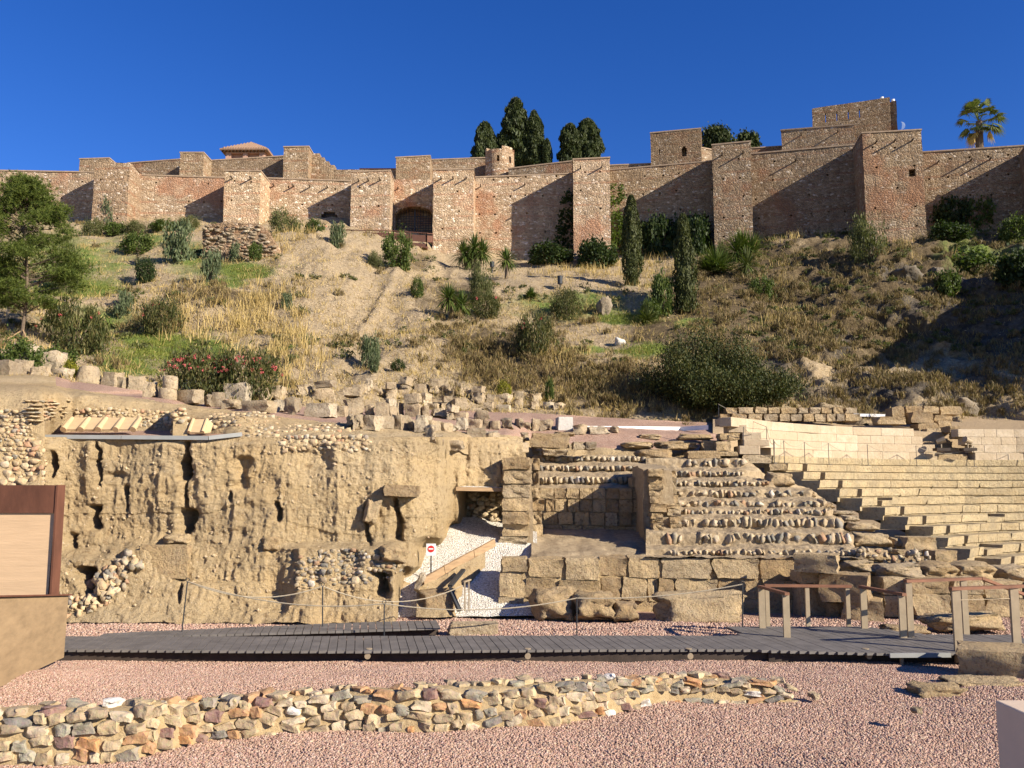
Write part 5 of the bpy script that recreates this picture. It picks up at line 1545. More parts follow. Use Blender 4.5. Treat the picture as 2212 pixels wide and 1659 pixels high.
white_wall('long white travertine wall above the curved seats, stepping down at both ends', [1668, 1645, 1613, 1584], [2028, 2024, 1998, 1980])
white_wall('right piece of the white travertine wall beyond the stair gap', [2110, 2104, 2090, 2076], [2380] * 4)
# low strip closing the gap between them
t = thing('stair_flight', 'small stone stair between the two white walls', 'stairs', path_pt(2060) + Vector((0, 0.4, ZW[0])))
for i in range(4):
    p = path_pt(2066 - 4 * i)
    inst('step', ASH[i], (p.x, p.y + 0.5 + 0.45 * i, ZW[0] + 0.12 + 0.3 * i), (0, 0, 0.1), (1.5, 0.6, 0.3), t)
# end blocks of the white wall at its left, stepping forward
t = thing('stepped_wall_end', 'stepped end blocks at the left of the white travertine wall', 'stone wall', path_pt(1600) + Vector((0, 0, 3.5)))
for (a, b, c, d, m) in ((165, 305, 236, 295, TRB), (140, 292, 335, 396, TRB), (170, 360, 288, 334, TRB), (62, 196, 182, 236, TRB), (160, 386, 396, 460, ASH), (360, 495, 462, 516, ASH), (0, 95, 130, 182, TRB), (0, 160, 240, 290, ASH), (-30, 80, 300, 370, ASH), (-40, 140, 375, 410, ASH)):
    u0, u1, v0, v1 = z4b(a, b, c, d)
    blk(t, u0, u1, v0, v1, 31.4 - (c - 130) * 0.0012, 0.8, 0, m[r5.randrange(4)])
# fill behind the white wall
US = Sheet({1540: [(1080, 33.6), (1010, 34.8), (925, 36), (905, 41), (880, 46)], 1700: [(1080, 35.4), (1010, 37), (925, 38), (912, 42), (885, 46)], 1850: [(1010, 38.3), (935, 38.5), (918, 43), (890, 47)], 2100: [(1010, 39), (935, 39.2), (918, 43), (892, 47)], 2500: [(1010, 39), (935, 39.2), (918, 43), (892, 47)]}, ter_disp)
V, Fc, uu, vv = US.grid(90, 20)
tag(obj('upper_terrace', V, Fc, SOIL, None, True), 'bare earth strip behind the white wall', 'terrace', kind='structure')
t = thing('block_row_wall', 'two courses of loose tan blocks lined up behind the white wall', 'stone wall', P(1690, 912, 40.5))
for v0, v1, ua, ub in ((879, 894, 1568, 1826), (893, 911, 1556, 1850)):
    u = ua
    while u < ub:
        w = r5.uniform(20, 38)
        blk(t, u, u + w, v0 + r5.uniform(-1, 1), v1, 40.6 + (0.3 if v0 < 890 else 0), 0.8, 0, (BLK + ASH)[r5.randrange(16)], gap=0.95)
        u += w
t = thing('upper_ruin', 'ruined stub of squared tan blocks at the top right behind the white wall', 'stone wall', P(2000, 925, 40))
for (a, b, c, d, D) in ((1255, 1350, 45, 180, 40.6), (1350, 1480, 42, 95, 41.0), (1480, 1600, 42, 100, 41.2), (1600, 1770, 45, 110, 41.5), (1395, 1560, 85, 170, 40.2), (1440, 1600, 165, 260, 39.8), (1560, 1700, 110, 160, 41.0), (1150, 1360, 120, 178, 39.6), (1500, 1620, 205, 300, 39.4), (1590, 1690, 150, 230, 40.5), (1675, 1750, 185, 236, 38.2), (1735, 1815, 232, 280, 38.0), (1820, 1880, 275, 330, 37.8)):
    u0, u1, v0, v1 = z4b(a, b, c, d)
    blk(t, u0, u1, v0, v1, D, 0.9)
t = thing('white_edging', 'long white edging strip behind the short row of blocks', 'edging', P(1380, 928, 36.5))
MB().hexa([P(1262, 924, 35), P(1470, 931, 36.8), P(1470, 931, 36.9), P(1262, 924, 35.1), P(1262, 920, 35), P(1470, 922, 36.8), P(1470, 922, 36.9), P(1262, 920, 35.1)]).build('strip', WHITE, t)
MB().hexa([P(1470.5, 931, 36.8), P(1530, 928, 35.5), P(1530, 928, 35.6), P(1470.5, 931, 36.9), P(1470.5, 922, 36.8), P(1530, 918, 35.5), P(1530, 918, 35.6), P(1470.5, 922, 36.9)]).build('end_strip', WHITE, t)
t = tag(MB().hexa([P(1822, 899, 42.5), P(1928, 901, 42.5), P(1928, 901, 42.7), P(1822, 899, 42.7), P(1822, 893, 42.5), P(1928, 895, 42.5), P(1928, 895, 42.7), P(1822, 893, 42.7)]).build('white_edging', WHITE), 'short white edging strip below the rock face', 'edging')
# low walls on the gravelled terrace left of the white wall
t = thing('low_ruin_wall', 'low earthy wall stubs across the pink gravel above the left wing steps', 'stone wall', P(1350, 975, 32))
for (a, b, c, d, D, me) in ((1030, 1280, 300, 350, 32.0, LUMP[0]), (1270, 1620, 295, 362, 31.8, LUMP[1]), (1610, 1830, 292, 372, 31.6, ASH[1]), (1330, 1540, 312, 362, 31.4, LUMP[3]), (1440, 1710, 240, 292, 33.2, LUMP[2]), (1160, 1345, 245, 290, 33.5, LUMP[4]), (1505, 1760, 368, 425, 31.0, ASH[3]), (360, 660, 240, 352, 30.6, ASH[5]), (670, 770, 300, 360, 30.4, BLK[1]), (760, 850, 300, 362, 30.4, BLK[2]), (530, 700, 225, 262, 30.8, LUMP[2]), (1130, 1420, 352, 440, 31.0, LUMP[0]), (450, 560, 360, 400, 30.5, BLK[3]), (540, 640, 362, 400, 30.5, BLK[4])):
    u0, u1, v0, v1 = z3(a, b, c, d)
    blk(t, u0, u1, v0, v1, D, 0.7, 0, me, 'stub')
# ---------------------------------------------------------------- vegetation
def leaves(C, size, rng, asp=0.45, up=None, droop=0.0):
    """one quad leaf at each centre"""
    n = len(C)
    a = rng.normal(size=(n, 3))
    if up is not None:
        a = a * 0.6 + up
    a /= np.linalg.norm(a, axis=1, keepdims=True)
    b = rng.normal(size=(n, 3))
    b -= a * (a * b).sum(1, keepdims=True)
    b /= np.linalg.norm(b, axis=1, keepdims=True)
    s = size * rng.uniform(0.6, 1.35, (n, 1))
    a, b = a * s, b * s * asp
    V = np.stack([C - a * 0.5, C + b * 0.5, C + a * 0.5, C - b * 0.5], 1).reshape(-1, 3)
    return V, np.arange(n * 4).reshape(-1, 4)
def blob_points(n, rng, clumps=40, shell=0.6, flat=0.15):
    """points in a lumpy dome of unit height and unit half-width, base at z = 0"""
    d = rng.normal(size=(clumps, 3))
    d /= np.linalg.norm(d, axis=1, keepdims=True)
    r = rng.uniform(shell, 1.0, (clumps, 1)) ** 0.6
    c = d * r
    c[:, 2] = c[:, 2] * 0.5 + 0.5
    c[:, :2] *= 0.8
    k = rng.integers(0, clumps, n)
    rad = rng.uniform(0.14, 0.30, clumps)[k][:, None]
    p = c[k] + rng.normal(size=(n, 3)) * rad * 0.55
    p[:, 2] = np.abs(p[:, 2])
    return p
def branches(n, rng, h=0.7, r=0.03):
    mb = MB()
    for i in range(n):
        a = rng.uniform(0, 6.28)
        l = rng.uniform(0.35, 0.75)
        mb.tube([(0, 0, -0.05), (0.12 * math.cos(a), 0.12 * math.sin(a), 0.3 * h), (l * math.cos(a), l * math.sin(a), h * rng.uniform(0.6, 1.0))], [r, r * 0.7, r * 0.2], 5, False)
    return mesh('stem', mb.v, mb.f, BARK)
def bush_mesh(mat, seed, n=2600, size=0.11, asp=0.4, clumps=42, up=None, shell=0.55):
    n = int(n * 1.35)
    asp = asp * 1.25
    r = np.random.default_rng(seed)
    V, Fc = leaves(blob_points(n, r, clumps, shell), size, r, asp, up)
    return mesh('foliage', V, Fc, mat)
STEMS = [branches(7, np.random.default_rng(90 + i)) for i in range(3)]
UPV = np.array([0, 0, 1.2])
BM = {
    'green': [bush_mesh(L_GREEN, 1), bush_mesh(L_GREEN, 2, 2200, 0.13)],
    'dark': [bush_mesh(L_DARK, 3, 3000, 0.10), bush_mesh(L_DARK, 4, 2600, 0.11)],
    'blue': [bush_mesh(L_BLUE, 5, 1500, 0.12, 0.4, 34, UPV, 0.35), bush_mesh(L_BLUE, 6, 1300, 0.13, 0.4, 28, UPV, 0.35)],
    'olive': [bush_mesh(L_OLIVE, 7, 3600, 0.09, 0.3, 60, UPV)],
    'oleander': [bush_mesh(L_OLEA, 8, 4200, 0.10, 0.22, 70, UPV), bush_mesh(L_OLEA, 9, 3600, 0.11, 0.22, 60, UPV)],
    'yellow': [bush_mesh(L_YEL, 10, 1500, 0.12)],
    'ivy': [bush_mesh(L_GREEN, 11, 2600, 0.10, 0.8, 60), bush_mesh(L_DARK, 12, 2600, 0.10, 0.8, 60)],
    'shadeivy': [bush_mesh(L_DARK, 12, 2600, 0.10, 0.8, 60)],  # dark leaves stand in for shadow on these ivy mounds
    'scrub': [bush_mesh(L_SCRUB, 13, 1300, 0.16, 0.12, 30, UPV * 1.5, 0.3), bush_mesh(L_SCRUB, 14, 1300, 0.18, 0.10, 26, UPV * 1.5, 0.3)],
}
NB = [0]
def bush(kind, u0, u1, v0, v1, label, sheet=None, flowers=0, name='shrub', cat='shrub', depth=None, group=None, stem=True, sink=0.12):
    """a shrub filling the picture box u0..u1, v0..v1 at the place where its foot meets the slope"""
    NB[0] += 1
    r = np.random.default_rng(1000 + NB[0])
    um = (u0 + u1) / 2
    base = (sheet or HS).at(um, v1) if depth is None else P(um, v1, depth)
    D = base.y
    w, h = (u1 - u0) * PX(D) / 2 * 1.12, (v1 - v0) * PX(D) * 1.05
    t = thing(name, label, cat, base, group)
    ms = BM[kind]
    me = ms[NB[0] % len(ms)]
    inst('foliage', me, base - Vector((0, 0, sink * h)), (0, 0, r.uniform(0, 6.28)), (w, w * 0.9, h * (1 + sink)), t)
    if stem:
        inst('stem', STEMS[NB[0] % 3], base, (0, 0, r.uniform(0, 6.28)), (w, w, h), t)
    for i in range(flowers):
        a, el = r.uniform(-2.9, -0.2), r.uniform(0.3, 1.25)
        p = base + Vector((math.cos(a) * math.cos(el) * w, math.sin(a) * math.cos(el) * w * 0.9, h * (0.25 + 0.72 * math.sin(el))))
        inst('flower', FLOWER, p, (r.uniform(0, 6), r.uniform(0, 6), 0), [PX(D) * r.uniform(5.5, 8.5)] * 3, t)
    return t
_fr = np.random.default_rng(5)
_fv, _ff = leaves(_fr.normal(size=(14, 3)) * 0.25, 0.45, _fr, 0.8)
FLOWER = mesh('flower', _fv, _ff, L_PINKF)
# --- shrubs on the slope
bush('blue', 218, 254, 438, 490, 'tall blue-green weed against the battered brick tower')
for i, (u0, u1, v0, v1, lb) in enumerate([
        (172, 226, 470, 504, 'low green hedge bush at the foot of the battered tower'), (222, 276, 478, 504, 'low green hedge bush right of the blue-green weed by the battered tower'),
        (268, 330, 478, 502, 'low green hedge bush at the right corner of the battered tower'), (322, 388, 474, 496, 'low green hedge bush under the wall between battered tower and second tower'),
        (376, 434, 463, 490, 'rounded green hedge bush at the right end of the hedge, beside the second tower')]):
    bush('green' if i % 2 else 'olive', u0, u1, v0, v1, lb, name='hedge_bush', cat='bush')
bush('green', 262, 332, 505, 545, 'spreading green bush below the hedge on the left slope')
bush('blue', 348, 436, 492, 572, 'big blue-green bush left of the ruined wall stump')
bush('blue', 430, 478, 540, 608, 'blue-green bush hanging below the left corner of the ruined stump')
bush('blue', 494, 528, 532, 570, 'small blue-green bush at the foot of the ruined stump')
bush('green', 535, 570, 538, 572, 'small green bush at the right foot of the ruined stump')
bush('dark', 287, 339, 556, 606, 'small round dark green bush casting a shadow on the grass')
bush('olive', 576, 654, 451, 502, 'grey-green bush behind the straw beside the small gate')
bush('green', 656, 702, 484, 512, 'low green bush just left of the small gate')
bush('blue', 708, 748, 488, 542, 'blue-green bush below the small gate railing')
bush('olive', 108, 168, 515, 625, 'dense olive bush right behind the pine crown')
bush('oleander', 84, 236, 655, 752, 'broad olive-brown oleander right of the pine trunk', flowers=5)
bush('blue', 240, 288, 630, 680, 'grey-green weed right of the broad oleander')
bush('oleander', 300, 402, 652, 722, 'oleander behind a row of dry reeds', flowers=4)
bush('oleander', 348, 505, 766, 854, 'left half of the wide pink-flowering oleander behind the column drums', flowers=34)
bush('oleander', 440, 612, 764, 858, 'right half of the wide pink-flowering oleander behind the loose blocks', flowers=42)
bush('green', -10, 90, 738, 802, 'low green bush under the pine behind the leftmost blocks')
bush('green', 80, 168, 752, 800, 'low green bush behind the boulder pile at far left')
bush('yellow', 132, 172, 792, 824, 'bright yellow-green bush tucked behind the loose blocks')
bush('blue', 603, 634, 642, 678, 'small blue-green weed on the bare scree')
bush('green', 820, 896, 512, 580, 'green bush under the railing of the arched gate')
bush('olive', 792, 832, 548, 580, 'pale dry bush left of the green bush under the railing')
bush('green', 884, 918, 606, 644, 'small green weed midway down the scree')
bush('blue', 772, 826, 734, 800, 'tall blue-green weed low on the scree')
bush('blue', 792, 826, 780, 828, 'lower blue-green weed at the foot of the scree')
bush('dark', 843, 877, 796, 818, 'tiny dark green plant at the foot of the scree')
bush('olive', 1010, 1072, 578, 652, 'tall soft olive bush between the yuccas')
bush('oleander', 1008, 1086, 634, 682, 'low oleander at the foot of the tall olive bush', flowers=2)
bush('oleander', 1184, 1264, 632, 684, 'rounded oleander left of the big boulder')
bush('oleander', 1106, 1202, 686, 762, 'large oleander standing alone in mid slope', flowers=5)
bush('green', 1378, 1432, 650, 690, 'green bush behind the small cycad')
bush('green', 1402, 1458, 598, 680, 'bright green bush against the left side of the right slope cypress')
bush('yellow', 1070, 1108, 824, 856, 'yellow-green tuft above the stacked blocks')
bush('green', 1176, 1198, 820, 866, 'slender green sprig above the stacked blocks')
bush('olive', 1830, 1920, 486, 572, 'grey-green olive bush in front of the window tower')
bush('ivy', 2006, 2090, 430, 495, 'left of two leafy green bushes against the far right wall')
bush('ivy', 2076, 2156, 428, 495, 'right of two leafy green bushes against the far right wall')
bush('ivy', 1990, 2090, 503, 536, 'flat ivy mound below the leafy wall bushes')
bush('ivy', 2048, 2165, 530, 576, 'wide ivy mound on the right slope')
bush('green', 2158, 2236, 478, 530, 'green bush at the right edge of the picture under the wall')
bush('green', 1618, 1678, 594, 640, 'green bush right of the yellowish yucca')
bush('ivy', 2140, 2250, 575, 640, 'ivy patch at the right edge of the shaded slope')
bush('ivy', 2010, 2068, 598, 645, 'small leafy bush at the edge of the big shadow')
bush('ivy', 1236, 1336, 522, 576, 'ivy mound at the foot of the tall middle tower', name='ivy', cat='ivy')
bush('shadeivy', 1388, 1470, 470, 548, 'ivy mound coloured dark for shade between the two slope cypresses', name='ivy', cat='ivy')
bush('shadeivy', 1466, 1540, 468, 545, 'ivy mound coloured dark for shade right of the second slope cypress', name='ivy', cat='ivy')
bush('shadeivy', 1130, 1240, 535, 575, 'low ivy coloured dark for shade left of the tall middle tower', name='ivy', cat='ivy')
bush('olive', 1545, 1590, 520, 560, 'soft grey-green bush behind the agave at the slim tower')
# --- large tamarisk
def tamarisk():
    r = np.random.default_rng(77)
    base = HS.at(1560, 896)
    t = thing('tamarisk', 'huge feathery dark olive tamarisk bush above the theatre', 'bush', base)
    pts = []
    for i in range(230):
        a, q = r.uniform(0, 6.28), r.uniform(0, 1) ** 0.6
        top = np.array([math.cos(a) * q * 4.1, math.sin(a) * q * 2.4, 5.0 * (1 - 0.5 * q * q) * r.uniform(0.6, 1.0) * (0.82 + 0.4 * float(vnoise(np.array([math.cos(a) * 2.1, math.sin(a) * 2.1, q * 1.5]), 4)))])
        m = 420
        s = r.uniform(0.12, 1, (m, 1)) ** 0.7
        root = np.array([math.cos(a) * 0.9 * q, math.sin(a) * 0.8 * q, 0.0])
        bend = np.array([math.cos(a) * q * 2.6, math.sin(a) * q * 1.5, 1.4])
        c = root * (1 - s) ** 2 + 2 * bend * s * (1 - s) + top * s * s
        pts.append(c + r.normal(size=(m, 3)) * (0.12 + 0.16 * s))
    V, Fc = leaves(np.concatenate(pts), 0.13, r, 0.38, np.array([0, 0, 0.9]))
    V[:, 2] = np.maximum(V[:, 2], -0.3)
    obj('foliage', V + np.array(base), Fc, L_TAMA, t)
    inst('stem', STEMS[0], base, (0, 0, 0), (2.2, 2.2, 3.5), t)
tamarisk()
# --- cypresses
def cypress(u, v0, v1, wpx, D, label, mat, seed, lobes=1, sheet=True, group=None, tp=1.6):
    r = np.random.default_rng(seed)
    base = HS.at(u, v1) if sheet else P(u, v1, D)
    D = base.y
    h, w = (v1 - v0) * PX(D), wpx * PX(D) / 2
    t = thing('cypress_tree', label, 'cypress', base, group)
    n = int(5200 * lobes)
    z = r.uniform(0.03, 1, n)
    prof = np.where(z < 0.25, 0.72 + 0.28 * z / 0.25, np.sqrt(np.clip(1 - np.clip((z - 0.22) / 0.79, 0, 1) ** tp, 0.0, 1)))
    a = r.uniform(0, 6.28, n)
    lump = 1 + 0.38 * vnoise(np.stack([np.cos(a) * 2.2 + seed, np.sin(a) * 2.2, z * 9 * h / 6], -1), seed) + 0.10 * vnoise(np.stack([np.cos(a) * 6 + seed, np.sin(a) * 6, z * 26], -1), seed + 1)
    q = w * prof * lump * r.uniform(0.72, 1.0, n) ** 0.5
    C = np.stack([np.cos(a) * q, np.sin(a) * q, z * h], -1)
    V, Fc = leaves(C, 0.30 * max(0.7, w), r, 0.35, np.array([0, 0, 1.6]))
    obj('crown', V + np.array(base), Fc, mat, t)
    # a dense core keeps the sky from showing through
    mb = MB()
    zz = np.linspace(0.02, 0.97, 12)
    pr = np.where(zz < 0.25, 0.72 + 0.28 * zz / 0.25, np.sqrt(np.clip(1 - np.clip((zz - 0.22) / 0.79, 0, 1) ** tp, 0.0, 1)))
    mb.tube([base + Vector((0, 0, a_ * h)) for a_ in zz], [max(0.02, b_ * w * 0.68) for b_ in pr], 9)
    mb.build('inner_crown', mat, t)
    MB().tube([base - Vector((0, 0, 0.4)), base + Vector((0, 0, h * 0.5))], [w * 0.22, w * 0.1], 8).build('trunk', BARK, t)
cypress(1366, 405, 613, 43, 0, 'left of the two slim dark cypresses standing on the slope', L_CYPF, 31)
cypress(1480, 452, 678, 50, 0, 'right of the two slim dark cypresses standing on the slope, nearer the yuccas', L_CYPF, 32)
cypress(1048, 257, 372, 58, 98, 'shortest broad cypress behind the round turret, at the left of its group', L_CYP, 33, 1.6, False)
cypress(1114, 203, 372, 74, 99, 'tallest cypress behind the round turret', L_CYP, 34, 2.2, False)
cypress(1154, 230, 372, 48, 98, 'pointed cypress just right of the tallest one', L_CYP, 35, 1.5, False)
cypress(1182, 294, 372, 24, 97, 'thin small cypress at the right end of the turret group', L_CYP, 36, 0.8, False)
cypress(1233, 262, 372, 58, 97, 'left of two broad cypresses behind the tall middle tower', L_CYP, 37, 1.7, False)
cypress(1270, 250, 372, 62, 98, 'right and taller of two broad cypresses behind the tall middle tower', L_CYP, 38, 1.8, False)
# --- round trees behind the upper towers
def round_tree(u0, u1, v0, v1, D, label, seed):
    r = np.random.default_rng(seed)
    base = P((u0 + u1) / 2, v1, D)
    w, h = (u1 - u0) * PX(D) / 2, (v1 - v0) * PX(D)
    t = thing('evergreen_tree', label, 'tree', base)
    p = blob_points(5000, r, 70, 0.5) * np.array([w, w, h])
    V, Fc = leaves(p, 0.42, r, 0.4, np.array([0, 0, 1.0]))
    obj('crown', V + np.array(base), Fc, L_CYP, t)
    MB().tube([base - Vector((0, 0, 3)), base + Vector((0, 0, h * 0.6))], [0.3, 0.15], 8).build('trunk', BARK, t)
round_tree(1508, 1592, 277, 330, 92, 'wide dark evergreen crown behind the tower with the arched window', 41)
round_tree(1586, 1645, 287, 330, 93, 'smaller dark evergreen crown left of the upper fortress block', 42)
# --- yuccas
def sword_leaves(c, n, L, w, r, droop=0.5, lo=-0.5):
    V, Fc = [], []
    for i in range(n):
        a = r.uniform(0, 6.28)
        el = r.uniform(lo, 1.45)
        d = np.array([math.cos(a) * math.cos(el), math.sin(a) * math.cos(el), math.sin(el)])
        s = np.array([-math.sin(a), math.cos(a), 0]) * w / 2
        l = L * r.uniform(0.7, 1.1)
        k = len(V)
        m = c + d * l * 0.55 + np.array([0, 0, -droop * 0.05 * l])
        e = c + d * l + np.array([0, 0, -droop * l * 0.35 * math.cos(el)])
        V += [c - s * 0.6, c + s * 0.6, m + s, m - s, e]
        Fc += [(k, k + 1, k + 2, k + 3), (k + 3, k + 2, k + 4)]
    return V, Fc
def yucca(u, v0, v1, wpx, heads, label, seed, mat=None, trunk=True, name='yucca', D=None):
    r = np.random.default_rng(seed)
    base = HS.at(u, v1) if D is None else P(u, v1, D)
    k = PX(base.y)
    t = thing(name, label, name, base)
    for du, dv, hr in heads:
        c = np.array(base + Vector((du * k, r.uniform(-0.3, 0.3), dv * k)))
        V, Fc = sword_leaves(c, 210, hr * k * 1.45, max(0.065, 2.1 * k), r, 0.8, -0.9 if trunk else 0.0)
        obj('leaf_head', V, Fc, mat or L_YUC, t)
        if trunk:
            MB().tube([base + Vector((du * k * 0.4, 0, -0.3)), Vector(c)], [0.16, 0.11], 8).build('trunk', BARK, t)
yucca(1021, 515, 590, 70, [(-20, 38, 30), (4, 50, 30), (22, 40, 28), (-4, 26, 26)], 'many-headed yucca under the wide wall right of the gate tower', 51)
yucca(1094, 537, 606, 38, [(0, 46, 25)], 'single-stemmed yucca right of the many-headed yucca', 52)
yucca(980, 617, 688, 70, [(-10, 42, 32), (18, 30, 28)], 'two-headed yucca lower on the slope left of the olive bush', 53)
yucca(1544, 550, 604, 70, [(0, 18, 44), (-14, 12, 36), (14, 12, 36)], 'spiky green agave left of the slim tower foot', 54, trunk=False)
yucca(1604, 512, 568, 70, [(-10, 26, 42), (20, 24, 38), (4, 34, 38)], 'large spiky yucca at the foot of the slim tower', 55)
yucca(1614, 556, 604, 50, [(0, 24, 34)], 'yellowish yucca below the large spiky one', 56, L_PALM)
yucca(1448, 506, 545, 26, [(0, 20, 18)], 'small yucca half hidden behind the right slope cypress', 57)
yucca(1147, 624, 646, 30, [(0, 3, 18)], 'small spiky plant on the grass terrace', 58, trunk=False)
yucca(1398, 660, 700, 54, [(0, 5, 30)], 'small cycad with arching yellow-green fronds', 59, L_PALM, False, 'cycad')
# --- fan palm
def palm():
    r = np.random.default_rng(61)
    D = 84
    base, c = P(2117, 350, D), P(2115, 262, D)
    k = PX(D)
    t = thing('palm_tree', 'fan palm rising behind the far right wall', 'palm', base)
    MB().tube([base, base + (c - base) * 0.5, c], [0.42, 0.36, 0.3], 10).build('trunk', BARK, t)
    for i in range(46):
        a = r.uniform(0, 6.28)
        el = r.uniform(-1.15, 1.4)
        L = r.uniform(42, 60) * k
        d = Vector((math.cos(a) * math.cos(el), math.sin(a) * math.cos(el), math.sin(el)))
        p0, p1 = c, c + d * L * 0.62
        V, Fc = [], []
        sd = Vector((-math.sin(a), math.cos(a), 0))
        nn = sd.cross(d)
        V += [p0 - sd * 0.03, p0 + sd * 0.03, p1 + sd * 0.03, p1 - sd * 0.03]
        Fc.append((0, 1, 2, 3))
        for j in range(13):
            q = (j - 6) / 6 * 1.35
            f = (d * math.cos(q) + sd * math.sin(q)).normalized()
            e = p1 + f * L * 0.45 + Vector((0, 0, -0.22 * L * r.uniform(0.4, 1)))
            m = p1 + f * L * 0.25
            w = nn.cross(f).normalized() * 0.075
            n0 = len(V)
            V += [p1, m + w, e, m - w]
            Fc.append((n0, n0 + 1, n0 + 2, n0 + 3))
        obj('frond', V, Fc, L_STRAW if el < -1.0 else L_PALM, t)
palm()
# --- pine at the left
def pine():
    r = np.random.default_rng(71)
    base = HS.at(44, 724)
    k = PX(base.y)
    t = thing('pine_tree', 'bright green pine with props at its trunk at the left edge', 'pine', base)
    C = lambda u, v, dy=0: base + Vector(((u - 44) * k, dy, (724 - v) * k))
    MB().tube([C(42, 735), C(45, 680), C(50, 620), C(40, 520), C(25, 430), C(22, 380)], [0.085, 0.075, 0.07, 0.06, 0.04, 0.02], 8).build('trunk', BARK, t)
    for a, b in ((C(44, 700), C(8, 735, -0.5)), (C(44, 698), C(74, 732, -0.6)), (C(44, 700), C(40, 738, 0.6))):
        MB().tube([a, b], 0.03, 6).build('prop', WOODP, t)
    clumps = []
    for i in range(125):
        v = r.uniform(362, 645)
        wl = np.interp(v, [350, 380, 420, 470, 560, 610, 650], [18, 40, 76, 112, 122, 105, 55])
        a = r.uniform(0, 6.28)
        q = r.uniform(0.2, 1) ** 0.6
        c = C(34 + math.cos(a) * wl * q + (12 if v > 520 else 0), v, math.sin(a) * wl * k * q * 0.8)
        clumps.append(c)
        tr = C(np.interp(v, [380, 430, 520, 620], [22, 25, 40, 50]), v + 25)
        MB().tube([tr, (tr + c) / 2 + Vector((0, 0, 0.05)), c], [0.025, 0.018, 0.008], 5, False).build('branch', BARK, t)
    pts, d = [], []
    for c in clumps:
        for j in range(60):
            cc = np.array(c) + r.normal(size=3) * np.array([0.27, 0.27, 0.14])
            m = 16
            dd = r.normal(size=(m, 3)) + np.array([0, 0, 0.7])
            dd /= np.linalg.norm(dd, axis=1, keepdims=True)
            pts.append(cc + 0 * dd)
            d.append(dd)
    pts, d = np.concatenate(pts), np.concatenate(d)
    L = r.uniform(0.10, 0.21, (len(pts), 1))
    s = np.cross(d, r.normal(size=d.shape))
    s /= np.linalg.norm(s, axis=1, keepdims=True)
    s *= 0.011
    V = np.stack([pts - s, pts + s, pts + d * L], 1).reshape(-1, 3)
    obj('needles', V, np.arange(len(V)).reshape(-1, 3), L_PINE, t)
pine()
b2 = HS.at(16, 690)
t = thing('young_tree', 'thin pale trunk of a young tree left of the pine', 'tree', b2)
MB().tube([b2 - Vector((0, 0, 0.2)), b2 + Vector((0.05, 0, 0.7)), b2 + Vector((0, 0, 2.2))], [0.07, 0.06, 0.03], 8).build('trunk', STEEL, t)
inst('crown', BM['green'][0], b2 + Vector((0, 0, 1.0)), (0, 0, 1), (0.9, 0.9, 1.6), t)
# --- dry grass, dry scrub, reeds: nobody could count them
def blades(name, label, pts, n, L, w, mat, seed, spread=0.15, lean=0.5):
    r = np.random.default_rng(seed)
    C = np.repeat(pts, n, 0)
    C = C + r.normal(size=C.shape) * np.array([spread, spread, 0.02])
    d = r.normal(size=C.shape) * lean + np.array([0, 0, 1.0])
    d /= np.linalg.norm(d, axis=1, keepdims=True)
    ln = L * r.uniform(0.5, 1.3, (len(C), 1))
    a = r.uniform(0, 6.28, len(C))
    s = np.stack([np.cos(a), np.sin(a), 0 * a], -1) * w
    tip = C + d * ln
    mid = C + d * ln * 0.5
    V = np.stack([C - s, C + s, mid + s * 0.8, tip, mid - s * 0.8], 1).reshape(-1, 3)
    o = obj(name, V, np.arange(len(V)).reshape(-1, 5), mat)
    tag(o, label, 'grass' if 'grass' in name else 'scrub', kind='stuff')
def hill_points(n, seed, weight):
    r = np.random.default_rng(seed)
    u = r.uniform(-60, 2270, n * 4)
    lo, hi = np.interp(u, HS.us, HS.lo), np.interp(u, HS.us, HS.hi)
    v = lo + (hi - lo) * r.uniform(0.02, 0.97, n * 4)
    w = weight(u, v)
    k = r.uniform(0, 1, n * 4) < w
    return HS.pts(u[k][:n], v[k][:n])
def w_straw(u, v):
    n = vnoise(np.stack([u / 60, v / 30, 0 * u], -1), 3) * 0.5 + 0.5
    g = np.exp(-((u - 350) / 140) ** 2 - ((v - 760) / 40) ** 2) + np.exp(-((u - 170) / 110) ** 2 - ((v - 618) / 22) ** 2)
    scree = np.exp(-((u - 760) / 90) ** 2 - ((v - 690) / 130) ** 2)
    return np.clip(0.25 + 0.9 * (n - 0.35), 0.05, 1) * (1 - 0.6 * sstep(1450, 1600, u)) * (1 - 0.85 * np.clip(g, 0, 1)) * (1 - 0.5 * scree)
blades('dry_grass', 'dry straw-coloured grass over the slope', hill_points(8500, 5, w_straw), 8, 0.30, 0.014, L_STRAW, 6, 0.22, 0.75)
def w_tall(u, v):
    f = lambda cu, cv, ru, rv: np.exp(-((u - cu) / ru) ** 2 - ((v - cv) / rv) ** 2)
    return np.clip(f(620, 520, 40, 30) + f(1280, 590, 110, 14) + f(1420, 575, 40, 20) + f(1700, 520, 60, 16) + f(1950, 540, 45, 22) + f(1410, 590, 60, 30) + f(540, 690, 100, 50) + f(1190, 770, 50, 14) + f(620, 790, 60, 45) + f(380, 690, 60, 30) * 0.6 + f(1700, 700, 60, 60) * 0.3, 0, 1)
blades('tall_dry_grass', 'stands of tall pale dry grass below the walls', hill_points(1500, 8, w_tall), 16, 0.75, 0.018, L_STRAW, 9, 0.25, 0.3)
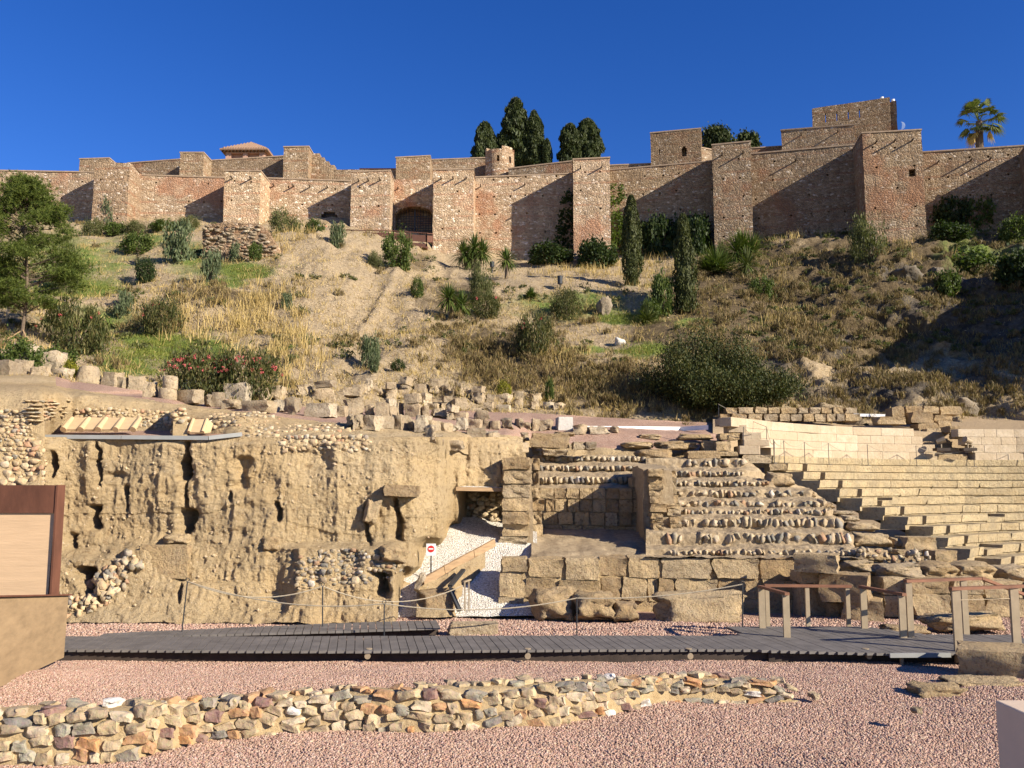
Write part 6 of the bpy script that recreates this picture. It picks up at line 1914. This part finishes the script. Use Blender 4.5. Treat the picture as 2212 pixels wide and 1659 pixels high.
def w_brown(u, v):
    f = lambda cu, cv, ru, rv: np.exp(-((u - cu) / ru) ** 2 - ((v - cv) / rv) ** 2)
    return np.clip(f(1060, 770, 120, 70) + f(1330, 850, 130, 50) + f(1260, 800, 80, 40) + 0.8 * f(1700, 640, 130, 50) + 0.7 * f(1800, 720, 130, 60) + f(1930, 850, 200, 20) * 0.6 + 0.5 * f(480, 640, 80, 18) + 0.55 * (u > 1500) * (v > 540) + 0.03 * (u < 1000), 0, 1)
sc = hill_points(950, 12, w_brown)
r_ = np.random.default_rng(13)
_C = np.concatenate([p + (blob_points(150, r_, 9, 0.3) * np.array([1, 1, 0.75])) * r_.uniform(0.35, 0.95) for p in sc])
V, Fc = leaves(_C, 0.30, r_, 0.10, UPV * 1.3)
_p2 = hill_points(420, 19, lambda u, v: np.clip(0.75 * sstep(1500, 1650, u) + 0.12, 0, 1) * (v < 800))
_C2 = np.concatenate([p + (blob_points(110, r_, 8, 0.3) * np.array([1, 1, 0.6])) * r_.uniform(0.3, 0.8) for p in _p2])
_V2, _F2 = leaves(_C2, 0.2, r_, 0.3, UPV * 0.6)
tag(obj('green_scrub', _V2, _F2, L_OLIVE), 'low olive-green scrub over the right slope', 'scrub', kind='stuff')
tag(obj('dry_scrub', V, Fc, L_SCRUB), 'brown twiggy scrub in clumps over the slope', 'scrub', kind='stuff')
_g = np.concatenate([HS.pts(r_.normal(cu, ru, n), r_.normal(cv, rv, n)) for cu, cv, ru, rv, n in ((170, 618, 60, 12, 1000), (340, 755, 70, 22, 1600), (520, 595, 45, 9, 500), (1390, 763, 40, 5, 400), (1350, 690, 45, 8, 400))])
blades('green_grass', 'short green grass patches on the slope', _g, 8, 0.14, 0.014, L_TURF, 15, 0.25, 0.6)
def reeds():
    r = np.random.default_rng(17)
    V, Fc = [], []
    b = HS.at(350, 716)
    t = MB()
    for i in range(46):
        p = HS.at(r.uniform(310, 405), r.uniform(706, 726))
        l = r.uniform(0.7, 1.6)
        t.tube([p - Vector((0, 0, 0.1)), p + Vector((r.uniform(-0.2, 0.3), r.uniform(-0.1, 0.1), l))], [0.022, 0.012], 4, False)
    tag(t.build('dry_reeds', L_STRAW), 'row of dry pale reed stalks in front of an oleander', 'reeds', kind='stuff')
reeds()
# climbing ivy on the tall middle tower and in the shaded corner left of it
def climber(name, label, quads, n, mat, seed):
    r = np.random.default_rng(seed)
    pts = []
    for (ua, va, ub, vb, uc, vc, ud, vd, D0, D1), w in quads:
        s, q = r.uniform(0, 1, (int(n * w), 1)), r.uniform(0, 1, (int(n * w), 1))
        uu = ua * (1 - s) * (1 - q) + ub * s * (1 - q) + uc * s * q + ud * (1 - s) * q
        vv = va * (1 - s) * (1 - q) + vb * s * (1 - q) + vc * s * q + vd * (1 - s) * q
        D = D0 + (D1 - D0) * s
        keep = (vnoise(np.concatenate([uu / 14, vv / 14, 0 * uu], 1), seed) > -0.35)
        pts.append(Pn(uu[:, 0], vv[:, 0], D[:, 0])[keep])
    C = np.concatenate(pts)
    C += r.normal(size=C.shape) * 0.12
    V, Fc = leaves(C, 0.28, r, 0.8, np.array([0, -0.8, 0.2]))
    o = obj(name, V, Fc, mat)
    tag(o, label, 'ivy')
    return o
climber('climbing_ivy', 'ivy climbing the right edge of the tall middle tower', [((1319, 395, 1346, 400, 1352, 545, 1322, 550, 77.8, 79.2), 1.0)], 1300, L_GREEN, 81)
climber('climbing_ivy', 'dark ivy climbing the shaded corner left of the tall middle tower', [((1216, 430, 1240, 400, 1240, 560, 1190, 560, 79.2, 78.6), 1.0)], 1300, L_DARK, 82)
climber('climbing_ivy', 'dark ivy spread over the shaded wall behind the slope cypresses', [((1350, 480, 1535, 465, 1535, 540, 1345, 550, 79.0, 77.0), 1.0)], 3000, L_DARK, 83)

# small stones lying on the bare scree
def scree():
    r = np.random.default_rng(23)
    sv0 = np.array([v.co[:] for v in RUBS[1].vertices]); sf0 = np.array([p.vertices[:] for p in RUBS[1].polygons])
    u = np.concatenate([r.normal(770, 110, 450), r.uniform(500, 2200, 450)])
    v = np.concatenate([r.normal(690, 90, 450), r.uniform(560, 860, 450)])
    lo, hi = np.interp(u, HS.us, HS.lo), np.interp(u, HS.us, HS.hi)
    k = (v > lo + 12) & (v < hi - 8)
    C = HS.pts(u[k], v[k])
    n = len(C)
    s = r.uniform(0.04, 0.14, (n, 1, 1)) * np.array([1.4, 1.0, 0.6])
    a = r.uniform(0, 6.28, n)
    ca, sa = np.cos(a)[:, None], np.sin(a)[:, None]
    L = sv0[None] * s
    V = np.stack([L[..., 0] * ca - L[..., 1] * sa, L[..., 0] * sa + L[..., 1] * ca, L[..., 2]], -1) + C[:, None]
    Fc = (sf0[None] + (np.arange(n) * len(sv0))[:, None, None]).reshape(-1, 4)
    tag(obj('scree_stones', V.reshape(-1, 3), Fc, SCREE), 'small stones strewn over the bare slope', 'stones', kind='stuff')
SCREE = m_stones('scree_stone', [(0.0, (0.48, 0.365, 0.225))])
scree()
# ---------------------------------------------------------------- foreground: rubble wall
FW_U = [-80, 0, 290, 437, 743, 894, 1196, 1297, 1452, 1715]
FW_V = [1630, 1626, 1614, 1580, 1559, 1561, 1547, 1530, 1506, 1500]
FW_H = [0.56, 0.56, 0.55, 0.48, 0.46, 0.50, 0.50, 0.46, 0.36, 0.24]
NW = 90
us = np.linspace(-80, 1712, NW)
fv, fh = np.interp(us, FW_U, FW_V), np.interp(us, FW_U, FW_H)
fD = EYE * F / (fv - 1050.0)
fx = np.array([P(u, v, D).x for u, v, D in zip(us, fv, fD)])
prof = [(0.0, -0.25), (0.0, 0.0), (0.02, 0.35), (0.04, 0.7), (0.08, 0.93), (0.2, 1.0), (0.36, 1.0), (0.5, 0.92), (0.54, 0.5), (0.55, -0.25)]
V = []
for i in range(NW):
    e = 1.0 if i < NW - 3 else (NW - i) / 4
    for a, b in prof:
        V.append((fx[i], fD[i] + a, fh[i] * b * (e if b > 0 else 1)))
V = jit(np.array(V), 0.0)
V += 0.03 * np.stack([fbm(V * 3 + 9 * q, 1, 3, 7) for q in range(3)], -1)
tw = thing('rubble_wall', 'low wall of mixed rubble stones set in sandy mortar across the foreground', 'stone wall', (fx[45], fD[45] + 0.25, 0))
obj('mortar_core', V, grid_faces(NW, len(prof)), MORTAR, tw, True)
rw = random.Random(61)
cw = 0
slen = np.concatenate([[0], np.cumsum(np.hypot(np.diff(fx), np.diff(fD)))])
Lw = slen[-1]
def wall_at(s):
    return (np.interp(s, slen, fx), np.interp(s, slen, fD), np.interp(s, slen, fh))
# front face in rough courses
lv = [0.0] * 400
rows = ((0.0, 0.27), (0.25, 0.53), (0.51, 0.79), (0.76, 1.03))
for ri, (a, b) in enumerate(rows):
    s = rw.uniform(0, 0.15)
    while s < Lw - 0.05:
        w = rw.uniform(0.17, 0.30) * rw.choice((0.75, 1.0, 1.0, 1.25))
        x, y, h = wall_at(s + w / 2)
        hh = (b - a) * h * rw.uniform(0.95, 1.25)
        if h < 0.42 and ri == 1:
            s += w
            continue
        inst('stone', RUB[rw.randrange(10)], (x, y + 0.022 + 0.045 * (a + b) / 2, (a + b) / 2 * h + rw.uniform(-0.045, 0.045)), (rw.uniform(-0.15, 0.15), rw.uniform(-0.3, 0.3), rw.uniform(-0.2, 0.2)), (w * rw.uniform(0.92, 1.08), rw.uniform(0.15, 0.2), max(0.08, hh * rw.uniform(0.75, 1.05))), tw)
        cw += 1
        s += w
# top
s = 0.1
while s < Lw - 0.1 and cw < 296:
    x, y, h = wall_at(s)
    sz = rw.uniform(0.09, 0.22)
    inst('stone', RUB[rw.randrange(10)], (x, y + rw.choice((0.14, 0.3, 0.44)) + rw.uniform(-0.05, 0.05), h + sz * 0.02), (rw.uniform(-0.15, 0.15), rw.uniform(-0.15, 0.15), rw.uniform(0, 3)), (sz * 1.3, sz, sz * rw.uniform(0.45, 0.75)), tw)
    cw += 1
    s += rw.uniform(0.10, 0.24)
print('wall stones', cw)
# ---------------------------------------------------------------- boardwalks and deck
DK = 0.22
PD = Vector((-0.17, 0.985, 0)).normalized()
PLK = MB().box((-0.5, -0.5, -0.5), (0.5, 0.5, 0.5))
PLK = mesh('plank', PLK.v, PLK.f, PLANK)
def planks(t, n0, n1, near, far, z, pitch=0.165, th=0.045):
    """planks laid side by side; near(x), far(x): depth of both ends for a plank whose near end is at x"""
    x = n0
    while x < n1:
        ya, yb = near(x), far(x)
        A = Vector((x, ya, z))
        L = (yb - ya) / PD.y
        c = A + PD * (L / 2)
        inst('plank', PLK, (c.x + 0, c.y, z - th / 2 + random.uniform(-0.002, 0.002)), (0, 0, math.atan2(PD.y, PD.x)), (L + random.uniform(-0.012, 0.012), pitch * PD.y - 0.011, th), t)
        x += pitch
tb = thing('boardwalk', 'long dark grey plank walkway crossing the gravel', 'walkway', (-1.5, 17.4, 0))
planks(tb, -8.55, 4.62, lambda x: 16.62 + 0.08 * math.sin(x * 0.5), lambda x: 18.15 + 0.05 * math.sin(x * 0.4 + 1), DK)
for y in (16.8, 17.9):
    MB().box((-8.5, y - 0.04, -0.25), (4.7, y + 0.04, DK - 0.05)).build('bearer', FRAME, tb)
for u in (795, 1140, 1490, 1515 + 360):
    c = P(u, 1392, 16.6)
    MB().disc((c.x, 16.72, DK + 0.001), 0.06, 0.012, 12).build('light', STEEL, tb)
    MB().tube([(c.x, 16.60, 0.12), (c.x, 16.56, 0.12)], 0.055, 12).build('junction_box', STEEL, tb)
t2 = thing('boardwalk', 'shorter rear plank walkway that branches off at the left', 'walkway', (-4.5, 18.9, 0))
planks(t2, -8.2, -1.52, lambda x: float(np.interp(x, [-8.2, -7.0, -3.5, -1.4], [18.22, 18.24, 18.85, 19.35])), lambda x: float(np.interp(x, [-8.4, -3.5, -1.4], [18.5, 19.95, 20.35])), DK - 0.012)
MB().bar((-7.4, 18.55, 0.06), (-3.6, 19.1, 0.06), 0.08, 0.22).build('bearer', FRAME, t2)
MB().bar((-3.55, 19.12, 0.06), (-1.6, 19.6, 0.06), 0.08, 0.22).build('bearer', FRAME, t2)
td = thing('viewing_deck', 'wide dark plank deck at the right end of the walkway', 'deck', (7, 17.8, 0))
planks(td, 4.63, 10.4, lambda x: float(np.interp(x, [4.6, 6.6, 7.4, 10.4], [16.60, 16.32, 16.30, 16.55])), lambda x: float(np.interp(x, [4.6, 4.95, 5.0, 8.0, 8.7, 10.4], [18.2, 18.2, 19.35, 19.35, 18.35, 18.3])), DK)
for y in (16.7, 18.0, 19.0):
    MB().box((4.7 if y < 18.5 else 5.0, y - 0.04, -0.3), (10.4 if y < 18.5 else 7.6, y + 0.04, DK - 0.05)).build('bearer', FRAME, td)
for (a, b) in (((6.75, 16.27), (7.85, 16.30)), ((8.0, 16.32), (9.6, 16.45))):
    MB().bar((a[0], a[1], DK - 0.03), (b[0], b[1], DK - 0.03), 0.05, 0.075).build('nosing', EDGE, td)
MB().box((7.0, 16.4, -0.15), (7.05, 16.45, DK - 0.06)).build('leg', STEEL, td)
MB().box((8.15, 16.4, -0.15), (8.2, 16.45, DK - 0.06)).build('leg', STEEL, td)
# handrails
U7 = lambda zx: 1451.7 + zx * 0.3438
V7 = lambda zy: 1209.7 + zy * 0.3438
def handrail(label, rail, posts, zbase=DK, pw=0.10, wire=None):
    """rail: points (zx, zy, depth); posts: (zx, depth)"""
    pts = [P(U7(a), V7(b), D) for a, b, D in rail]
    t = thing('handrail', label, 'handrail', (pts[0].x, pts[0].y, zbase))
    for a, b in zip(pts, pts[1:]):
        MB().bar(a - (b - a).normalized() * 0.04, b + (b - a).normalized() * 0.04, 0.10, 0.055).build('rail', RAILW, t)
    for zx, D in posts:
        x = P(U7(zx), 1300, D).x
        xs_ = [p.x + p.y * 0.0001 for p in pts]
        # height of the rail above this post
        best, zz = 1e9, 1.0
        for a, b in zip(pts, pts[1:]):
            for i in range(21):
                q = a.lerp(b, i / 20)
                d = (q.x - x) ** 2 + (q.y - D) ** 2
                if d < best:
                    best, zz = d, q.z
        MB().box((x - pw * 0.5, D - 0.03, zbase - 0.2), (x + pw * 0.5, D + 0.03, zz - 0.028)).build('post', STEEL, t)
    if wire:
        a, b = [P(U7(q[0]), V7(q[1]), q[2]) for q in wire]
        MB().tube([a, b], 0.008, 6).build('wire', STEEL, t)
    return t
handrail('short wood-topped handrail at the left corner of the deck, running towards the viewer', [(557, 168, 19.2), (718, 212, 17.95)], [(563, 19.15), (715, 18.0)], pw=0.13)
handrail('long wood-topped handrail along the back of the deck', [(592, 160, 19.38), (1112, 165, 19.38)], [(598, 19.38), (850, 19.38), (1104, 19.38)], pw=0.085)
handrail('slanting wood-topped handrail in the middle of the deck', [(1190, 168, 19.2), (1452, 216, 17.9)], [(1203, 19.1), (1443, 17.95)], pw=0.13)
handrail('higher wood-topped handrail behind the steps, bending down at its right', [(1475, 132, 18.0), (1945, 116, 18.5), (2300, 250, 19.5)], [(1490, 18.02), (1837, 18.38), (2140, 18.9)], pw=0.12)
handrail('nearest wood-topped handrail at the right edge', [(1760, 180, 16.5), (2330, 160, 16.9)], [(1785, 16.52), (2150, 16.78)], pw=0.15, wire=((1800, 252, 16.52), (2140, 242, 16.78)))
# ---------------------------------------------------------------- rope barriers
def rope(t, a, b, sag, rad=0.012):
    MB().tube([a.lerp(b, i / 14) - Vector((0, 0, sag * 4 * (i / 14) * (1 - i / 14))) for i in range(15)], rad, 5).build('rope', ROPE, t)
tr = thing('rope_fence', 'rope barrier on thin metal posts along the walkways', 'rope fence', P(900, 1365, 19.0))
tops = []
for ut, vt, ub, vb, D, base in ((405, 1256, 391, 1374, 18.75, True), (697, 1266, 697, 1364, 19.4, True), (830, 1304, 830, 1370, 18.5, False), (1246, 1292, 1246, 1360, 19.2, False), (1604, 1262, 1604, 1362, 19.3, False)):
    a, b = P(ut, vt, D), P(ub, vb, D)
    b.z = min(b.z, 0.02)
    po_ = MB().tube([b, a], 0.014, 8).build('post', DARKM, tr)
    MB().tube([a + Vector((0.035 * math.cos(q), 0, 0.035 + 0.035 * math.sin(q))) for q in np.linspace(0, 6.28, 13)], 0.008, 5, False).build('ring', DARKM, po_)
    if base:
        MB().disc((b.x, b.y, 0.0), 0.17, 0.05, 18).build('base', DARKM, po_)
    tops.append(a)
rope(tr, tops[0], tops[1], 0.28)
rope(tr, tops[1], P(1000, 1265, 21.0), 0.35)
rope(tr, tops[0], tops[2], 0.22)
rope(tr, tops[2], tops[3], 0.18)
rope(tr, tops[3], tops[4], 0.10)
tr = thing('rope_fence', 'rope barrier on thin posts along the top of the curved seats', 'rope fence', path_pt(1900) + Vector((0, -0.6, ZK(10))))
prev = None
for zx in (400, 475, 625, 800, 1085, 1440, 1860, 2240):
    u = 1555.3 + zx * 0.2969
    a_ = arc_angle(u, RK(10) + 0.45)
    b = Vector((CX + (RK(10) + 0.45) * math.cos(a_), CY + (RK(10) + 0.45) * math.sin(a_), ZK(10)))
    a = b + Vector((0, 0, 0.86))
    po_ = MB().tube([b, a], 0.013, 6).build('post', DARKM, tr)
    MB().disc(b, 0.11, 0.035, 12).build('base', DARKM, po_)
    if prev:
        rope(tr, prev, a, 0.2 if zx < 900 else 0.32, 0.011)
    prev = a
tr = thing('rope_fence', 'rope barrier climbing the stepped left end of the white wall', 'rope fence', path_pt(1610) + Vector((0, 0, 4)))
prev = None
for zx, z0_, z1_, D in ((-10, 30, 120, 33.0), (170, 195, 330, 31.0), (340, 195, 290, 31.8), (395, 302, 460, 31.2)):
    u, v0_, _, v1_ = 1555.3 + zx * 0.2969, 864 + z0_ * 0.2969, 0, 864 + z1_ * 0.2969
    a, b = P(u, v0_, D), P(u, v1_, D)
    MB().tube([b, a], 0.013, 6).build('post', DARKM, tr)
    if prev and zx != 170:
        rope(tr, prev, a, 0.3, 0.011)
    prev = a
rope(tr, P(1552, 873, 33.0), P(1656, 922, 31.8), 0.05, 0.011)
# ---------------------------------------------------------------- panels at the left, plinth at the right
t = thing('information_panel', 'tall rust-framed panel with a sand-coloured face at the left edge', 'panel', (-9.6, 17.2, 0))
def slab4(name, mat, u0t, u1t, vt, u0b, u1b, vb, D, th):
    A = [P(u0b, vb, D), P(u1b, vb, D), P(u1t, vt, D), P(u0t, vt, D)]
    o_ = Vector((0, th, 0))
    return MB().hexa([A[0], A[1], A[1] + o_, A[0] + o_, A[3], A[2], A[2] + o_, A[3] + o_]).build(name, mat, t)
slab4('face', BOARDPAN, -160, 119, 1106, -160, 102, 1300, 16.80, 0.12)
slab4('top_frame', CORTEN, -160, 124, 1048, -160, 119.5, 1108, 16.76, 0.26)
slab4('side_frame', CORTEN, 121, 125, 1047.5, 101, 105, 1380, 16.74, 0.29)
t = thing('ramp_parapet', 'leaning bronze-coloured board wall at the lower left edge', 'parapet', (-9, 15, 0))
A = [P(-120, 1540, 12.2), P(138, 1420, 16.45), P(148, 1287, 16.45), P(-120, 1293, 12.2)]
o_ = Vector((-0.05, 0.10, 0))
MB().hexa([A[0], A[1], A[1] + o_, A[0] + o_, A[3], A[2], A[2] + o_, A[3] + o_]).build('board', BRONZE, t)
o2 = Vector((-0.09, 0.16, 0.02))
MB().bar(A[3] + Vector((-0.02, 0.05, 0.012)), A[2] + Vector((-0.02, 0.05, 0.012)), 0.14, 0.025).build('cap', CORTEN, t)
x0 = P(2149, 1512, 7.03)
ob = MB().hexa([(x0.x, 5.6, -0.1), (x0.x + 0.9, 5.6, -0.1), (x0.x + 0.9, 7.03, -0.1), (x0.x, 7.03, -0.1), (x0.x, 5.6, x0.z), (x0.x + 0.9, 5.6, x0.z), (x0.x + 0.9, 7.03, x0.z), (x0.x, 7.03, x0.z)]).build('plinth', PLINTH)
bv = ob.modifiers.new('bevel', 'BEVEL')
bv.width = 0.012
bv.segments = 2
tag(ob, 'pale smooth stone plinth at the lower right corner', 'plinth')
# ---------------------------------------------------------------- stones lying in the gravel at the right
def zrock(a, b, c, d, D, me, lb, dep=0.7, rz=0.0, name='rock', cat='rock'):
    ce = P(U7((a + b) / 2), V7((c + d) / 2), D)
    k = PX(D)
    tag(inst(name, me, (ce.x, ce.y, ce.z), (0, 0, rz), ((b - a) * 0.3438 * k, dep, (d - c) * 0.3438 * k)), lb, cat)
zrock(1490, 1830, 775, 880, 14.0, LUMP[1], 'dark-ended flat rock in the gravel, left of a pair', 0.5, -0.1)
zrock(1720, 2180, 740, 850, 14.4, LUMP[3], 'yellowish flat rock in the gravel, right of a pair', 0.7, -0.1)
zrock(1820, 2300, 540, 780, 15.3, ASH[3], 'large flat stone slab below the deck steps', 1.2, -0.5, 'stone_slab', 'slab')
zrock(1505, 1565, 925, 965, 12.2, BOU[2], 'fist-sized yellow stone lying alone on the pink gravel', 0.16, 0.3, 'loose_stone', 'stone')
zrock(865, 925, 830, 870, 13.6, BOU[3], 'small greenish stone on the gravel past the wall end', 0.2, 0.3, 'loose_stone', 'stone')
zrock(1560, 2100, 330, 440, 19.8, LUMP[0], 'low dark rock behind the highest handrail', 0.9, 0.1)
zrock(1300, 1600, 400, 470, 19.6, LUMP[2], 'pale flat rock between the middle and the highest handrail', 0.6, 0.1)
p = P(1022, 1338, 19.6)
tag(inst('kerb_stone', ASH[6], (p.x, p.y, 0.12), (0, 0, 0.12), (1.15, 0.42, 0.30)), 'long squared kerb stone at the end of the rear walkway', 'stone')
# ---------------------------------------------------------------- white path furniture
t = thing('timber_edge', 'sloping timber edge board beside the white gravel path', 'edging', P(990, 1225, 24))
for (ua, va, Da, ub, vb, Db) in ((914, 1258, 22.4, 958, 1232, 23.1), (959, 1231, 23.1, 1022, 1197, 24.1), (1023, 1197, 24.1, 1068, 1172, 24.9)):
    A, B = P(ua, va, Da), P(ub, vb, Db)
    MB().bar(A, B, 0.07, 0.20).build('board', WOODP, t)
0 and MB().hexa([P(918, 1285, 22.35), P(1040, 1235, 24.2), P(1060, 1190, 25), P(930, 1262, 22.6), P(918, 1270, 22.38), P(1040, 1202, 24.25), P(1060, 1186, 25), P(930, 1258, 22.6)]).build('bank', EARTH, t)
BS = Sheet({900: [(1272, 22.2), (1300, 21.9), (1335, 21.5)], 960: [(1243, 22.95), (1290, 22.4), (1335, 21.6)], 1008: [(1216, 23.7), (1262, 23.2), (1335, 22.6)], 1048: [(1192, 24.4), (1212, 24.2), (1230, 24.0)]}, ter_disp)
V, Fc, uu, vv = BS.grid(50, 30)
tag(obj('earth_bank', V, Fc, EARTH, None, True), 'earth bank below the sloping timber edge', 'earth bank', kind='structure')
t = thing('no_entry_sign', 'small no-entry sign on a stand on the white path', 'sign', RS.at(931, 1256))
b = RS.at(931, 1254)
k = PX(b.y)
b = b + Vector((0, -0.05, 0))
MB().tube([b, b + Vector((0, 0, 58 * k))], 0.018, 8).build('pole', DARKM, t)
MB().disc(b, 0.17, 0.04, 14).build('base', DARKM, t)
c = b + Vector((0, -0.03, 66 * k))
pl_ = MB().box((c.x - 10 * k, c.y, c.z - 12 * k), (c.x + 10 * k, c.y + 0.015, c.z + 13 * k)).build('plate', WHITE, t)
MB().tube([c + Vector((0, -0.001, 2 * k)), c + Vector((0, -0.007, 2 * k))], 7.2 * k, 20).build('red_disc', REDP, pl_)
MB().box((c.x - 5 * k, c.y - 0.012, c.z + 0.8 * k), (c.x + 5 * k, c.y - 0.008, c.z + 3.4 * k)).build('white_bar', WHITE, pl_)
t = thing('steel_handrail', 'bent dark steel handrail at the foot of the white path', 'handrail', P(995, 1320, 21.6))
pl = [P(1001, 1231, 23.0), P(972, 1266, 21.8), P(974, 1276, 21.8), P(993, 1320, 21.6)]
for a, b in zip(pl, pl[1:]):
    MB().bar(a, b, 0.11, 0.06).build('rail', DARKM, t)
for u in (1004, 1013):
    MB().bar(P(u, 1320, 21.6), P(u, 1256, 21.6), 0.035, 0.05, (0, 1, 0)).build('post', STEEL, t)
MB().bar(P(1002, 1257, 21.6), P(1016, 1252, 21.9), 0.06, 0.03).build('cap', STEEL, t)
t = thing('plank_bridge', 'small plank bridge with white gravel on it over the dark hollow', 'bridge', P(1035, 1060, 26))
MB().hexa([P(985, 1060, 25.2), P(1088, 1062, 25.6), P(1088, 1056, 27.8), P(985, 1056, 27.4), P(985, 1052, 25.2), P(1088, 1054, 25.6), P(1088, 1036, 27.8), P(985, 1046, 27.4)]).build('deck', WOODP, t)
MB().add([P(987, 1051.5, 25.22), P(1087, 1053.5, 25.62), P(1087, 1034, 27.8), P(987, 1044, 27.4)], [(0, 1, 2, 3)]).build('gravel_cover', WHITEG, t)
# alcove back wall stones
t = thing('alcove_wall', 'rubble wall at the back of the dark hollow under the plank bridge', 'stone wall', P(1060, 1110, 27.4))
for i in range(40):
    u, v = random.uniform(1015, 1084), random.uniform(1066, 1122)
    s = random.uniform(9, 15) * PX(27.4)
    inst('stone', PALE[i % 8], P(u, v, 27.4 + random.uniform(0, 0.15)), (0, random.uniform(-0.2, 0.2), random.uniform(-0.3, 0.3)), (s * 1.2, s, s * 0.85), t)
# ---------------------------------------------------------------- small things on the slope and the seats
for u, v0, v1, lb in ((1210, 596, 628, 'black bollard lamp on the grass terrace'), (1063, 566, 592, 'black bollard lamp between the yuccas')):
    b = HS.at(u, v1)
    k = PX(b.y)
    t = thing('bollard_lamp', lb, 'lamp', b)
    MB().tube([b - Vector((0, 0, 0.2)), b + Vector((0, 0, 14 * k))], 0.05, 8).build('post', DARKM, t)
    MB().tube([b + Vector((0, 0, 14 * k)), b + Vector((0, 0, (v1 - v0) * k))], [0.17, 0.19], 12).build('lamp_head', DARKM, t)
PALEROCK = rock('pale_rock', WHITEBLK.materials[0], 188, 0.5, 0.2, 6, True, hf=0.08)
for (u0, u1, v0, v1, lb, me) in ((1290, 1322, 634, 680, 'tall weathered boulder on the mid slope', SROCK[0]), (1326, 1352, 730, 749, 'small white rock on the green patch', PALEROCK), (2010, 2040, 580, 600, 'grey rock at the top edge of the right slope', SROCK[4]), (1930, 1990, 575, 612, 'dark rock outcrop left of the big shadow', SROCK[0]), (1660, 1700, 855, 890, 'grey rock at the right foot of the tamarisk', SROCK[3]), (2060, 2130, 870, 912, 'large dark boulder behind the upper ruin', SROCK[1])):
    b = HS.at((u0 + u1) / 2, v1)
    k = PX(b.y)
    tag(inst('boulder', me, b + Vector((0, 0.2, (v1 - v0) * k * 0.45)), (0.1, 0.1, 0.4), ((u1 - u0) * k, (u1 - u0) * k * 0.8, (v1 - v0) * k * 1.05)), lb, 'boulder')
for zx, lb, sg in ((1612, 'left of two floodlights in the stair gap of the white wall', 1), (1805, 'right of two floodlights in the stair gap of the white wall', -1)):
    u = 1555.3 + zx * 0.2969
    b = P(u, 972, 37.0)
    t = thing('floodlight', lb, 'lamp', b)
    MB().box((b.x - 0.28, b.y - 0.2, b.z - 0.04), (b.x + 0.28, b.y + 0.2, b.z + 0.08)).build('base', FRAME, t)
    MB().tube([b, b + Vector((0, 0, 0.28))], 0.03, 6).build('stem', STEEL, t)
    c = b + Vector((0, 0, 0.36))
    MB().tube([c + Vector((-0.16 * sg, 0.05, -0.03)), c + Vector((0.14 * sg, -0.05, 0.08))], [0.10, 0.14], 12).build('lamp_head', STEEL, t)
# ---------------------------------------------------------------- the daytime moon: only its sunlit side shows
g = G('moon_surface', 1.0, 0.0)
em = g.n('ShaderNodeEmission', {'Color': (0.62, 0.72, 0.92), 'Strength': 0.42})
tp = g.n('ShaderNodeBsdfTransparent')
mxs = g.n('ShaderNodeMixShader', {0: g.mth('MULTIPLY', g.noise(0.03, 3), 1.1), 1: tp.outputs[0], 2: em.outputs[0]})
g.t.links.new(mxs.outputs[0], g.t.nodes['Material Output'].inputs[0])
c = P(1946, 272, 3000)
rm = 9 * PX(3000)
V, Fc = [], []
n = 12
ax = Vector((0.88, -0.3, 0.35)).normalized()
toc = (Vector((0, 0, EYE)) - c).normalized()
rt = toc.cross(Vector((0, 0, 1))).normalized() * -1
up = rt.cross(toc) * -1
for i in range(n + 1):
    th = math.pi * i / n
    for j in range(9):
        ph = -math.pi / 2 + math.pi * 0.55 * j / 8 + math.pi * 0.45
        V.append(c + (Vector((math.sin(th) * math.sin(ph), -math.sin(th) * math.cos(ph), math.cos(th)))) * rm)
for i in range(n):
    for j in range(8):
        Fc.append((i * 9 + j, i * 9 + j + 1, (i + 1) * 9 + j + 1, (i + 1) * 9 + j))
mo = obj('moon', V, Fc, g.m)
tag(mo, 'pale daytime half moon beside the highest tower', 'moon')
